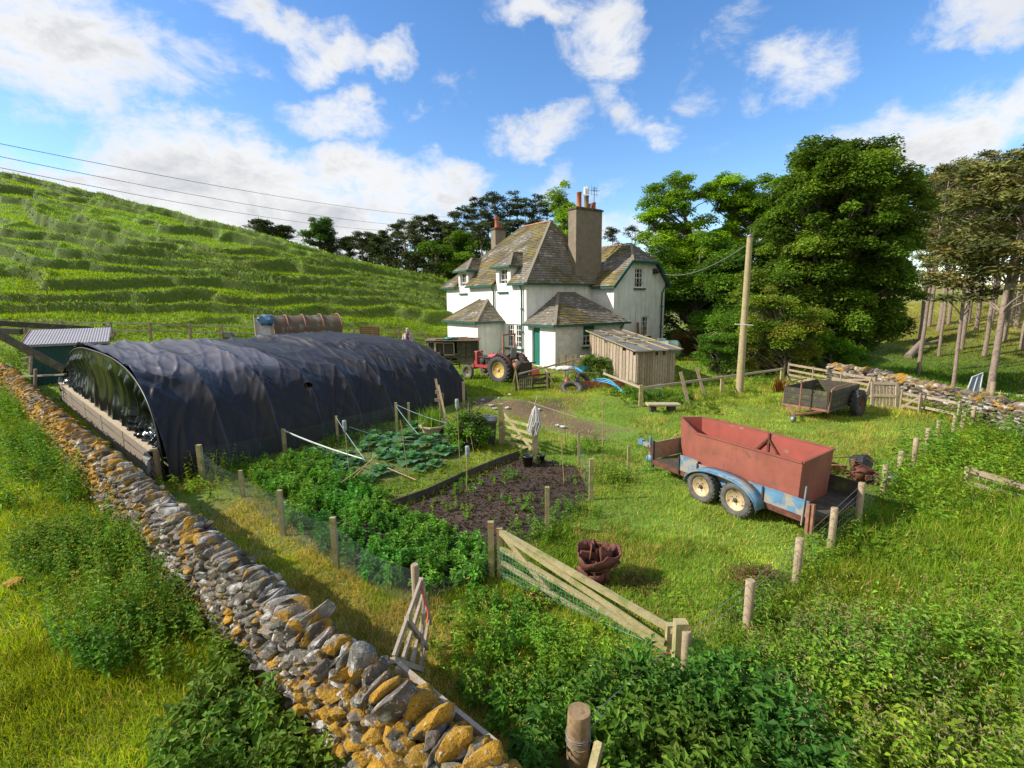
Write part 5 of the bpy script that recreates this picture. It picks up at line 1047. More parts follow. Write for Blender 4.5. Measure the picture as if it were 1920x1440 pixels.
RP = [(1855, 743, 300, 1.9, .42, 'tall pine with the pale straight trunk nearest the netted frame', .2), (1786, 735, 340, 1.3, .40, 'slender pine left of the nearest pale pine trunk', .12), (1722, 700, 335, 1.6, .35, 'pine with trunk half hidden at the sycamore edge', .16),
      (1802, 655, 330, 2.2, .38, 'mid-distance pine third from the left on the right bank', .19), (1845, 668, 320, 2.0, .40, 'pine standing just behind the nearest pale trunk', .17), (1882, 640, 305, 2.4, .42, 'tall leaning pine on the bank, second from the right edge', .2), (1916, 655, 300, 2.5, .42, 'pine cut by the right edge of the photo, nearer trunk', .2),
      (1830, 622, 345, 2.2, .45, 'background pine between two pale trunks', .17), (1905, 615, 310, 2.4, .5, 'rear pine far right on the sunny slope', .2), (1725, 640, 345, 2.4, .5, 'pine crown rising behind the sycamore right side', .18), (1760, 622, 322, 2.6, .52, 'round-topped pine right of the sycamore against the sky', .2), (1960, 690, 300, 2.3, .42, 'pine just past the right edge leaning in', .2), (1742, 612, 352, 2.0, .5, 'slim back-row pine, leftmost of the sunlit slope', .14), (1778, 608, 350, 1.9, .5, 'slim back-row pine behind the slender one', .14), (1815, 606, 340, 2.0, .5, 'slim back-row pine in the middle of the slope', .15), (1858, 610, 335, 2.0, .5, 'slim back-row pine right behind the nearest pale trunk', .15), (1893, 606, 322, 2.1, .5, 'slim back-row pine near the right edge', .15), (1868, 690, 330, 1.7, .45, 'thin shaded pine just right of the nearest pale trunk', .12), (1760, 668, 350, 1.6, .5, 'thin shaded pine between the sycamore and the slender pine', .12)]
for i, (x, yb, yt, w, cz, lab, tr) in enumerate(RP):
    q = G(x, yb); h = TZ(q, yt-28)-q.z; pine('scots_pine', lab, q, h, w*max(1, q.y/27)*.92, 100+i, cz+.02, 42, 230, .20 if q.y < 40 else .26, NC, .62*tr*max(1, q.y/26), lean=random.Random(i).uniform(-.5, .5), sz=.56*max(1, q.y/30), flat=.5)
# far pines on the skyline
BP = [(500, 431, 62, 2.0, .45, 'rounded pine on the ridge, leftmost on the skyline'), (542, 433, 62, 1.1, .45, 'small wind-shaped pine second from left on the ridge'), (628, 445, 62, 1.0, .2, 'thin dark pine beside the small green tree'), (685, 443, 60, 1.9, .15, 'bushy pine at the left end of the pine row'), (712, 452, 58, .9, .4, 'sparse half-dead pine in the row'), (736, 462, 57, 1.3, .1, 'low dark pine right of the half-dead one'),
      (765, 423, 56, 2.0, .1, 'broad dark pine, first tall one of the row'), (797, 416, 58, 1.5, .35, 'tall pine left of the dense pair'), (820, 415, 58, 1.4, .35, 'tall narrow pine of the dense pair'), (846, 430, 57, 1.4, .3, 'shorter pine before the tall group'), (874, 402, 60, 1.7, .4, 'pine at the left of the tall central group'), (905, 385, 60, 1.9, .35, 'tall pine above the left dormer'), (932, 377, 61, 1.9, .35, 'tallest pine of the central group'), (958, 371, 62, 1.9, .35, 'pine with pointed top behind the small chimney'),
      (986, 388, 60, 1.8, .3, 'pine behind the roof ridge, left'), (1012, 381, 63, 2.0, .35, 'flat-topped pine behind the roof ridge'), (1040, 400, 66, 1.8, .3, 'last pine before the big chimney'), (1146, 441, 66, 1.6, .2, 'small pine seen right of the big chimney'), (1182, 438, 68, 1.8, .2, 'dark pine between chimney and ash tree'), (905, 430, 54, 1.8, .05, 'low dark pine filling under the central group'), (820, 470, 54, 1.8, .05, 'low dark pine under the dense pair'), (945, 430, 56, 1.8, .05, 'low dark pine behind the small chimney'), (775, 480, 54, 1.6, .05, 'lowest pine at the foot of the row'),
      (660, 450, 61, 1.1, .2, 'slender dark pine at the left foot of the row'), (700, 446, 61, 1.3, .2, 'narrow pine behind the bushy left one'), (724, 440, 60, 1.0, .15, 'pointed pine between the sparse and the broad one'), (748, 430, 59, 1.3, .15, 'pine against the broad dark one, left side'), (783, 424, 60, 1.3, .15, 'slim pine right of the broad dark one'), (833, 424, 60, 1.3, .1, 'pine squeezed right of the dense pair'),
      (858, 410, 61, 1.5, .15, 'pine left behind the bright broadleaf tree'), (888, 396, 62, 1.6, .2, 'pine behind the left dormer roof'), (918, 384, 63, 1.6, .2, 'pine beside the small chimney, left'), (945, 380, 63, 1.7, .2, 'pine beside the small chimney, right'), (972, 384, 63, 1.6, .2, 'pine over the upper roof slope'), (1000, 388, 64, 1.7, .2, 'pine between the ridge and the flat-topped one'), (1026, 392, 65, 1.6, .2, 'pine just left of the light green tree')]
for i, (x, yt, Y, w, cz, lab) in enumerate(BP):
    d = ray(x, 560); X = d.x/d.y*Y; b = Vector((X, Y, g1(X, Y)-.2)); h = max(3.5, (TZ(b, yt)-b.z)*1.05+.3); pine('scots_pine', lab, b, h, w, 200+i, cz+.12*(i % 2), 40, 130, .22, ND, .15, 'pines on the skyline behind the farm', sz=.5*(1+.15*(Y > 60)), width=.4, flat=.6)
# ================================================================== fences
def post_at(root, x, yb, yt, w=.09, round_=False, mat='wood_new', name='post', lean=None, ground=None):
    q = ground or G(x, yb); z = TZ(q, yt); m = MB(root.location); top = Vector((q.x, q.y, z))
    if lean: top.x += lean
    a = Vector((q.x, q.y, q.z-.25))
    if round_:
        m.tube([a, a.lerp(top, .5), top-Vector((0, 0, .012)), top], [w/2*1.04, w/2, w/2, w/2*.88], 12)
    else: m.beam(a, top, w, w*.8, (0, 1, 0))
    m.build(name, MAT[mat], root); return q, top
def fence_root(name, label, cat, ref): q = G(*ref); return thing(name, label, cat, (q.x, q.y, q.z))
def cable(m, a, b, r, sag=0., n=14, k=5):
    a = Vector(a); b = Vector(b); m.tube([a.lerp(b, i/n)-Vector((0, 0, sag*4*(i/n)*(1-i/n))) for i in range(n+1)], r, k)
# right-hand field fence
fr = fence_root('field_fence', 'line of round field posts with wire mesh along the right side of the yard', 'fence', (1605, 985)); tops_ = []; bots_ = []
for (x, yb, yt, w) in ((1821, 800, 763, .10), (1804, 804, 768, .10), (1787, 812, 776, .09), (1757, 822, 788, .09), (1735, 850, 803, .09), (1711, 880, 821, .09), (1685, 895, 846, .09), (1655, 925, 871, .09), (1607, 989, 905, .09), (1557, 1032, 952, .09), (1491, 1107, 1009, .09), (1400, 1190, 1088, .095)):
    b, t = post_at(fr, x, yb, yt, w*1.15, True, 'wood'); bots_.append(b); tops_.append(t)
q, t = post_at(fr, 1272, 1262, 1165, .13, False, 'wood_new'); q2, t2 = post_at(fr, 1283, 1268, 1182, .10, True, 'wood')
bots_.append(q2); tops_.append(t2)
m = MB(fr.location)
for k in (.03, .16): [cable(m, a-Vector((0, 0, k)), b-Vector((0, 0, k)), .003) for a, b in zip(tops_[6:-1], tops_[7:])]
m.build('line_wire', MAT['wire'], fr)
sheet('wire_mesh', bots_[6:], [t-Vector((0, 0, .2)) for t in tops_[6:]], MAT['net_wire'], fr, sub=2)
# strainer post bottom centre
q = G(1083, 1478); st = thing('strainer_post', 'stout round wooden strainer post with wire wraps at the bottom centre', 'post', q)
z = TZ(q, 1332); m = MB(); m.tube([(0, 0, -.2), (0, 0, .5), (.005, 0, z-.008), (.005, 0, z)], [.095, .092, .09, .087], 24)
m.build('post', PM('strainer_wood', (.30, .20, .10), (.20, .13, .065), 16, .85, bmp=.5, c3=(.12, .085, .05), s3=6, t3=.58), st)
m = MB()
for zz, t_ in ((z-.20, .02), (z-.215, -.015), (z-.27, .01)): m.tube([(math.cos(a)*.097, math.sin(a)*.097, zz+t_*math.sin(a)) for a in np.linspace(0, 6.28, 20)], .0035, 5)
m.tube([(.08, .02, z-.1), (.5, .5, z-.2), (1.0, 1.0, z-.28)], .0028, 5); m.tube([(.08, .02, z-.2), (.5, .55, z-.35), (1.1, 1.2, z-.42)], .0028, 5); m.build('tie_wire', MAT['wire'], st)
m = MB(); m.beam((.16, -.06, z-.22), (-.06, -.42, z-.62), .06, .09); m.build('brace', MAT['wood_new'], st)
# long wooden gate with green mesh, left post at (925,980)
gt = fence_root('field_gate', 'long pale wooden gate with green mesh, tied with orange twine, across the foreground', 'gate', (1100, 1150))
gl, gtop = post_at(gt, 922, 1082, 978, .085, False, 'wood_new', 'gate_post')
A0 = Vector((-.24, 6.50, 0)); A1 = Vector((1.74, 4.86, 0)); zt0 = TZ(A0, 990); zt1 = TZ(A1, 1176)
def gp(u, z): p = A0.lerp(A1, u); return Vector((p.x, p.y, z))
def rail(z0, z1, w=.035, h=.062, u0=.0, u1=1., y=0., name='rail'):
    m = MB(gt.location); a = gp(u0, z0); b = gp(u1, z1); nn = Vector((-(A1-A0).y, (A1-A0).x, 0)).normalized()*y; m.beam(a+nn, b+nn, w, h); return m.build(name, MAT['wood_new'], gt)
rail(zt0-.02, zt1-.04, .06, .068); rail(zt0-.27, zt1-.30, .05, .068); rail(zt0-.48, zt1-.52); rail(zt0-.68, zt1-.73)
m = MB(gt.location); m.beam(gp(.04, zt0-.02)+Vector((-.03, -.05, 0)), gp(.97, .16)+Vector((-.03, -.05, 0)), .03, .065); m.build('brace', MAT['wood_new'], gt)
m = MB(gt.location); m.beam(gp(.02, zt0-.02), gp(.35, .12), .03, .08); m.build('brace', MAT['wood_new'], gt)
for u in (.02, .985): m = MB(gt.location); m.beam(gp(u, 0.02), gp(u, (zt0, zt1)[u > .5]+.02), .08, .07, (0, 1, 0)); m.build('stile', MAT['wood_new'], gt)
sheet('green_mesh', [gp(.03, .03)+Vector((-.05, -.05, 0)), gp(.5, .03)+Vector((-.05, -.05, 0)), gp(.97, .03)+Vector((-.05, -.05, 0))], [gp(.03, zt0-.22)+Vector((-.05, -.05, 0)), gp(.5, (zt0+zt1)/2-.25)+Vector((-.05, -.05, 0)), gp(.97, zt1-.28)+Vector((-.05, -.05, 0))], MAT['net_green'], gt, sub=3, wob=.02)
m = MB(gt.location); m.tube([gp(.98, zt1-.3)+Vector((-.06, -.05, 0)), gp(1.02, zt1-.33)+Vector((.05, .02, 0)), t2-Vector((.0, .03, .2))], .006, 5); m.tube([gl+Vector((-.06, -.05, .8)), gl+Vector((.1, -.06, .76)), gl+Vector((.12, .0, .62))], .006, 5); m.build('twine', MAT['orange_twine'], gt)
# narrow hurdle between garden corner post and wall
hd = fence_root('hurdle_gate', 'narrow old hurdle seen edge-on between the garden corner post and the wall', 'gate', (780, 1140))
pb, pt = post_at(hd, 782, 1150, 1058, .10, True, 'wood', 'gate_post')
for i in range(4):
    Ha = GH(789+5*i, 1090+24*i, .97-.24*i); Hb = GH(738+17*i, 1234+5*i, .82-.21*i); m = MB(hd.location); m.beam(Ha, Hb, .028, .07); m.build('bar', MAT['wood_grey'], hd)
for (pa, pb2) in (((789, 1086, .99), (806, 1168, .18)), ((736, 1238, .84), (792, 1256, .12)), ((762, 1160, .92), (800, 1215, .15))): m = MB(hd.location); m.beam(GH(*pa), GH(*pb2), .045, .05, (0, 1, 0)); m.build('stile', MAT['wood_grey'], hd)
m = MB(hd.location); m.beam(GH(795, 1100, .93), GH(790, 1250, .2), .02, .06); m.build('brace', MAT['wood_grey'], hd)
m = MB(hd.location); m.tube([GH(790, 1096, .96), GH(797, 1130, .85), GH(803, 1150, .75), GH(801, 1168, .68)], .011, 5); m.build('twine', MAT['orange_twine'], hd)
# hurdle leaning along the wall
lh = fence_root('leaning_hurdle', 'dark weathered hurdle leaning along the inside of the wall at the bottom', 'gate', (850, 1320))
La = G(756, 1246, .93); Lb = G(944, 1392, .93); La.z = Lb.z = 0
for z_, w_ in ((.92, .10), (.66, .08), (.42, .08), (.2, .08)):
    m = MB(lh.location); m.beam(La+Vector((-.03, -.03, z_)), Lb+Vector((-.03, -.03, z_-.02)), .035, w_); m.build('bar', MAT['wood_grey'], lh)
for u in (.03, .5, .97): m = MB(lh.location); p = La.lerp(Lb, u)+Vector((-.06, -.06, 0)); m.beam(p, p+Vector((.02, .02, .95)), .07, .035, (0, 1, 0)); m.build('stile', MAT['wood_grey'], lh)
m = MB(lh.location); m.beam(La+Vector((-.07, -.07, .1)), Lb+Vector((-.07, -.07, .85)), .03, .08); m.build('brace', MAT['wood_grey'], lh)
# garden netting fence
gf = fence_root('garden_fence', 'sagging fine netting on square stakes around the vegetable plot', 'fence', (700, 950)); P = {}
for nm, x, yb, yt, w in (('a', 381, 905, 834, .10), ('b', 456, 932, 882, .07), ('c', 532, 1004, 919, .075), ('d', 631, 1066, 970, .08), ('h', 1026, 1003, 913, .07), ('i', 1108, 937, 860, .08), ('j', 1085, 872, 810, .05), ('k', 1178, 884, 836, .06), ('m', 535, 850, 804, .09), ('n', 634, 830, 780, .06), ('o', 745, 812, 755, .075), ('p', 768, 803, 755, .07)):
    P[nm] = post_at(gf, x, yb, yt, w, False, 'wood_new')
seq = [P['a'], P['b'], P['c'], P['d'], (pb, pt)]; sheet('netting', [p[0] for p in seq], [p[1]-Vector((0, 0, .08)) for p in seq], MAT['net'], gf, sub=4, sag=.13, wob=.03)
seq = [P['a'], P['m'], P['n'], P['o'], P['p']]; sheet('netting', [p[0] for p in seq], [p[1]-Vector((0, 0, .05)) for p in seq], MAT['net'], gf, sub=4, sag=.06, wob=.02)
seq = [(gl, gtop), P['h'], P['i'], P['j']]; sheet('netting', [p[0] for p in seq], [p[1]-Vector((0, 0, .12)) for p in seq], MAT['net'], gf, sub=4, sag=.12, wob=.03)
seq = [(pb, pt), (gl, gtop)]; sheet('netting', [p[0] for p in seq], [p[1]-Vector((0, 0, .15)) for p in seq], MAT['net'], gf, sub=5, sag=.3, wob=.03)
# small garden gate with the mop-like bird scarer
gg = fence_root('garden_gate', 'small greenish wooden garden gate with one diagonal brace beside the dustbin', 'gate', (970, 838))
b1, t1 = post_at(gg, 940, 832, 757, .13, False, 'wood_new', 'gate_post'); b2, t2_ = post_at(gg, 1004, 852, 790, .13, False, 'wood', 'gate_post')
def gq(u, z): p = b1.lerp(b2, u); return Vector((p.x, p.y, z))
m = MB(gg.location); m.beam(gq(.1, .88), gq(.9, .12), .04, .09); m.build('brace', MAT['wood_new'], gg)
for z_ in (.10, .32, .52, .72): m = MB(gg.location); m.beam(gq(.1, z_), gq(.92, z_), .025, .09 if z_ < .4 else .07); m.build('bar', MAT['wood_new'], gg)
m = MB(gg.location); m.beam(gq(.1, .02), gq(.1, .95), .05, .06, (0, 1, 0)); m.build('stile', MAT['wood_new'], gg)
q = Vector((b2.x, b2.y-.05, 0)); z_ = TZ(q, 762); mp = thing('rag_mop', 'bunch of white string rags hung on the gate post like a mop', 'rags', (q.x, q.y, z_)); mp.scale = (1.15, 1.15, 1.0); m = MB(); rr = random.Random(4)
for k in range(110):
    a = rr.uniform(0, 6.28); r_ = rr.uniform(.02, .13); L_ = rr.uniform(.45, .75); m.tube([(0, 0, .02), (math.cos(a)*r_*.6, math.sin(a)*r_*.6, -.1), (math.cos(a)*r_+rr.uniform(-.03, .03), math.sin(a)*r_, -L_*.6), (math.cos(a)*r_*1.15-.06, math.sin(a)*r_*1.1, -L_)], .009, 4)
m.build('strands', MAT['white_cloth'], mp); m = MB(); m.tube([(.0, 0, -.7), (0, 0, .1), (.06, 0, .28)], .014, 6); m.build('stick', MAT['cane'], mp)
q = G(1000, 875)
m = MB(); a = AY(990, 753, 14.3); b = AY(1082, 783, 13.6); a.z = max(a.z, .3)
pole_ = thing('long_cane', 'long pale cane tied level above the garden gate', 'cane', a); m.tube([(0, 0, 0), tuple((b-a)*.5), tuple(b-a)], .013, 6); m.build('shaft', MAT['cane'], pole_)
# ------------------------------------------------------------------ garden things
q = G(915, 832); bn = thing('dustbin', 'grey plastic dustbin with lid beside the leafy bush', 'bin', q)
MAT['bin'] = PM('grey_bin', (.16, .17, .19), (.12, .13, .15), 6, .5, bmp=.05)
m = MB(); m.lathe([(.20, 0), (.25, .66), (.27, .66), (.27, .70), (.24, .70), (.19, .03)], 24); m.build('body', MAT['bin'], bn); m = MB(); m.lathe([(.285, .69), (.285, .74), (.2, .78), (.0, .80)], 24); m.box((0, 0, .82), (.14, .04, .04)); m.build('lid', MAT['grey_metal'], bn)
q = G(812, 815); pt_ = thing('octagonal_planter', 'octagonal pale planter full of tall grass by the tunnel end', 'planter', q)
m = MB(); m.lathe([(.26, 0), (.36, .26), (.42, .27), (.42, .31), (.35, .31), (.30, .22)], 8, smooth=False); m.build('pot', MAT['wood_pale'], pt_); A = Acc(); n = 260; Pn = np.stack([rng.normal(0, .16, n), rng.normal(0, .16, n), np.full(n, .22)], -1); V, T, Q, k = blades(Pn, rng.uniform(.25, .75, n), rng.uniform(.006, .012, n), rng, 2, .5); A.add(V, T, Q, np.repeat(gcol(n, rng, (.13, .23, .05), .3), k, 0)); A.build('leaves', MAT['grass'], pt_)
for (x, y, s, lab) in ((990, 874, 1., 'small black plant pot at the foot of the rag-hung post'), (1014, 868, .8, 'smaller black pot right of the other by the gate post')):
    q = G(x, y); p_ = thing('plant_pot', lab, 'pot', q, group='black pots by the garden gate'); m = MB(); m.lathe([(.10*s, 0), (.13*s, .24*s), (.14*s, .24*s), (.14*s, .27*s), (.12*s, .27*s), (.09*s, .02)], 16); m.build('pot', MAT['black_plastic'], p_); m = MB(); m.lathe([(0, .2*s), (.118*s, .21*s)], 16); m.build('soil', MAT['core_stone'], p_)
# leafy bush by the dustbin
q = G(882, 835); build_bush = None
# cane-and-bottle scarers
MAT['pet'] = PM('clear_bottle', (.55, .60, .62), (.48, .53, .55), 6, .12, bmp=.1); MAT['pet'].node_tree.nodes['Principled BSDF'].inputs['Transmission Weight'].default_value = .55
def bottle_cane(x, yb, yt, ytop, label, lean=0):
    q = G(x, yb); zb = TZ(q, ytop); r = thing('bottle_on_cane', label, 'bird scarer', q, group='plastic bottles upended on garden canes'); m = MB(); m.tube([(0, 0, -.1), (lean, 0, zb-q.z-.05)], .008, 6); m.build('cane', MAT['cane'], r)
    h = .28; z0 = zb-q.z-h; m = MB(); m.lathe([(.014, z0), (.016, z0+.03), (.043, z0+.08), (.045, z0+.15), (.041, z0+.16), (.045, z0+.17), (.045, z0+.26), (.035, z0+h), (0, z0+h-.01)], 14, (lean, 0, 0)); m.build('bottle', MAT['pet'], r)
bottle_cane(657, 905, 0, 788, 'clear square bottle on a cane at the left of the cabbages', -.04); bottle_cane(863, 880, 0, 748, 'clear bottle on the tallest cane near the tunnel end', -.03); bottle_cane(874, 925, 0, 836, 'clear bottle on a cane in front of the leafy bush', .05)
for (x, yb, yt, lab) in ((765, 885, 788, 'thin cane standing among the cabbages'), (890, 850, 808, 'short cane with a silver tag right of the tall bottle'), (1130, 870, 745, 'leaning thin cane right of the rag mop'), (1063, 850, 770, 'fine cane just right of the gate post'), (1058, 905, 815, 'short cane on the mulched bed')):
    q = G(x, yb); zt = TZ(q, yt); c = thing('garden_cane', lab, 'cane', q, group='canes in the vegetable plot'); m = MB(); m.tube([(0, 0, -.1), (random.Random(x).uniform(-.12, .04), 0, zt-q.z)], .009, 6); m.build('cane', MAT['cane'], c)
tw = thing('bean_canes', 'crossed fallen canes with ties among the potatoes', 'canes', G(690, 880)); o_ = tw.location; m = MB(o_)
GP = GH
for (a, b) in (((660, 898), (705, 855)), ((668, 892), (700, 858)), ((640, 905), (698, 862))): m.tube([GP(a[0], a[1], .25), GP(b[0], b[1], .62)], .011, 6)
m.tube([GP(705, 868, .2), GP(780, 900, .12)], .012, 6); m.build('cane', MAT['cane'], tw)
m = MB(o_); S_ = P
for (a, b, s) in ((P['m'][1]-Vector((0, 0, .05)), GP(685, 862, .5), .05), (P['n'][1]-Vector((0, 0, .05)), GP(683, 860, .5), .03), (P['o'][1]-Vector((0, 0, .1)), GP(785, 815, .45), .03), (GP(655, 800, .9), GP(800, 828, .3), .1), (P['o'][1]-Vector((0, 0, .05)), GP(870, 800, .5), .08)): cable(m, a, b, .008, s)
m.build('string', PM('green_string', (.25, .42, .40), None, 8, .8, bmp=0), tw)
m = MB(o_); cable(m, P['m'][1]-Vector((0, 0, .03)), GP(680, 860, .5), .014, .04); m.build('tape', MAT['white_cloth'], tw)
eb = thing('edging_board', 'long low timber edging between grass strip and mulched bed', 'edging', G(860, 920)); m = MB(eb.location); pts = [G(735, 953), G(800, 930), (G(870, 897)), G(940, 868), G(990, 850)]
for a, b in zip(pts[:-1], pts[1:]): m.beam(a+Vector((0, 0, .08)), b+Vector((0, 0, .08)), .03, .16)
m.build('board', MAT['wood_dark'], eb)
# cabbages, one by one
def cabbage():
    r = thing('cabbage', 'blue-green cabbage plant in the vegetable plot', 'cabbage', (0, 0, 0), group='cabbages in the vegetable plot'); A = Acc(); rg = np.random.default_rng(3); n = 16; yaw = np.arange(n)*2.4; el = np.linspace(.35, 1.3, n); L = np.linspace(.24, .12, n)
    D = np.stack([np.cos(yaw)*np.cos(el), np.sin(yaw)*np.cos(el), np.sin(el)], -1); S = np.stack([-np.sin(yaw), np.cos(yaw), 0*yaw], -1); rows = []
    for t, w in ((0, .05), (.25, .22), (.5, .42), (.78, .46), (1, .2)):
        c = D*(L*t)[:, None]; c[:, 2] += .06-(L*t*t*.5*np.cos(el)); wv = (L*w)[:, None]; rows += [c-S*wv+np.array([0, 0, .02]), c, c+S*wv+np.array([0, 0, .02])]
    V = np.stack(rows, 1).reshape(-1, 3); b = np.arange(n)[:, None]*15; Q = np.concatenate([b+np.array([[r_*3+c, r_*3+c+1, r_*3+c+4, r_*3+c+3]]) for r_ in range(4) for c in range(2)])
    A.add(V, None, Q, np.repeat(gcol(n, rg, (.09, .21, .17), .3, .05), 15, 0)); A.build('leaves', MAT['leaf'], r); m = MB(); m.tube([(0, 0, -.02), (0, 0, .1)], .018, 6); m.build('stalk', MAT['wood_new'], r); return r
cb0 = cabbage(); cxy = []; rr = random.Random(8)
spots = [(620, 868), (600, 880), (650, 862), (572, 872), (590, 860), (700, 835), (725, 842), (750, 850), (775, 845), (800, 838), (715, 858), (742, 866), (770, 868), (798, 862), (826, 856), (850, 850), (700, 820), (730, 822), (760, 826), (790, 822), (815, 828), (845, 834), (868, 842), (780, 805), (805, 808), (830, 815), (680, 845), (665, 870), (640, 885), (790, 884), (815, 876), (690, 905), (715, 890), (850, 818)]
for i, (x, y) in enumerate(spots):
    q = G(x, y); o_ = cb0 if i == 0 else dup(cb0); o_.location = q; o_.rotation_euler = (rr.uniform(-.1, .1), rr.uniform(-.1, .1), rr.uniform(0, 6)); s = rr.uniform(1.0, 1.75); o_.scale = (s, s, s)
bushspec = [(880, 838, .55, .5, .9, 70, 'bright leafy bush crowding the dustbin', (.10, .21, .04)), (1112, 708, .75, .5, 1.15, 70, 'elder seedling bush between blue pipe and slatted shed', (.09, .18, .035))]
for (x, y, rx, ry, h, n, lab, c) in bushspec:
    q = G(x, y); shrub('leafy_bush', lab, (q.x, q.y, q.z), ell_clumps(rt, n, (0, 0, h*.5), (rx, ry, h*.5), .17, .8, .35, zmin=.06), 120, .085, (c, tuple(v*1.25 for v in c), tuple(v*.8 for v in c)), 41+x)
# long leaning props at the tunnel end
pr = thing('timber_props', 'weathered timber props and ladder piece leaning on the dark tunnel end', 'timber', G(826, 795)); m = MB(pr.location); q = G(830, 800); 

for (a_, b_, w_, h_) in ((G(832, 800), AY(817, 710, q.y+.3), .07, .05), (G(842, 812), AY(822, 722, q.y), .06, .04), (AY(816, 735, q.y), AY(826, 735, q.y), .1, .04), (AY(815, 750, q.y), AY(828, 750, q.y), .1, .04), (G(828, 798), AY(829, 738, q.y-.1), .09, .08), (G(870, 762), AY(869, 716, G(870, 762).y), .10, .09)): m = MB(pr.location); m.beam(a_, b_, w_, h_, (0, 1, 0)); m.build('prop', MAT['wood'], pr)
# rusty spiral roller, leaning hollow
def roller():
    q = G(1118, 1090); r = thing('rusty_drum_part', 'rusty brown iron machine part with a torn flared rim standing in the grass', 'scrap iron', q, .3); r.scale = (1.3, 1.3, .98); m = MB(); n = 44; rr = random.Random(5)
    def band(z0, z1, r0, r1, a0, a1, cx=0, cy=0, rag=.02, nn=40, tip=0.):
        vs = []
        for i in range(nn+1):
            a = a0+(a1-a0)*i/nn; w = .02*math.sin(a*3+z0*9)+rr.uniform(-.005, .005); t_ = rag*(math.sin(a*4.3)+.6*math.sin(a*9.1+1)+rr.uniform(-.5, .5)); lo = .6*rag*(math.sin(a*5.7+2)+rr.uniform(-.5, .5)); sl2 = tip*math.cos(a)
            for (rad, z) in ((r0+w, z0+lo+sl2), ((r0+r1)/2+w*1.3, (z0+z1)/2+sl2), (r1+w*1.5, z1+t_+sl2)): vs.append((cx+math.cos(a)*rad, cy+math.sin(a)*rad, z))
        m.add(vs, [(i*3+j, (i+1)*3+j, (i+1)*3+j+1, i*3+j+1) for i in range(nn) for j in range(2)], True)
    band(0, .34, .12, .115, 0, 6.28, .05, .0, .01); band(.30, .47, .20, .235, 0, 6.28, 0, 0, .022, tip=.02); band(.27, .31, .12, .2, 0, 6.28, .02, 0, .004); band(.10, .24, .16, .17, 2.4, 5.0, -.03, 0, .025); band(.36, .56, .10, .06, .8, 3.6, .02, .03, .03); band(.38, .54, .16, .12, 4.6, 6.9, 0, .02, .03)
    o = m.build('toothed_band', MAT['rust'], r); s = o.modifiers.new('s', 'SOLIDIFY'); s.thickness = .012
    m = MB(); m.tube([(0, 0, 0), (0, 0, .5)], .03, 8)
    for a in (.6, 2.9): m.beam((0, 0, .40), (math.cos(a)*.18, math.sin(a)*.18, .44), .035, .09)
    m.build('spindle', MAT['rust'], r)
roller()
# ------------------------------------------------------------------ wheels
def wheel(parent, c, R, w, axis, rim, name='wheel', tread=0, rimr=.6, tyre='tyre', lugs=0, hub='dark_metal', flip=1):
    """axis: unit vector of the axle pointing outwards"""
    ax = Vector(axis).normalized(); q = Vector((0, 0, 1)).rotation_difference(ax).to_matrix(); c = Vector(c)
    m = MB(); ri = R*rimr; h = w/2; m.lathe([(ri, -h*.8), (R*.8, -h), (R*.94, -h*.92), (R, -h*.6), (R, h*.6), (R*.94, h*.92), (R*.8, h), (ri, h*.8), (ri*.97, 0)], 40, c, closed=True, R=q)
    n = lugs or tread
    for k in range(n):
        a = 2*math.pi*k/n; big = lugs > 0
        for sd in (-1, 1):
            a2 = a+(math.pi/n if sd > 0 else 0); loc = Vector((math.cos(a2)*R*1.0, math.sin(a2)*R*1.0, sd*h*.48)); rot = Matrix.Rotation(a2, 3, 'Z') @ Matrix.Rotation(sd*(.65 if big else .2), 3, 'X')
            m.box(c+q @ loc, (R*.10 if big else R*.06, R*(.10 if big else .09), h*(1.15 if big else .85)), (q @ rot))
    t = m.build(name, MAT[tyre], parent)
    m = MB(); m.lathe([(ri*1.03, h*.62), (ri*1.03, h*.72), (ri*.93, h*.72), (ri*.86, h*.30), (ri*.62, h*.22), (ri*.50, h*.52), (ri*.30, h*.56), (ri*.26, h*.46), (0, h*.46), ], 32, c, R=q); m.lathe([(ri*.98, -h*.7), (ri*.8, -h*.2), (ri*.3, -h*.1), (0, -h*.1)], 24, c, R=q); m.build('rim', MAT[rim], t)
    m = MB(); m.lathe([(ri*.24, h*.4), (ri*.22, h*.8), (ri*.1, h*.9), (0, h*.9)], 14, c, R=q)
    for k in range(5): a = k*1.257; m.lathe([(ri*.055, h*.4), (ri*.055, h*.68), (0, h*.7)], 6, c+q @ Vector((math.cos(a)*ri*.38, math.sin(a)*ri*.38, 0)), R=q)
    m.build('hub', MAT[hub], t); return t
# ------------------------------------------------------------------ twin-axle trailer with the red box
TU = Vector((.482, -.876, 0)); TVv = Vector((.876, .482, 0)); TO = Vector((3.66, 9.47, 0)); trz = math.atan2(TU.y, TU.x)
tr = thing('twin_axle_trailer', 'old twin-axle trailer with flaking blue sides and cream wheels', 'trailer', TO, trz)   # local x to the rear, local y to the far side
zb = .40; x0, x1, y0, y1 = -1.1, 2.36, -.02, 1.42
def lp(x, y, z): return Vector((x, y, z+.0))
m = MB(); 
for k in range(9): m.box((.675, y0+(y1-y0)*(k+.5)/9, zb), (x1-x0, (y1-y0)/9-.008, .03))
m.build('floor', MAT['wood_dark'], tr)
m = MB(); m.beam((x0, y0, zb-.06), (x1, y0, zb-.06), .05, .10); m.beam((x0, y1, zb-.06), (x1, y1, zb-.06), .05, .10)
for x in (x0, -.3, .6, 1.5, x1-.03): m.beam((x, y0+.03, zb-.06), (x, y1-.03, zb-.06), .05, .08)
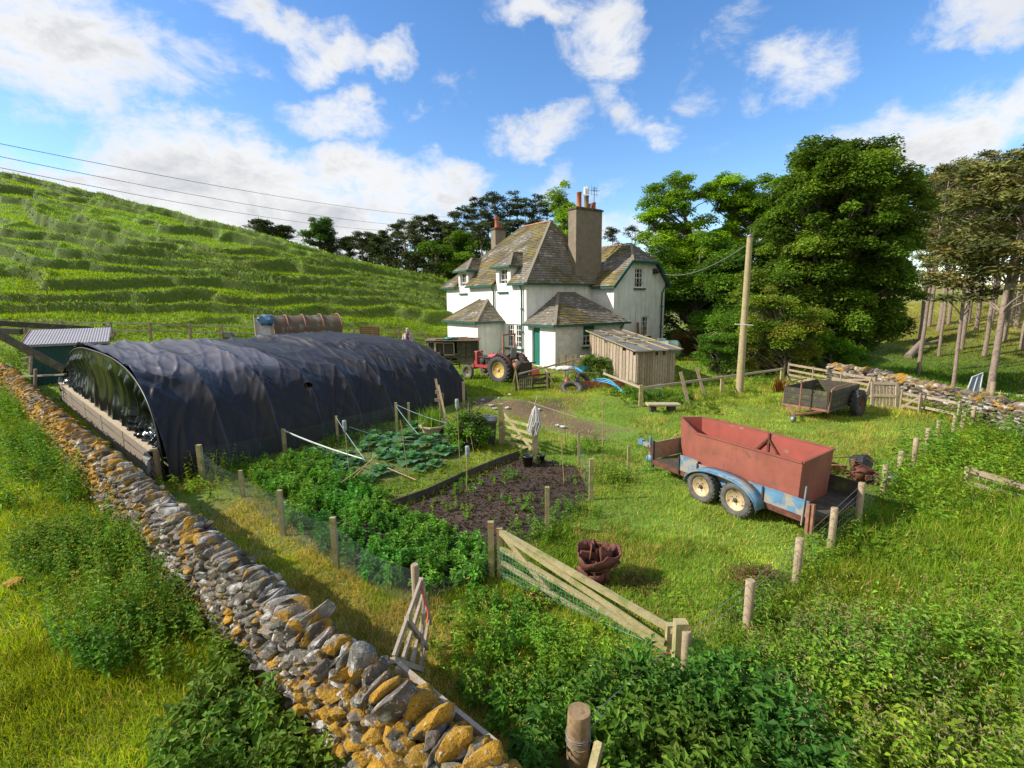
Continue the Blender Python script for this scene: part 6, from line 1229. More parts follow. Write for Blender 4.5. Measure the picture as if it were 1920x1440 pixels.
m.beam((x0, y0+.1, zb-.08), (-2.0, .72, zb-.05), .06, .09); m.beam((x0, y1-.1, zb-.08), (-2.0, .78, zb-.05), .06, .09); m.build('chassis', MAT['rust'], tr)
m = MB(); m.box((-2.1, .75, zb-.02), (.28, .09, .09)); m.box((-2.28, .75, zb+.0), (.14, .11, .12)); m.tube([(-1.85, .62, zb+.25), (-1.85, .62, .12)], .03, 8); m.lathe([(.10, -.03), (.10, .03)], 16, (-1.85, .62, .10), 'Y'); m.build('coupling', MAT['blue_paint'], tr)
def side_panel(y, x_a, x_b, h=.27, nm='side_panel', lab=None):
    m = MB(); n = max(2, int((x_b-x_a)/.1)); m.box(((x_a+x_b)/2, y, zb+h/2), (x_b-x_a, .018, h)); m.box(((x_a+x_b)/2, y-.003, zb+h+.008), (x_b-x_a, .03, .018)); return m.build(nm, MAT['blue_paint'], tr, lab)
side_panel(y0-.03, -.32, .12, .31, lab='cleaner blue front side panel'); side_panel(y0-.03, .14, 1.52, .25, lab='grey worn middle side panel above the wheels'); side_panel(y0-.03, 1.55, 2.32, .26, lab='blue rear side panel'); 
for x, zz in ((-.34, .36), (.13, .36), (1.535, .34)): m = MB(); m.box((x, y0-.05, zb+.1), (.03, .03, zz)); m.build('stanchion', MAT['dark_metal'], tr)
m = MB(); m.tube([(2.24, y0-.06, .25), (2.27, y0-.06, .92)], .014, 6); m.build('lever', MAT['blue_paint'], tr)
for q_ in ((2.38, y0-.02), (2.38, y1), (2.33, y0-.05)): m = MB(); m.box((*q_, zb), (.05, .05, .5)); m.build('rear_post', MAT['rust2'], tr)
m = MB(); m.box((1.3, y1+.02, zb+.16), (2.2, .03, .30)); m.build('far_side_board', MAT['wood_dark'], tr)
m = MB(); m.box((x0-.02, .70, zb+.20), (.035, 1.4, .38)); m.box((x0-.045, .68, zb+.12), (.02, 1.3, .10)); m.build('front_board', MAT['wood'], tr)
m = MB(); m.box((x0-.02, y0, zb+.12), (.05, .05, .6)); m.build('stanchion', MAT['dark_metal'], tr)
WR = .315; wx = []
for px, py in ((1337, 910), (1402, 931)):
    q = AY(px, py, 9.3 if px < 1350 else 8.72); v = q-TO; wx.append(v.dot(TU))
wx = [.38, 1.14]
for x in wx:
    wheel(tr, (x, y0-.16, WR), WR, .2, (0, -1, 0), 'rim_cream', tread=26, rimr=.62, tyre='tyre_dusty'); wheel(tr, (x, y1+.16, WR), WR, .2, (0, 1, 0), 'rim_cream', tread=26, rimr=.62, tyre='tyre_dusty')
m = MB(); pr_ = []
for k in range(25):
    t = k/24; x = -.02+1.62*t; z = .30+.42*max(0, 1-abs(2*t-1)**2.6)**.55; pr_.append((x, z))
vs = []; 
for (x, z) in pr_:
    for yy in (y0-.30, y0-.04): vs.append((x, yy, z))
m.add(vs, [(2*i, 2*i+1, 2*i+3, 2*i+2) for i in range(24)], True); vs2 = []
for (x, z) in pr_:
    for dz in (0, -.05): vs2.append((x, y0-.30, z+dz))
m.add(vs2, [(2*i, 2*i+1, 2*i+3, 2*i+2) for i in range(24)], True)
mg = m.build('mudguard', MAT['blue_paint'], tr); s = mg.modifiers.new('s', 'SOLIDIFY'); s.thickness = .012
m = MB(); m.box((.76, .75, .30), (.06, 1.6, .06)); m.box((.38, .75, WR), (.05, 1.7, .05)); m.box((1.14, .75, WR), (.05, 1.7, .05)); m.build('axle', MAT['rust'], tr)
# the box itself
bx = thing('red_feed_box', 'open red oxide steel hopper with a pointed nose loaded on the blue trailer', 'steel box', TO+Vector((0, 0, zb+.02)), trz)
poly = [(0, 0), (2.13, 0), (1.96, 1.22), (-.45, 1.26), (-.86, 1.16), (-1.08, .76)]; HB = .84
m = MB(); n = len(poly)
def ins(p, d=.02):
    cx, cy = .7, .7; v = Vector((cx-p[0], cy-p[1])).normalized()*d*1.4; return (p[0]+v.x, p[1]+v.y)
pb_ = [(x*.97+.02, y*.97+.02) for x, y in poly]
vs = [(x, y, 0) for x, y in pb_]+[(x, y, HB) for x, y in poly]; m.add(vs, [(i, (i+1) % n, n+(i+1) % n, n+i) for i in range(n)]); m.build('outer_skin', MAT['red_box'], bx)
pi_ = [ins(p) for p in poly]; pib = [ins(p, .04) for p in pb_]; m = MB(); vs = [(x, y, .012) for x, y in pib]+[(x, y, HB-.001) for x, y in pi_]; m.add(vs, [(n+i, n+(i+1) % n, (i+1) % n, i) for i in range(n)]+[tuple(range(n))])
m.build('inner_skin', MAT['red_in'], bx)
m = MB()
for i in range(n): a = Vector((*poly[i], HB)); b = Vector((*poly[(i+1) % n], HB)); m.beam(a, b, .045, .022)
m.build('rim', MAT['red_box'], bx)
m = MB(); m.beam((.75, 1.21, .02), (.75, 1.21, HB), .04, .04, (0, 1, 0)); m.beam((.75, 1.18, HB-.1), (.15, 1.16, .03), .03, .03); m.beam((.75, 1.18, HB-.1), (1.35, 1.14, .03), .03, .03); m.build('bracing', MAT['rust'], bx)
# ------------------------------------------------------------------ scrap by the trailer
q = G(1600, 905); sc = thing('scrap_engine', 'rusty engine and panels tangled with weeds right of the red box', 'scrap metal', (q.x, q.y, q.z), -.3); m = MB(); rr = random.Random(9)
m.box((-.30, .12, .22), (.36, .03, .30), (.5, 0, .1)); m.box((-.42, .3, .30), (.3, .02, .26), (1.0, .3, .3)); m.build('panel', MAT['rust2'], sc)
m = MB(); m.box((.15, .05, .2), (.34, .26, .26), (.1, .2, .3)); m.lathe([(.10, 0), (.10, .2), (.06, .22), (.06, .3)], 14, (.3, -.05, .12), 'X'); m.lathe([(.13, -.02), (.13, .02)], 18, (.1, -.12, .25), 'Y')
for k in range(9): a = Vector((rr.uniform(-.4, .4), rr.uniform(-.15, .3), rr.uniform(.1, .5))); m.tube([a, a+Vector((rr.uniform(-.4, .4), rr.uniform(-.2, .2), rr.uniform(-.15, .15)))], .014, 6)
for k in range(8): m.box((rr.uniform(-.1, .4), rr.uniform(-.15, .2), rr.uniform(.08, .38)), (rr.uniform(.05, .14), rr.uniform(.05, .12), rr.uniform(.04, .12)), (rr.uniform(0, 1),)*3)
m.tube([(-.45, .2, .46), (.2, .25, .5), (.5, .2, .42)], .012, 6); m.build('engine_block', MAT['rust'], sc)
m = MB(); m.lathe([(.02, -.16), (.15, -.16), (.165, -.14), (.165, .14), (.15, .16), (.02, .16)], 14, (.22, .35, .36), smooth=False, R=Euler((1.2, .5, .4)).to_matrix()); m.build('black_drum', MAT['black_plastic'], sc); m = MB(); m.lathe([(.05, -.09), (.11, -.09), (.12, .06), (.05, .09), (.0, .09)], 16, (.62, -.1, .16), 'Y'); m.tube([(.5, 0, .2), (.6, -.05, .36), (.62, -.1, .2)], .03, 8); m.build('grey_casing', MAT['grey_metal'], sc)
A = Acc(); X_ = rng.normal(0, .25, 26); Y_ = rng.normal(.05, .15, 26); nettles(A, q.x+X_, q.y+Y_, rng.uniform(.3, .55, 26), 12, .05, (.13, .2, .05), rng); o = A.build('weeds', MAT['leaf']); o.name = 'scrap_weeds'; tag(o, 'thin weeds growing through the rusty engine', 'weeds', kind='stuff')
# ------------------------------------------------------------------ tractor
TRO = Vector((-.14, 23.72, g1(-.14, 23.72))); TRR = math.atan2(.65, -.76)
tc = thing('vintage_tractor', 'small faded red vintage tractor with yellow rear wheels and a bare roll bar', 'tractor', TRO, TRR)   # x forward, y left (towards camera)
Rr, Rf = .66, .37
wheel(tc, (0, .68, Rr), Rr, .30, (0, 1, 0), 'rim_yellow', lugs=22, rimr=.60, tyre='tyre', hub='rim_yellow'); wheel(tc, (0, -.68, Rr), Rr, .30, (0, -1, 0), 'rim_yellow', lugs=22, rimr=.60, tyre='tyre', hub='rim_yellow')
MAT['rim_dull'] = PM('dull_khaki_rim', (.16, .14, .08), (.10, .085, .05), 8, .7, bmp=.2)
wheel(tc, (2.18, .66, Rf), Rf, .16, (0, 1, 0), 'rim_dull', rimr=.64, tyre='tyre_dusty'); wheel(tc, (2.18, -.66, Rf), Rf, .16, (0, -1, 0), 'rim_dull', rimr=.64, tyre='tyre_dusty')
m = MB(); m.box((1.15, .20, .66), (1.9, .09, .15)); m.box((1.15, -.20, .66), (1.9, .09, .15)); m.box((2.20, 0, .64), (.12, .55, .2)); m.build('frame', MAT['tractor_red'], tc)
m = MB(); m.tube([(2.18, .62, Rf), (2.18, .3, .52), (2.18, -.3, .52), (2.18, -.62, Rf)], .045, 8); m.tube([(0, -.6, Rr), (0, .6, Rr)], .09, 12); m.box((.1, 0, .66), (.5, .42, .42)); m.build('axle', MAT['dark_metal'], tc)
m = MB(); m.box((2.02, 0, 1.02), (.14, .44, .62)); m.box((2.12, 0, .78), (.12, .40, .20)); m.box((2.02, 0, 1.36), (.22, .46, .07)); m.build('radiator_cowl', MAT['tractor_red'], tc, bevel=.02)
m = MB(); m.box((1.42, 0, .88), (.75, .30, .36)); m.box((1.42, 0, 1.12), (.6, .2, .14)); m.lathe([(.14, .0), (.14, .06), (.1, .07)], 18, (1.62, .17, .92), 'Y')
for k in range(4): m.tube([(1.2+k*.15, .1, 1.02), (1.18+k*.15, .2, 1.1), (1.2+k*.15, .22, .9)], .022, 6)
m.tube([(1.1, .22, 1.12), (1.8, .22, 1.12)], .025, 6); m.tube([(1.9, .1, 1.3), (1.75, .15, 1.38), (1.6, .12, 1.25)], .02, 6); m.box((.72, 0, .8), (.6, .3, .34)); m.build('engine', MAT['dark_metal'], tc)
m = MB(); prof = [(.20*math.cos(a)*(1.0), .15*math.sin(a)) for a in np.linspace(0, 2*math.pi, 18)[:-1]]; m.add([(.72, y*1.05, 1.18+z*1.1) for y, z in prof]+[(1.22, y, 1.16+z) for y, z in prof], [tuple(range(17)), tuple(range(17, 34))[::-1]]+[(i, (i+1) % 17, 17+(i+1) % 17, 17+i) for i in range(17)], False); m.lathe([(.035, 0), (.035, .05), (0, .05)], 10, (1.0, 0, 1.33)); m.build('fuel_tank', MAT['tractor_red'], tc, bevel=.015)
m = MB(); m.box((.58, 0, 1.12), (.12, .32, .3)); m.tube([(.6, 0, 1.2), (.42, 0, 1.42)], .018, 6); m.tube([(.42+.0*math.cos(a)+.06*math.cos(a), .2*math.sin(a), 1.42+.17*math.cos(a)) for a in np.linspace(0, 6.28, 20)], .014, 6); m.build('steering_wheel', MAT['dark_metal'], tc)
for sd in (1, -1):
    m = MB(); vs = []; 
    for k in range(13):
        a = math.radians(20+12*k)
        for yy in (.46, .82 if False else .72): vs.append((math.cos(a)*(Rr+.07), sd*yy, Rr+math.sin(a)*(Rr+.07)))
    m.add(vs, [(2*i, 2*i+1, 2*i+3, 2*i+2) for i in range(12)], True); f_ = m.build('mudguard', MAT['rust'], tc); s = f_.modifiers.new('s', 'SOLIDIFY'); s.thickness = .012
m = MB(); m.box((-.10, 0, 1.15), (.40, .42, .08)); m.build('seat', MAT['dark_metal'], tc, bevel=.02); m = MB(); m.box((-.30, 0, 1.42), (.07, .42, .5), (0, -.12, 0)); m.build('seat_back', MAT['grey_metal'], tc, bevel=.06)
m = MB()
for sd in (1, -1): m.beam((.02, sd*.42, .95), (-.02, sd*.42, 2.28), .08, .07, (0, 1, 0))
m.beam((-.02, -.47, 2.30), (-.02, .47, 2.30), .08, .07); m.build('roll_bar', MAT['wood_dark' if False else 'rust2'], tc)
m = MB(); m.box((-.75, 0, .62), (.7, .9, .08)); m.box((-1.05, 0, .80), (.06, .9, .4)); m.tube([(-.4, .3, .6), (-.95, .3, .62)], .03, 6); m.beam((-1.15, .55, 1.03), (-1.2, -1.9+1.3, .98), .06, .05); m.beam((-.5, .44, .3), (-1.1, .44, .8), .05, .05); m.build('carrier', MAT['dark_metal'], tc)
# logs in the carrier
for (x, y, z, r_, L_, lab) in ((-.85, .32, .88, .19, .5, 'cut log with pale sawn end in the tractor carrier'), (-.55, .1, .92, .15, .5, 'darker log lying behind the tractor seat'), (-.9, -.12, .86, .16, .55, 'log on the far side of the tractor carrier')):
    P_ = tc.matrix_basis @ Vector((0, 0, 0)); M_ = Matrix.Translation(TRO) @ Matrix.Rotation(TRR, 4, 'Z'); lg = thing('log', lab, 'log', M_ @ Vector((x, y, z)), TRR, 'logs on the tractor carrier'); m = MB(); m.lathe([(r_, -L_/2), (r_*1.04, 0), (r_*.97, L_/2)], 14, (0, 0, 0), 'Y'); m.build('bark', MAT['bark'], lg); m = MB(); m.lathe([(r_*.9, L_/2), (r_*.9, L_/2+.006), (0, L_/2+.006)], 14, (0, 0, 0), 'Y'); m.build('sawn_end', MAT['rust2'], lg)
# ------------------------------------------------------------------ hutch and things beside the tractor
q = G(862, 684); MAT['roof_old'] = PM('old_felt_roof', (.22, .17, .12), (.12, .09, .07), 5, .95, bmp=.4, c3=(.30, .13, .08), s3=3, t3=.6)
ht = thing('poultry_hutch', 'low wooden hen hutch with wire windows and a cluttered flat roof by the house', 'hutch', (q.x, q.y+.2, q.z), -.05)
k = 29.5/920; w_ = 85*k; m = MB()
for i in range(10): m.box((-.1+.12*i-.0, -.0, .72), (.11, .03, 1.4))
m.box((-1.75, .0, .35), (1.2, .04, .7)); m.box((-.45, .8, .75), (3.0, .04, 1.5)); m.box((1.08, .4, .72), (.04, .8, 1.4)); m.box((-2.0, .4, .7), (.04, .8, 1.4)); m.build('wall', MAT['wood_dark'], ht)
m = MB()
for (x, z, w, h) in ((-1.72, 1.0, .40, .72), (-1.22, 1.02, .5, .62), (-.65, .95, .62, .72)):
    for a, b in (((x-w/2, z-h/2), (x+w/2, z-h/2)), ((x-w/2, z+h/2), (x+w/2, z+h/2)), ((x-w/2, z-h/2), (x-w/2, z+h/2)), ((x+w/2, z-h/2), (x+w/2, z+h/2))): m.beam((a[0], -.03, a[1]), (b[0], -.03, b[1]), .05, .06, (0, 1, 0))
m.build('window_frame', MAT['wood_pale'], ht); m = MB(); m.box((-1.2, .05, 1.0), (1.6, .01, .75)); m.build('interior', MAT['core_stone'], ht)
m = MB(); m.box((-.45, .38, 1.49), (3.3, 1.2, .05), (.05, 0, 0)); m.box((-.2, .3, 1.55), (2.6, .5, .03), (.06, .0, .1)); m.build('roof', MAT['roof_old'], ht)
cl_ = thing('folded_tarp', 'bunched turquoise tarpaulin lying on the hutch roof', 'tarpaulin', ht.location+Vector((-.75, .2, 1.54))); m = MB(); rr = random.Random(3)
for k in range(6): m.lathe([(0, -.0), (.26*rr.uniform(.6, 1), .02), (.18, .09), (0, .11)], 9, (rr.uniform(-.4, .4), rr.uniform(-.15, .15), .0))
m.build('cloth', PM('turquoise_tarp', (.05, .28, .24), (.04, .2, .18), 8, .6, bmp=.3), cl_, jit=.02)
m = MB(); ob = thing('roof_junk', 'reddish scrap board and debris on the hutch roof', 'debris', ht.location+Vector((.1, .3, 1.56)))
for k in range(7): m.box((rr.uniform(-.9, .7), rr.uniform(-.2, .3), .02*k*.5), (rr.uniform(.3, .8), rr.uniform(.05, .2), .03), (0, 0, rr.uniform(-.5, .5)))
m.build('boards', MAT['rust2'], ob)
def bargate(name, label, A_, B_, hts, zt, posts=(0, 1), mat='wood_grey', brace=True, th=.03, hh=.08, cat='gate'):
    root = thing(name, label, cat, (A_.x, A_.y, A_.z)); m = MB(root.location)
    for z_ in hts: m = MB(root.location); m.beam(A_+Vector((0, 0, z_)), B_+Vector((0, 0, z_)), th, hh); m.build('bar', MAT[mat], root)
    for u in posts: m = MB(root.location); p = A_.lerp(B_, u); m.beam(p-Vector((0, 0, .08)), p+Vector((0, 0, zt)), .07, .06, (0, 1, 0)); m.build('stile', MAT[mat], root)
    if brace: m = MB(root.location); m.beam(A_+Vector((0, -.02, .1)), B_+Vector((0, -.02, zt-.1)), .03, .07); m.build('brace', MAT[mat], root)
    return root
a = G(826, 688); b = G(862, 690); bargate('sheep_gate', 'small dark barred gate below the hutch windows', a, b, (.2, .4, .6, .8), .95, mat='wood_dark'); 
q = G(1003, 716); bk = thing('orange_tub', 'bright orange plastic tub upside down by the porch door', 'tub', (q.x, q.y, .28)); m = MB(); m.lathe([(.36, 0), (.36, .04), (.33, .05), (.25, .42), (.0, .42)], 4, smooth=False, R=Matrix.Rotation(.9, 3, 'Z')); m.build('tub', MAT['orange'], bk, bevel=.03)
a = G(968, 735); b = G(1030, 730); gx = bargate('old_gate', 'dark slatted old gate lying against the clutter right of the tractor', a, b, (.12, .3, .48, .68), .72, (0, .5, 1), 'wood_dark', True)
m = MB(gx.location)
for k in range(7): p = a.lerp(b, .08+.06*k); m.beam(p+Vector((0, -.03, .1)), p+Vector((.05, -.03, .62)), .03, .03, (0, 1, 0))
m.build('pale', MAT['wood_grey'], gx)
tr1 = thing('trestle_posts', 'pair of pale props forming an A at the old gate end', 'timber', a); 
for (p_, t_) in ((Vector((-.2, -.05, 0)), Vector((-.02, 0, 1.0))), (Vector((.12, -.1, 0)), Vector((-.02, 0, .95)))): m = MB(a); m.beam(a+p_, a+t_, .055, .05, (0, 1, 0)); m.build('prop', MAT['wood_new'], tr1)
m = MB(a); lr = thing('long_rail', 'long grey rail laid from the old gate toward the blue pipe', 'timber', a); c_ = G(1080, 700); m.beam(a+Vector((.1, 0, .78)), Vector((c_.x, c_.y, .75)), .05, .07); m.build('rail', MAT['wood_grey'], lr)
# open timber frame with a sack
a = G(1026, 732); b = G(1056, 733); ff = thing('timber_trestle', 'open crate-like timber frame with diagonal struts holding a white sack', 'frame', a); F0 = a; F1 = b+Vector((.2, 0, 0)); dz = Vector((0, 1.0, 0)); H_ = .8; m = MB(a)
for p in (F0, F1, F0+dz, F1+dz): m.beam(p, p+Vector((0, 0, H_)), .06, .06, (0, 1, 0))
for p, s in ((F0, F1), (F0+dz, F1+dz), (F0, F0+dz), (F1, F1+dz)): m.beam(p+Vector((0, 0, H_)), s+Vector((0, 0, H_)), .06, .05)
m.beam(F0+Vector((0, -.03, .75)), F0.lerp(F1, .5)+Vector((0, -.03, .05)), .05, .04); m.beam(F1+Vector((0, -.03, .75)), F0.lerp(F1, .5)+Vector((0, -.03, .05)), .05, .04); m.beam(F1+Vector((0, 0, H_)), F1+Vector((1.4, .5, H_-.1)), .06, .05); m.beam(F1+Vector((1.4, .5, H_-.1)), F1+Vector((1.4, .5, 0)), .05, .05, (0, 1, 0)); m.build('frame', MAT['wood'], ff)
sk = thing('white_sack', 'crumpled white sack on top of the timber frame', 'sack', (F0+F1)/2+Vector((.35, .4, H_+.02))); T_, F_ = ico(3); V = T_*np.array([.40, .22, .11])*(1+.35*(fbm(T_[:, 0]*3+2, T_[:, 1]*3+T_[:, 2]*2, 5, 3)-.5)[:, None]*2); V[:, 2] += .1; np_mesh('sack', V, F_, None, np.ones((len(V), 3)), MAT['white_cloth'], sk, True)
rb = thing('red_canister', 'small red round canister in the shade of the timber frame', 'canister', G(1064, 728)+Vector((0, .1, .28))); m = MB(); m.lathe([(0, -.16), (.14, -.12), (.17, 0), (.12, .13), (.04, .16), (.04, .2), (0, .2)], 16); m.build('body', MAT['tractor_red'], rb)
# tyres, blue pipe
def tyre(x, y, h, R, w, rot, label):
    q = G(x, y); t = thing('old_tyre', label, 'tyre', (q.x, q.y, q.z+h), group='old tyres by the blue pipe'); t.rotation_euler = rot; m = MB(); hh = w/2; m.lathe([(R*.62, -hh*.7), (R*.85, -hh), (R, -hh*.6), (R, hh*.6), (R*.85, hh), (R*.62, hh*.7), (R*.66, 0)], 28, closed=True)
    for k in range(30): a = k*.2094; m.box((math.cos(a)*R, math.sin(a)*R, 0), (.03, .035, w*.7), (0, 0, a))
    m.build('rubber', MAT['tyre_dusty'], t)
tyre(1072, 736, .16, .45, .22, (.5, -.15, .3), 'muddy tyre lying low in front of the frame'); tyre(1093, 730, .38, .42, .22, (.95, .3, .6), 'ribbed tyre propped behind the lying one')
bp = thing('blue_water_pipe', 'looping coil of bright blue water pipe arching over the grass bank', 'pipe', G(1115, 720)); m = MB(bp.location)
def sp(pts, r, n=30):
    pts = [Vector(p) for p in pts]; out = []
    for i in range(len(pts)-1):
        p0 = pts[max(i-1, 0)]; p1 = pts[i]; p2 = pts[i+1]; p3 = pts[min(i+2, len(pts)-1)]
        for k in range(8): t = k/8; out.append(.5*((2*p1)+(-p0+p2)*t+(2*p0-5*p1+4*p2-p3)*t*t+(-p0+3*p1-3*p2+p3)*t**3))
    out.append(pts[-1]); m.tube(out, r, 8)
D1, D2 = 23.2, 21.2
for o in range(3): sp([AY(1064+o*2, 700-o, D1+.6), AY(1066+o*2, 692+o, D1+.3*o), AY(1076+o, 688+o, D1), AY(1086, 690+o*4, D1), AY(1096, 687+o*2.4, D1+.5), AY(1104, 690+o*1.5, D1+1)], .02)
for o in range(2): sp([AY(1078+o*3, 689, D1), AY(1089+o*3, 697, D1-.4), AY(1096+o*3, 709, D1-.8), AY(1101+o*2, 722, D2+.4)], .02)
for o in range(3): sp([AY(1101+o, 723-o*1.5, D2+.5), AY(1112, 719-o*3.4, D2+.2), AY(1128, 716-o*3.2, D2), AY(1143, 719-o*3., D2-.3), AY(1157, 726-o*1.4, D2-.8), AY(1166, 735-o*.4, D2-1.4)], .02)
for o in range(2): sp([AY(1160+o, 728, D2-1), AY(1174+o, 739, D2-1.8), AY(1183+o*2, 750, 18.9), AY(1186+o*2, 757, 18.7), AY(1180+o, 765, 18.6)], .026)
m.build('coil', MAT['blue_pipe'], bp)
bk = thing('brick_stack', 'low stack of red bricks under the blue pipe arch', 'bricks', G(1128, 730)); m = MB(); rr = random.Random(2)
for i in range(9):
    for j in range(3): m.box((i*.23-.9, rr.uniform(-.03, .03), .05+.085*j+.12), (.215, .11, .072), (0, 0, rr.uniform(-.12, .12)))
m.build('bricks', MAT['terracotta'], bk)
# paling fence before the porch
pf = thing('paling_fence', 'short rough paling fence in front of the porch window', 'fence', G(1047, 692)); m = MB(pf.location); a = G(1048, 697); b = G(1098, 699)
for k in range(12): p = a.lerp(b, k/11); m = MB(pf.location); m.beam(p, p+Vector((.02*((k*7) % 3-1), 0, .78+.07*((k*5) % 4))), .11, .03, (0, 1, 0)); m.build('pale', MAT['wood_pale' if k % 3 else 'wood'], pf)
m = MB(pf.location); m.beam(a+Vector((0, .03, .6)), b+Vector((0, .03, .6)), .04, .08); m.build('rail', MAT['wood'], pf)
cr = thing('pallet_box', 'pale wooden box between paling fence and slatted shed', 'box', G(1100, 700)+Vector((0, .6, 0))); m = MB()
for j in range(4): m.box((0, 0, .3+.17*j), (.5, .4, .15))
m.build('boards', MAT['wood_pale'], cr)
lw = thing('leaning_boards', 'two brown boards leaning by the ground-floor wing window', 'boards', Vector(hw(7.6, -2.35)).to_3d()); m = MB(); m.box((0, 0, 1.2), (.22, .04, 2.4), (0, -.1, .6)); m.box((.35, .1, 1.1), (.16, .04, 2.2), (0, .08, .6)); m.build('boards', MAT['rust2'], lw)
# ------------------------------------------------------------------ slatted shed
SA = Vector((4.5, 28.2, 0)); SB = Vector((5.5, 21.4, 0)); SD = Vector((7.35, 21.95, 0)); SE = SA+(SD-SB)
sh = thing('slatted_shed', 'rough shed of vertical wooden slats with a see-through sloping roof', 'shed', (SA+SB+SD+SE)/4)
zA = lambda p: 2.05 if (p-SA).length < .1 or (p-SE).length < .1 else 1.62
def slatwall(P0, P1, h0, h1, n, gap, seed, nm='slat'):
    rr = random.Random(seed); d = (P1-P0)/n
    for k in range(n):
        m = MB(sh.location); a = P0+d*(k+.5); h = h0+(h1-h0)*(k+.5)/n-rr.choice([0, 0, 0, .0, .18])*(rr.random() < .6); m.beam(a+Vector((0, 0, rr.uniform(-.05, .04))), a+Vector((0, 0, h)), d.length-gap, .03, up=(P1-P0).normalized().cross(Vector((0, 0, 1)))); m.build(nm, MAT['wood_grey' if rr.random() < .7 else 'wood'], sh)
slatwall(SA, SB, 2.05, 1.62, 16, .07, 3); slatwall(SB, SD, 1.62, 1.62, 15, .02, 4); slatwall(SD, SE, 1.62, 2.05, 14, .07, 5)
m = MB(sh.location)
for p in (SA, SB, SD, SE): c_ = (SA+SB+SD+SE)/4; v = (c_-p).normalized()*.06; m.beam(p+v, p+v+Vector((0, 0, zA(p)-.03)), .09, .09, (0, 1, 0))
for f_ in (.15, .5): m.beam(SA.lerp(SB, .0)+Vector((.06, 0, zA(SA)*f_+.5)), SB+Vector((.06, .06, zA(SB)*f_+.5)), .05, .08)
m.build('frame', MAT['wood'], sh)
MAT['polycarb'] = PM('dull_plastic_sheet', (.20, .21, .22), (.13, .135, .14), 3, .35, bmp=.1, c3=(.10, .10, .07), s3=4, t3=.6)
def rp(u, v, dz=0):  # roof surface with overhang
    p = SA.lerp(SB, u).lerp(SE.lerp(SD, u), v); return Vector((p.x, p.y, 2.12+(1.68-2.12)*u+.10*0+dz))
m = MB(sh.location); q4 = [rp(-.03, -.10), rp(1.04, -.10), rp(1.04, 1.12), rp(-.03, 1.12)]; m.add(q4+[p-Vector((0, 0, .015)) for p in q4], [(0, 1, 2, 3), (7, 6, 5, 4), (0, 4, 5, 1), (1, 5, 6, 2), (2, 6, 7, 3), (3, 7, 4, 0)]); m.build('roof_sheet', MAT['polycarb'], sh)
m = MB(sh.location); MAT['wood_moss'] = wood('mossy_battens', (.36, .28, .16), (.24, .18, .10), moss=(.30, .26, .05))
for v in (-.10, .35, .78, 1.12): m.beam(rp(-.03, v, .03), rp(1.04, v, .03), .07, .035)
for u in (-.03, .3, .66, 1.04): m.beam(rp(u, -.10, .045), rp(u, 1.12, .045), .09, .03)
for (a_, b_) in (((.02, .1), (.3, .75)), ((.3, .1), (.05, .7)), ((.4, .5), (.75, 1.0)), ((.6, .1), (.9, .45)), ((.35, .95), (.6, .2))): m.beam(rp(*a_, .07), rp(*b_, .075), .07, .025)
m.build('batten', MAT['wood_moss'], sh)
# rail fence from shed to hurdle with leaning stakes
rf = fence_root('rail_fence', 'single-rail fence running from the slatted shed past the pole', 'fence', (1353, 735)); L1 = []
for (x, yb, yt, ln) in ((1201, 762, 722, 0), (1353, 738, 705, 0), (1465, 716, 690, 0)): b, t = post_at(rf, x, yb, yt, .13, False, 'wood_new'); L1.append(t)
L0 = AY(1132, 700, 22.5)
m = MB(rf.location); m.beam(L0, L1[0]-Vector((0, 0, .1)), .06, .08); m.beam(L1[0]-Vector((0, 0, .12)), L1[1]-Vector((0, 0, .05)), .05, .09); m.beam(L1[1]-Vector((0, 0, .05)), L1[2]-Vector((0, 0, .05)), .05, .09); m.build('rail', MAT['wood_grey'], rf)
for (x0_, y0_2, x1_, y1_, lab) in ((1292, 762, 1276, 697, 'leaning grey stake nearest the slatted shed'), (1322, 745, 1306, 689, 'second leaning stake, right of the first')):
    q = G(x0_, y0_2); t = AY(x1_, y1_, q.y+.2); sk_ = thing('leaning_stake', lab, 'stake', q); m = MB(q); m.beam(q, t, .11, .05, (0, 1, 0)); m.build('stake', MAT['wood'], sk_)
q = G(1243, 772); bd = thing('plank_on_blocks', 'mossy split plank resting on blocks below the shed', 'plank', q, .05); m = MB(); m.box((0, 0, .27), (1.15, .35, .06), (0, .02, 0)); m.build('plank', MAT['wood_pale'], bd, jit=.01); m = MB(); m.box((.3, .05, .12), (.25, .25, .24)); m.box((-.35, .05, .12), (.2, .2, .22)); m.build('block', MAT['core_stone'], bd)
q = G(1222, 748); lc = thing('wire_crate', 'green wire crate lying tilted beside the shed corner', 'crate', q, .3); m = MB()
for k in range(9): m.tube([(-.4+.1*k, 0, .0), (-.35+.1*k, .1, .42)], .009, 5)
m.tube([(-.42, 0, 0), (.42, 0, 0)], .012, 5); m.tube([(-.38, .1, .42), (.5, .1, .55)], .016, 5); m.tube([(.42, 0, 0), (.5, .1, .5)], .012, 5); m.build('bars', PM('green_wire', (.16, .26, .24), None, 8, .6, bmp=0), lc)
ot = thing('oil_tank', 'pale green horizontal oil tank behind the slatted shed', 'tank', (9.5, 31.4, .75), -.12); MAT['tank'] = PM('pale_green_tank', (.22, .32, .30), (.17, .25, .24), 6, .45, bmp=.05)
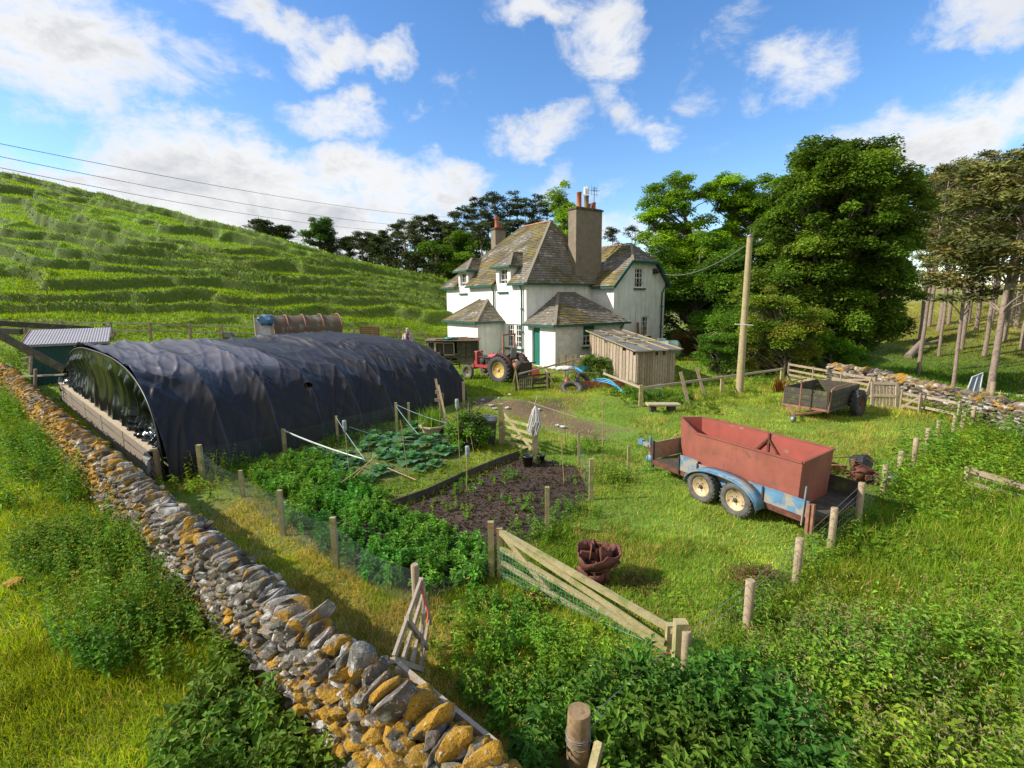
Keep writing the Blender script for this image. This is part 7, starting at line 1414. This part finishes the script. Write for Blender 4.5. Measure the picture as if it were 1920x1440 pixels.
m = MB(); m.lathe([(0, -1.3), (.3, -1.28), (.5, -1.15), (.55, -1.0), (.57, -.98), (.57, -.93), (.55, -.9), (.55, -.3), (.57, -.28), (.57, -.22), (.55, -.2), (.55, .4), (.57, .42), (.57, .48), (.55, .5), (.55, 1.0), (.5, 1.15), (.3, 1.28), (0, 1.3)], 28, (0, 0, 0), 'X'); m.build('body', MAT['tank'], ot); m = MB(); m.box((.1, 0, .60), (.5, .3, .12)); m.build('filler_cap', MAT['tank'], ot); m = MB(); m.box((-.7, 0, -.6), (.3, .8, .3)); m.box((.7, 0, -.6), (.3, .8, .3)); m.build('cradle', MAT['core_stone'], ot)
# ------------------------------------------------------------------ utility pole and lines
q = G(1386, 738); tp = AY(1406, 445, q.y); up = thing('utility_pole', 'tall weathered wooden utility pole with white dangling glass rod at mid height', 'pole', q); m = MB(q); mid = q.lerp(tp, .5); m.tube([q-Vector((0, 0, .3)), q, mid, tp], [.16, .155, .13, .105], 14); m.build('pole', wood('pole_wood', (.42, .33, .19), (.30, .24, .13), moss=(.26, .24, .10)), up)
m = MB(q); m.lathe([(.11, 0), (.115, .06), (.02, .12), (0, .12)], 12, tp); m.tube([tp+Vector((0, 0, .05)), tp+Vector((.0, 0, .35))], .01, 5); a = AY(1378, 608, q.y-.2); b = AY(1412, 610, q.y-.2); m.build('cap', MAT['grey_metal'], up); m = MB(q); m.tube([a, b], .02, 6); m.build('cross_rod', MAT['white_frame'], up)
wires = MB(); sw = thing('service_cable', 'sagging service cable from the gable to the utility pole', 'cable', (10, 30, 5)); wires.off = Vector((10, 30, 5)); hp_ = Vector((*hw(10.0, -2.1), 5.65)); cable(wires, hp_, tp-Vector((.05, 0, .25)), .018, .55, 20); wires.build('cable', MAT['white_cloth' if False else 'wire'], sw)
for i, (ya, yb, lab) in enumerate(((530, 536, 'upper thin wire running right from the house past the trees'), (546, 562, 'lower thin wire running right from the house past the trees'))):
    wt_ = thing('telephone_wire', lab, 'cable', (20, 30, 4)); m = MB((20, 30, 4)); cable(m, Vector((*hw(10.6, -1.5), 4.9-.4*i)), AY(1640, yb, 27), .006, .2, 16, 4); m.build('wire', MAT['cable'], wt_)
OL = [((-60, 257), (905, 409), 24, 75, 'topmost overhead line crossing the left sky'), ((-60, 281), (860, 427), 24, 75, 'second overhead line from the top over the hill'), ((-60, 302), (800, 434), 24, 75, 'third overhead line from the top over the hill'), ((-60, 309), (650, 458), 30, 80, 'fourth overhead line, crossing the hill skyline'), ((-60, 330), (640, 472), 30, 80, 'fifth overhead line just above the ridge'), ((905, 409), (1190, 437), 75, 90, 'far section of overhead line behind the chimney')]
for (a, b, Ya, Yb, lab) in OL:
    A_ = AY(*a, Ya); B_ = AY(*b, Yb); c_ = (A_+B_)/2; w_ = thing('overhead_line', lab, 'power line', c_); m = MB(c_); cable(m, A_, B_, .016 if Yb < 85 else .03, .9 if Ya < 70 else .2, 40, 4)
    w_o = m.build('cable', MAT['cable'], w_)
# ------------------------------------------------------------------ old cart
a = Vector((8.95, 15.75, 0)); 
ct = thing('old_farm_cart', 'dark wooden two-wheeled farm cart with iron handrails, drawbar resting on the grass', 'cart', (9.42, 15.45, 0), math.atan2(1.55, 2.15))   # x to the rear
hw_ = .66; Lc = 2.35; zf = .45
m = MB()
for k in range(6): m.box((Lc/2, -hw_+.24*(k+.5), zf), (Lc, .235, .04))
m.beam((0, -hw_, zf-.07), (Lc, -hw_, zf-.07), .06, .09); m.beam((0, hw_, zf-.07), (Lc, hw_, zf-.07), .06, .09); m.build('floor', MAT['wood_dark'], ct)
for sd in (-1, 1):
    for k in range(3): m = MB(); m.beam((0 if k else 0, sd*(hw_+.0), zf+.11+.18*k), (Lc, sd*hw_, zf+.11+.18*k), .03, .17); m.build('side_board', MAT['wood_dark'], ct)
    m = MB(); m.tube([(0, sd*(hw_+.03), zf-.1), (.12, sd*(hw_+.03), zf+.6), (.35, sd*(hw_+.03), zf+.66), (1.6, sd*(hw_+.03), zf+.66)], .022, 6); m.build('hand_rail', MAT['rust2'], ct)
for x_ in (0, Lc): 
    for k in range(3): m = MB(); m.beam((x_, -hw_+.02, zf+.11+.18*k), (x_, hw_-.02, zf+.11+.18*k), .03, .17, (1, 0, 0) if False else (0, 0, 1)); m.build('end_board', MAT['wood_dark'], ct)
m = MB(); m.beam((.0, -hw_, zf-.05), (0, hw_, zf-.05), .07, .07); m.beam((0, -.5, zf-.1), (-.7, 0, zf-.2), .06, .06); m.beam((0, .5, zf-.1), (-.7, 0, zf-.2), .06, .06); m.tube([(-.35, .0, .25), (-.35, .0, 1.25)], .022, 6); m.tube([(-.42, .0, 1.25), (-.28, 0, 1.25)], .02, 6); m.build('drawbar', MAT['rust2'], ct)
m = MB(); m.lathe([(.0, -.05), (.10, -.05), (.11, 0), (.10, .05), (0, .05)], 14, (-.7, 0, .12), 'Y'); m.build('jockey_wheel', MAT['grey_metal'], ct)
for sd in (-1, 1): wheel(ct, (1.9, sd*(hw_+.18), .43), .43, .22, (0, sd, 0), 'rust', lugs=16, rimr=.56, tyre='tyre')
m = MB(); m.box((1.9, 0, .43), (.07, 1.6, .07)); m.build('axle', MAT['rust'], ct)
# five-bar hurdle, pallets, low rails
a = AY(1478, 703, 22.6); a.z = g1(a.x, a.y); b = Vector((13.5, 17.9, 0)); b = G(1637, 752)
hu = bargate('long_hurdle', 'long pale five-bar hurdle behind the dark cart', Vector((a.x, a.y, a.z)), Vector((b.x, b.y, b.z)), (.16, .36, .58, .84), .92, (0, .33, .66, 1), 'wood', True, .04, .09)
def pallet_up(x0_, x1_, yb, h, label, nsl, rot=0, lean=.12, mat='wood_grey'):
    A_ = G(x0_, yb); B_ = G(x1_, yb+2); root = thing('wooden_pallet', label, 'pallet', A_); ly = Vector((0, lean, 0))
    for k in range(nsl): p = A_.lerp(B_, (k+.5)/nsl); m = MB(A_); m.beam(p, p+ly*4*h+Vector((0, 0, h)), .075, .02, (0, 1, 0)); m.build('slat', MAT[mat], root)
    for z_ in (.06, h*.5, h-.05): m = MB(A_); m.beam(A_+ly*4*z_+Vector((0, -.03, z_)), B_+ly*4*z_+Vector((0, -.03, z_)), .04, .09); m.build('bearer', MAT[mat], root)
    for u in (0, 1): m = MB(A_); p = A_.lerp(B_, u); m.beam(p+Vector((0, -.02, 0)), p+ly*4*h+Vector((0, -.02, h)), .09, .05, (0, 1, 0)); m.build('stile', MAT[mat], root)
    return root
pallet_up(1634, 1680, 766, .95, 'slatted pallet stood on edge right of the cart', 7, lean=.03)
m_ = thing('leaning_post', 'rough short post leaning between hurdle and pallet', 'post', G(1622, 752)); m = MB(); m.beam((0, 0, 0), (.25, .1, .85), .13, .06, (0, 1, 0)); m.build('post', MAT['wood'], m_)
A_ = G(1688, 770); B_ = G(1722, 778); bargate('broken_hurdle', 'low broken hurdle right of the upright pallet', A_, B_, (.2, .42, .62), .75, (0, 1), 'wood')
A_ = G(1724, 776); B_ = G(1795, 792); bargate('low_rails', 'low rails sloping down to the field fence in front of the rhubarb', A_, B_, (.25, .60), .68, (0, 1), 'wood_grey', False)
# rhubarb
for (x, y, n_, L_, lab) in ((1712, 745, 9, .75, 'large-leaved rhubarb clump by the stone wall'), (1740, 750, 8, .6, 'rhubarb clump in the middle of the row'), (1765, 762, 9, .7, 'rhubarb clump nearest the field fence')):
    q = G(x, y); r = thing('rhubarb', lab, 'plant', q, group='rhubarb behind the low rails'); A = Acc(); yaw = np.arange(n_)*2.4; el = np.full(n_, .75); 
    for k in range(n_):
        base = np.array([math.cos(yaw[k])*.3, math.sin(yaw[k])*.3, .42+.15*math.sin(k*2.)]); d = np.array([math.cos(yaw[k]), math.sin(yaw[k]), -.15]); s_ = np.array([-d[1], d[0], 0]); vs = [base]; m_n = 12
        for j in range(m_n+1):
            a_ = -2.4+4.8*j/m_n; rr_ = L_*.42*(1+.12*math.cos(a_*3)); vs.append(base+d*(math.cos(a_)*rr_+rr_*.6)+s_*math.sin(a_)*rr_+np.array([0, 0, .05*math.cos(a_*5)-.06*abs(math.sin(a_))]))
        V = np.array(vs); T = np.array([[0, j+1, j+2] for j in range(m_n)]); A.add(V, T, None, np.tile(np.array([.14, .27, .10])*random.uniform(.8, 1.2), (len(V), 1)))
    A.build('leaves', MAT['leaf'], r); m = MB(); [m.tube([(0, 0, 0), (math.cos(y_)*.3, math.sin(y_)*.3, .42)], .016, 5) for y_ in yaw]; m.build('stalks', MAT['tractor_red'], r)
# netted frame, corner posts at the right
q = G(1835, 748); nf = thing('netted_frame', 'light grey metal frame with netting leaning by the pine trunk', 'frame', (q.x, q.y, q.z)); P4 = [AY(1813, 733, q.y), AY(1823, 707, q.y+.2), AY(1843, 699, q.y+.3), AY(1836, 738, q.y)]; m = MB(nf.location)
for i in range(4): m.tube([P4[i], P4[(i+1) % 4]], .025, 6)
m.tube([P4[3].lerp(P4[0], .5), P4[1].lerp(P4[2], .55)], .02, 6); m.build('tube_frame', PM('light_grey_tube', (.45, .50, .56), None, 8, .5, bmp=0), nf); m = MB(nf.location); m.add(P4+[p+Vector((0, .01, 0)) for p in P4], [(0, 1, 2, 3), (7, 6, 5, 4)]); m.build('mesh_infill', PM('grey_mesh', (.20, .23, .27), (.15, .18, .2), 30, .8, bmp=0), nf)
for (x, yb, yt, w, lab) in ((1820, 780, 735, .26, 'thick weathered strainer post where the fence meets the stone wall'), (1858, 748, 716, .17, 'round reddish post beside the pale pine trunk'), (1838, 748, 728, .14, 'short post in front of the netted frame')):
    q = G(x, yb); z = TZ(q, yt); r = thing('corner_post', lab, 'post', q); m = MB(); m.tube([(0, 0, -.2), (0, 0, (z-q.z)*.6), (0, 0, z-q.z)], [w/2, w/2*.97, w/2*.9], 12); m.build('post', MAT['wood'], r)
r = fence_root('roadside_rail', 'single pale rail running off the right edge under the pines', 'fence', (1890, 745)); m = MB(r.location); m.beam(AY(1862, 737, 19.5), AY(1990, 750, 17.5), .06, .10); m.build('rail', MAT['wood_pale'], r); post_at(r, 1985, 770, 742, .12, False, 'wood')
r = fence_root('field_gate_end', 'end of a wooden rail gate sunk in weeds at the right edge', 'gate', (1812, 915)); b, t = post_at(r, 1812, 915, 876, .11, False, 'wood_new', 'post'); m = MB(r.location); e = AY(1990, 935, b.y-1.2); m.beam(t-Vector((0, 0, .05)), e, .05, .10); m.beam(t-Vector((0, 0, .32)), e-Vector((0, 0, .27)), .05, .09); m.build('rail', MAT['wood'], r); e2 = Vector((e.x, e.y, 0)); sheet('wire_mesh', [Vector((b.x, b.y, 0)), e2], [t-Vector((0, 0, .1)), e-Vector((0, 0, .1))], MAT['net_wire'], r, sub=3)
# reddish phormium by the pole fence
q = G(1462, 735); r = thing('red_flax_clump', 'clump of reddish strap leaves by the rail fence', 'plant', q); A = Acc(); n = 60; V, T, Q, k = blades(rng.normal(0, .12, (n, 3))*np.array([1, 1, 0]), rng.uniform(.4, .8, n), rng.uniform(.015, .03, n), rng, 2, .8); A.add(V, T, Q, np.repeat(gcol(n, rng, (.22, .08, .045), .35), k, 0)); A.build('leaves', MAT['grass'], r)
# fallen log under the pines
a = G(1702, 672); b = G(1732, 655); r = thing('fallen_trunk', 'fallen broken tree trunk on the sunny bank under the pines', 'log', a); m = MB(a); m.tube([a+Vector((0, 0, .1)), (a+b)/2+Vector((0, 0, .5)), b+Vector((0, 0, .9))], [.28, .25, .16], 10); m.tube([b+Vector((-.5, 0, .3)), b+Vector((1.5, .3, .7))], .12, 8); m.build('trunk', MAT['bark_pine'], r)
# ------------------------------------------------------------------ left background
hf_ = fence_root('hill_fence', 'post and rail fence along the foot of the hill', 'fence', (284, 641)); tp_ = []
for (x, yb, yt) in ((-40, 636, 600), (50, 638, 602), (120, 639, 601), (211, 640, 603), (284, 641, 604), (358, 639, 607), (417, 636, 608), (484, 634, 610), (560, 634, 612), (613, 634, 613), (665, 633, 614), (707, 633, 617), (748, 634, 617), (800, 640, 624)):
    b, t = post_at(hf_, x, yb, yt, .13, False, 'wood'); tp_.append((b, t))
for z_ in (.08, .5):
    m = MB(hf_.location)
    for (a, b) in zip(tp_[:-1], tp_[1:]): m.beam(a[1]-Vector((0, -.05, z_)), b[1]-Vector((0, -.05, z_)), .04, .08)
    m.build('rail', MAT['wood_grey'], hf_)
# green tin shed
sa = AY(47, 647, 21.6); sb_ = AY(197, 639, 23.2); ux = Vector((sb_.x-sa.x, sb_.y-sa.y, 0)).normalized(); uy = Vector((-ux.y, ux.x, 0)); Ls = math.hypot(sb_.x-sa.x, sb_.y-sa.y)
ts = thing('tin_shed', 'dark green corrugated tin shed with a silvery sloping roof at the far left', 'shed', (sa.x, sa.y, g1(sa.x, sa.y)), math.atan2(ux.y, ux.x)); zr = sa.z-ts.location.z
MAT['tin_green'] = PM('dark_green_tin', (.010, .055, .042), (.014, .07, .055), 4, .5, bmp=.1); MAT['tin_roof'] = PM('weathered_tin_roof', (.38, .35, .35), (.27, .25, .25), 2.5, .5, bmp=.2, stretch=(.4, 6, 1))
m = MB(); n = 46
for i in range(n):
    xa = Ls*i/n; xm = Ls*(i+.5)/n; xb = Ls*(i+1)/n; m.add([(xa, 0, -.5), (xm, -.02, -.5), (xb, 0, -.5), (xb, 0, zr-.02), (xm, -.02, zr-.02), (xa, 0, zr-.02)], [(0, 1, 4, 5), (1, 2, 3, 4)])
m.add([(0, 0, -.5), (0, 2.6, -.5), (0, 2.6, zr+.5), (0, 0, zr-.02)], [(0, 1, 2, 3)]); m.add([(Ls, 0, -.5), (Ls, 2.6, -.5), (Ls, 2.6, zr+.5), (Ls, 0, zr-.02)], [(0, 1, 2, 3)]); m.add([(0, 2.6, -.5), (Ls, 2.6, -.5), (Ls, 2.6, zr+.5), (0, 2.6, zr+.5)], [(0, 1, 2, 3)]); m.build('wall', MAT['tin_green'], ts)
m = MB(); n = 60; vs = []
for i in range(n+1):
    x_ = -.15+(Ls+.3)*i/n; z_ = .018*(i % 2)
    vs += [(x_, -.12, zr+z_), (x_, 2.75, zr+.55+z_)]
m.add(vs, [(2*i, 2*i+2, 2*i+3, 2*i+1) for i in range(n)]); m.build('roof', MAT['tin_roof'], ts); m = MB(); m.beam((-.16, -.14, zr-.05), (Ls+.16, -.14, zr-.05), .03, .09); m.build('gutter', MAT['grey_metal'], ts)
m = MB(); m.beam((-.16, -.12, zr-.03), (-.16, 2.75, zr+.52), .03, .14); m.build('barge_board', MAT['rust2'], ts)
def simple(name, label, cat, segs, mat, Y, w=.1, h=.06):
    p = [(AY(*a, Y if len(a) < 3 else a[2]) if len(a) == 2 else AY(a[0], a[1], a[2])) for s in segs for a in s]; root = thing(name, label, cat, p[0]); m = MB(p[0])
    for i in range(0, len(p), 2): m.beam(p[i], p[i+1], w, h)
    m.build('beam', MAT[mat], root); return root
simple('diagonal_beam', 'long dark timber beam slanting down in front of the tin shed', 'beam', [((-60, 596, 19), (122, 694, 19.2))], 'wood_dark', 19, .14, .26)
simple('upper_beam', 'dark timber wall plate at the far left behind the tin shed', 'beam', [((-60, 602, 25), (175, 617, 27)), ((-60, 618, 24), (40, 622, 24))], 'wood_dark', 25, .2, .28)
simple('stock_rails', 'rough rails and posts between stone wall and tin shed', 'fence', [((40, 706, 19.3), (122, 702, 19.0)), ((65, 745, 18.8), (66, 692, 18.8)), ((56, 700, 19), (58, 668, 19)), ((42, 672, 19), (58, 668, 19)), ((42, 685, 19), (57, 680, 19))], 'wood_grey', 19)
simple('broken_chair_frame', 'broken wooden chair-like frame standing behind the tin shed roof', 'frame', [((195, 607, 27), (214, 625, 27)), ((198, 622, 27), (208, 640, 27)), ((204, 640, 27), (214, 624, 27)), ((196, 607, 27), (199, 622, 27)), ((207, 636, 27), (216, 627, 27))], 'wood', 27, .12, .08)
simple('white_board', 'pale board propped at the right end of the tin shed', 'board', [((190, 620, 25), (202, 640, 25)), ((199, 632, 25), (198, 650, 25))], 'wood_pale', 25, .25, .10)
# rusty barrel-roofed van body
va = AY(513, 592, 26.5); vb = AY(641, 600, 28.5); ux = Vector((vb.x-va.x, vb.y-va.y, 0)).normalized(); Lv = math.hypot(vb.x-va.x, vb.y-va.y); gzv = g1(va.x, va.y+.5)
vn_ = thing('rusty_barrel_hut', 'rusty barrel-roofed hut body with a pale door frame and blue rag', 'hut', (va.x, va.y, gzv), math.atan2(ux.y, ux.x)); hv = va.z-gzv
m = MB(); prof = [(0, 0)]+[(1.0-1.0*math.cos(a), hv-.75+.75*math.sin(a)) for a in np.linspace(0, math.pi, 18)]+[(2.0, 0)]; nb_ = 24; vs = []
for i in range(nb_+1):
    for (y_, z_) in prof: vs.append((Lv*i/nb_, y_+.012*math.sin(i*1.3), z_*(1-.04*(i/nb_))+.015*math.sin(i*2.1)))
k_ = len(prof); m.add(vs, [(i*k_+j, (i+1)*k_+j, (i+1)*k_+j+1, i*k_+j+1) for i in range(nb_) for j in range(k_-1)], True); m.add([(Lv, y_, z_*.96) for y_, z_ in prof], [tuple(range(k_))]); m.add([(0, y_, z_) for y_, z_ in prof], [tuple(range(k_))[::-1]]); m.build('body', PM('mottled_rust_skin', (.13, .075, .04), (.09, .075, .04), 3, .7, bmp=.3, c3=(.20, .19, .14), s3=1.6, t3=.60), vn_)
m = MB()
for f_ in (.0, .2, .45, .72, 1.): m.tube([(Lv*f_, y_, z_+.02) for y_, z_ in prof[1:-1]], .035, 6)
m.build('hoop', MAT['rust2'], vn_)
m = MB(); m.box((-.9, .0, hv/2), (.12, .12, hv+.1)); m.box((-.12, .0, hv/2), (.12, .12, hv)); m.box((-.5, 0, hv), (.9, .12, .1)); m.build('door_frame', MAT['wood_pale'], vn_); m = MB(); m.box((-.5, .05, hv*.45), (.7, .03, hv*.8)); m.build('door_sheet', MAT['white_cloth'], vn_)
br_ = thing('blue_rag', 'blue tarpaulin rag bunched over the hut door frame', 'tarpaulin', Vector((va.x, va.y, gzv))-ux*.35+Vector((0, -.1, hv-.22))); V = T_*np.array([.5, .14, .24])*(1+.6*(fbm(T_[:, 0]*3, T_[:, 1]*3+T_[:, 2]*3, 8, 3)-.5)[:, None]*2); np_mesh('cloth', V, F_, None, np.ones((len(V), 3)), PM('blue_tarp', (.08, .22, .36), (.06, .15, .26), 7, .6, bmp=.4), br_, True)
# crate panels by the hill fence
A_ = AY(676, 631, 30); B_ = AY(711, 632, 30.3); cp_ = thing('slatted_crate', 'brown slatted crate standing at the hill fence', 'crate', A_); m = MB(A_)
for k in range(5): m.beam(A_+Vector((0, 0, .08+.12*k)), B_+Vector((0, 0, .08+.12*k)), .04, .10)
for u in (0, .5, 1): m.beam(A_.lerp(B_, u), A_.lerp(B_, u)+Vector((0, 0, .64)), .07, .06, (0, 1, 0))
m.build('slats', MAT['rust2'], cp_)
tt = thing('upturned_trough', 'small white and black trough lying on the grass behind the tunnel', 'trough', G(427, 634)); m = MB(); m.box((0, 0, .16), (.7, .35, .22)); m.box((0, 0, .3), (.5, .2, .08)); m.build('trough', MAT['grey_metal'], tt)
# litter on the dirt patch
rr = random.Random(6)
lt0 = thing('litter_scrap', 'whitish stone or plastic scrap on the bare patch before the tractor', 'litter', (0, 0, 0), group='pale scraps on the bare ground'); V, F_2 = ROCKM[0][1], ROCKM[1]; np_mesh('scrap', V*np.array([.12, .08, .035]), F_2, None, np.tile([.60, .60, .60], (len(V), 1)), MAT['stone'], lt0)
for i, (x, y) in enumerate([(873, 748), (885, 742), (890, 757), (905, 752), (921, 762), (928, 768), (951, 767), (957, 742), (935, 748), (1045, 800), (1056, 803), (868, 738), (1010, 770)]):
    q = G(x, y); o_ = lt0 if i == 0 else dup(lt0); o_.location = q+Vector((0, 0, .05)); s = rr.uniform(.5, 1.3); o_.scale = (s, s, s); o_.rotation_euler = (rr.uniform(-.2, .2), 0, rr.uniform(0, 6))
# ------------------------------------------------------------------ the woman behind the tunnel
def person():
    P0 = AY(765, 640, 25.0); gz0 = g1(P0.x, P0.y); topz = AY(765, 617, 25.0).z; Hh = 1.62; q = Vector((P0.x, P0.y, topz-Hh)); 
    if q.z < gz0: q.z = gz0
    r = thing('person', 'grey-haired person in a light grey jacket over a dark red top standing behind the tunnel', 'person', q, 0)
    me = bpy.data.meshes.new('body'); V = [(0, 0, .90), (0, 0, 1.05), (0, -.01, 1.22), (0, 0, 1.36), (0, -.01, 1.44), (0, -.02, 1.50), (0, -.02, 1.57), (-.10, 0, .84), (-.12, -.02, .48), (-.12, .02, .09), (-.12, -.12, .04), (.10, 0, .84), (.12, -.02, .48), (.12, .02, .09), (.12, -.12, .04), (-.17, 0, 1.34), (-.23, .0, 1.08), (-.10, -.20, 1.00), (-.03, -.24, 1.02), (.17, 0, 1.34), (.23, 0, 1.08), (.10, -.20, 1.02), (.03, -.24, 1.03)]
    E = [(0, 1), (1, 2), (2, 3), (3, 4), (4, 5), (5, 6), (0, 7), (7, 8), (8, 9), (9, 10), (0, 11), (11, 12), (12, 13), (13, 14), (3, 15), (15, 16), (16, 17), (17, 18), (3, 19), (19, 20), (20, 21), (21, 22)]
    Rd = [.14, .13, .14, .12, .055, .085, .075, .09, .065, .045, .035, .09, .065, .045, .035, .065, .05, .038, .032, .065, .05, .038, .032]
    me.from_pydata(V, E, []); o = link_mesh('body', me, PM('skin', (.52, .30, .22), (.48, .27, .2), 10, .6, bmp=0), r); sk = o.modifiers.new('s', 'SKIN'); sb = o.modifiers.new('u', 'SUBSURF'); sb.levels = 2; sb.render_levels = 2
    for i, v in enumerate(me.skin_vertices[0].data): v.radius = (Rd[i], Rd[i]*.85); v.use_root = (i == 0)
    m = MB(); m.lathe([(.17, .70), (.185, .95), (.18, 1.12), (.195, 1.30), (.13, 1.40), (.075, 1.44)], 20, (0, 0, 0)); 
    for sd in (-1, 1): m.tube([(sd*.16, 0, 1.35), (sd*.235, 0, 1.1), (sd*.21, -.08, 1.0), (sd*.10, -.20, 1.01)], [.085, .075, .065, .05], 12)
    m.build('jacket', PM('light_grey_jacket', (.42, .40, .38), (.33, .31, .3), 12, .9, bmp=.2), r); m = MB(); m.lathe([(.10, .9), (.12, 1.15), (.11, 1.36), (.06, 1.44)], 16, (0, -.085, 0)); m.build('top', PM('dark_red_top', (.16, .04, .06), None, 8, .9, bmp=0), r)
    m = MB(); [m.tube([(sd*.10, 0, .9), (sd*.12, -.02, .5), (sd*.12, .01, .1)], [.115, .09, .07], 12) for sd in (-1, 1)]; m.build('trousers', PM('dark_trousers', (.04, .045, .06), None, 8, .9, bmp=0), r)
    T3, F3 = ico(3); V = T3*np.array([.095, .11, .115])+np.array([0, .01, 1.565]); k = ~((T3[:, 1] < -.45) & (T3[:, 2] < .35)); V = np.where(k[:, None], V, V*np.array([.9, .75, 1])+np.array([0, .02, 0])); np_mesh('hair', V, F3, None, np.ones((len(V), 3)), PM('grey_hair', (.50, .48, .44), (.38, .36, .33), 30, .8, bmp=.4), r, True)
    m = MB(); m.lathe([(0, -.03), (.012, -.015), (.014, .01), (0, .02)], 8, (0, -.105, 1.54), 'Y'); m.build('nose', MAT['skin'] if 'skin' in MAT else bpy.data.materials['skin'], r)
    m = MB(); [m.lathe([(0, -.006), (.009, 0), (0, .006)], 8, (sd*.032, -.098, 1.565), 'Y') for sd in (-1, 1)]; m.build('eyes', MAT['dark_metal'], r); m = MB(); m.box((0, -.098, 1.50), (.045, .008, .008)); m.build('mouth', MAT['rust2'], r)
person()
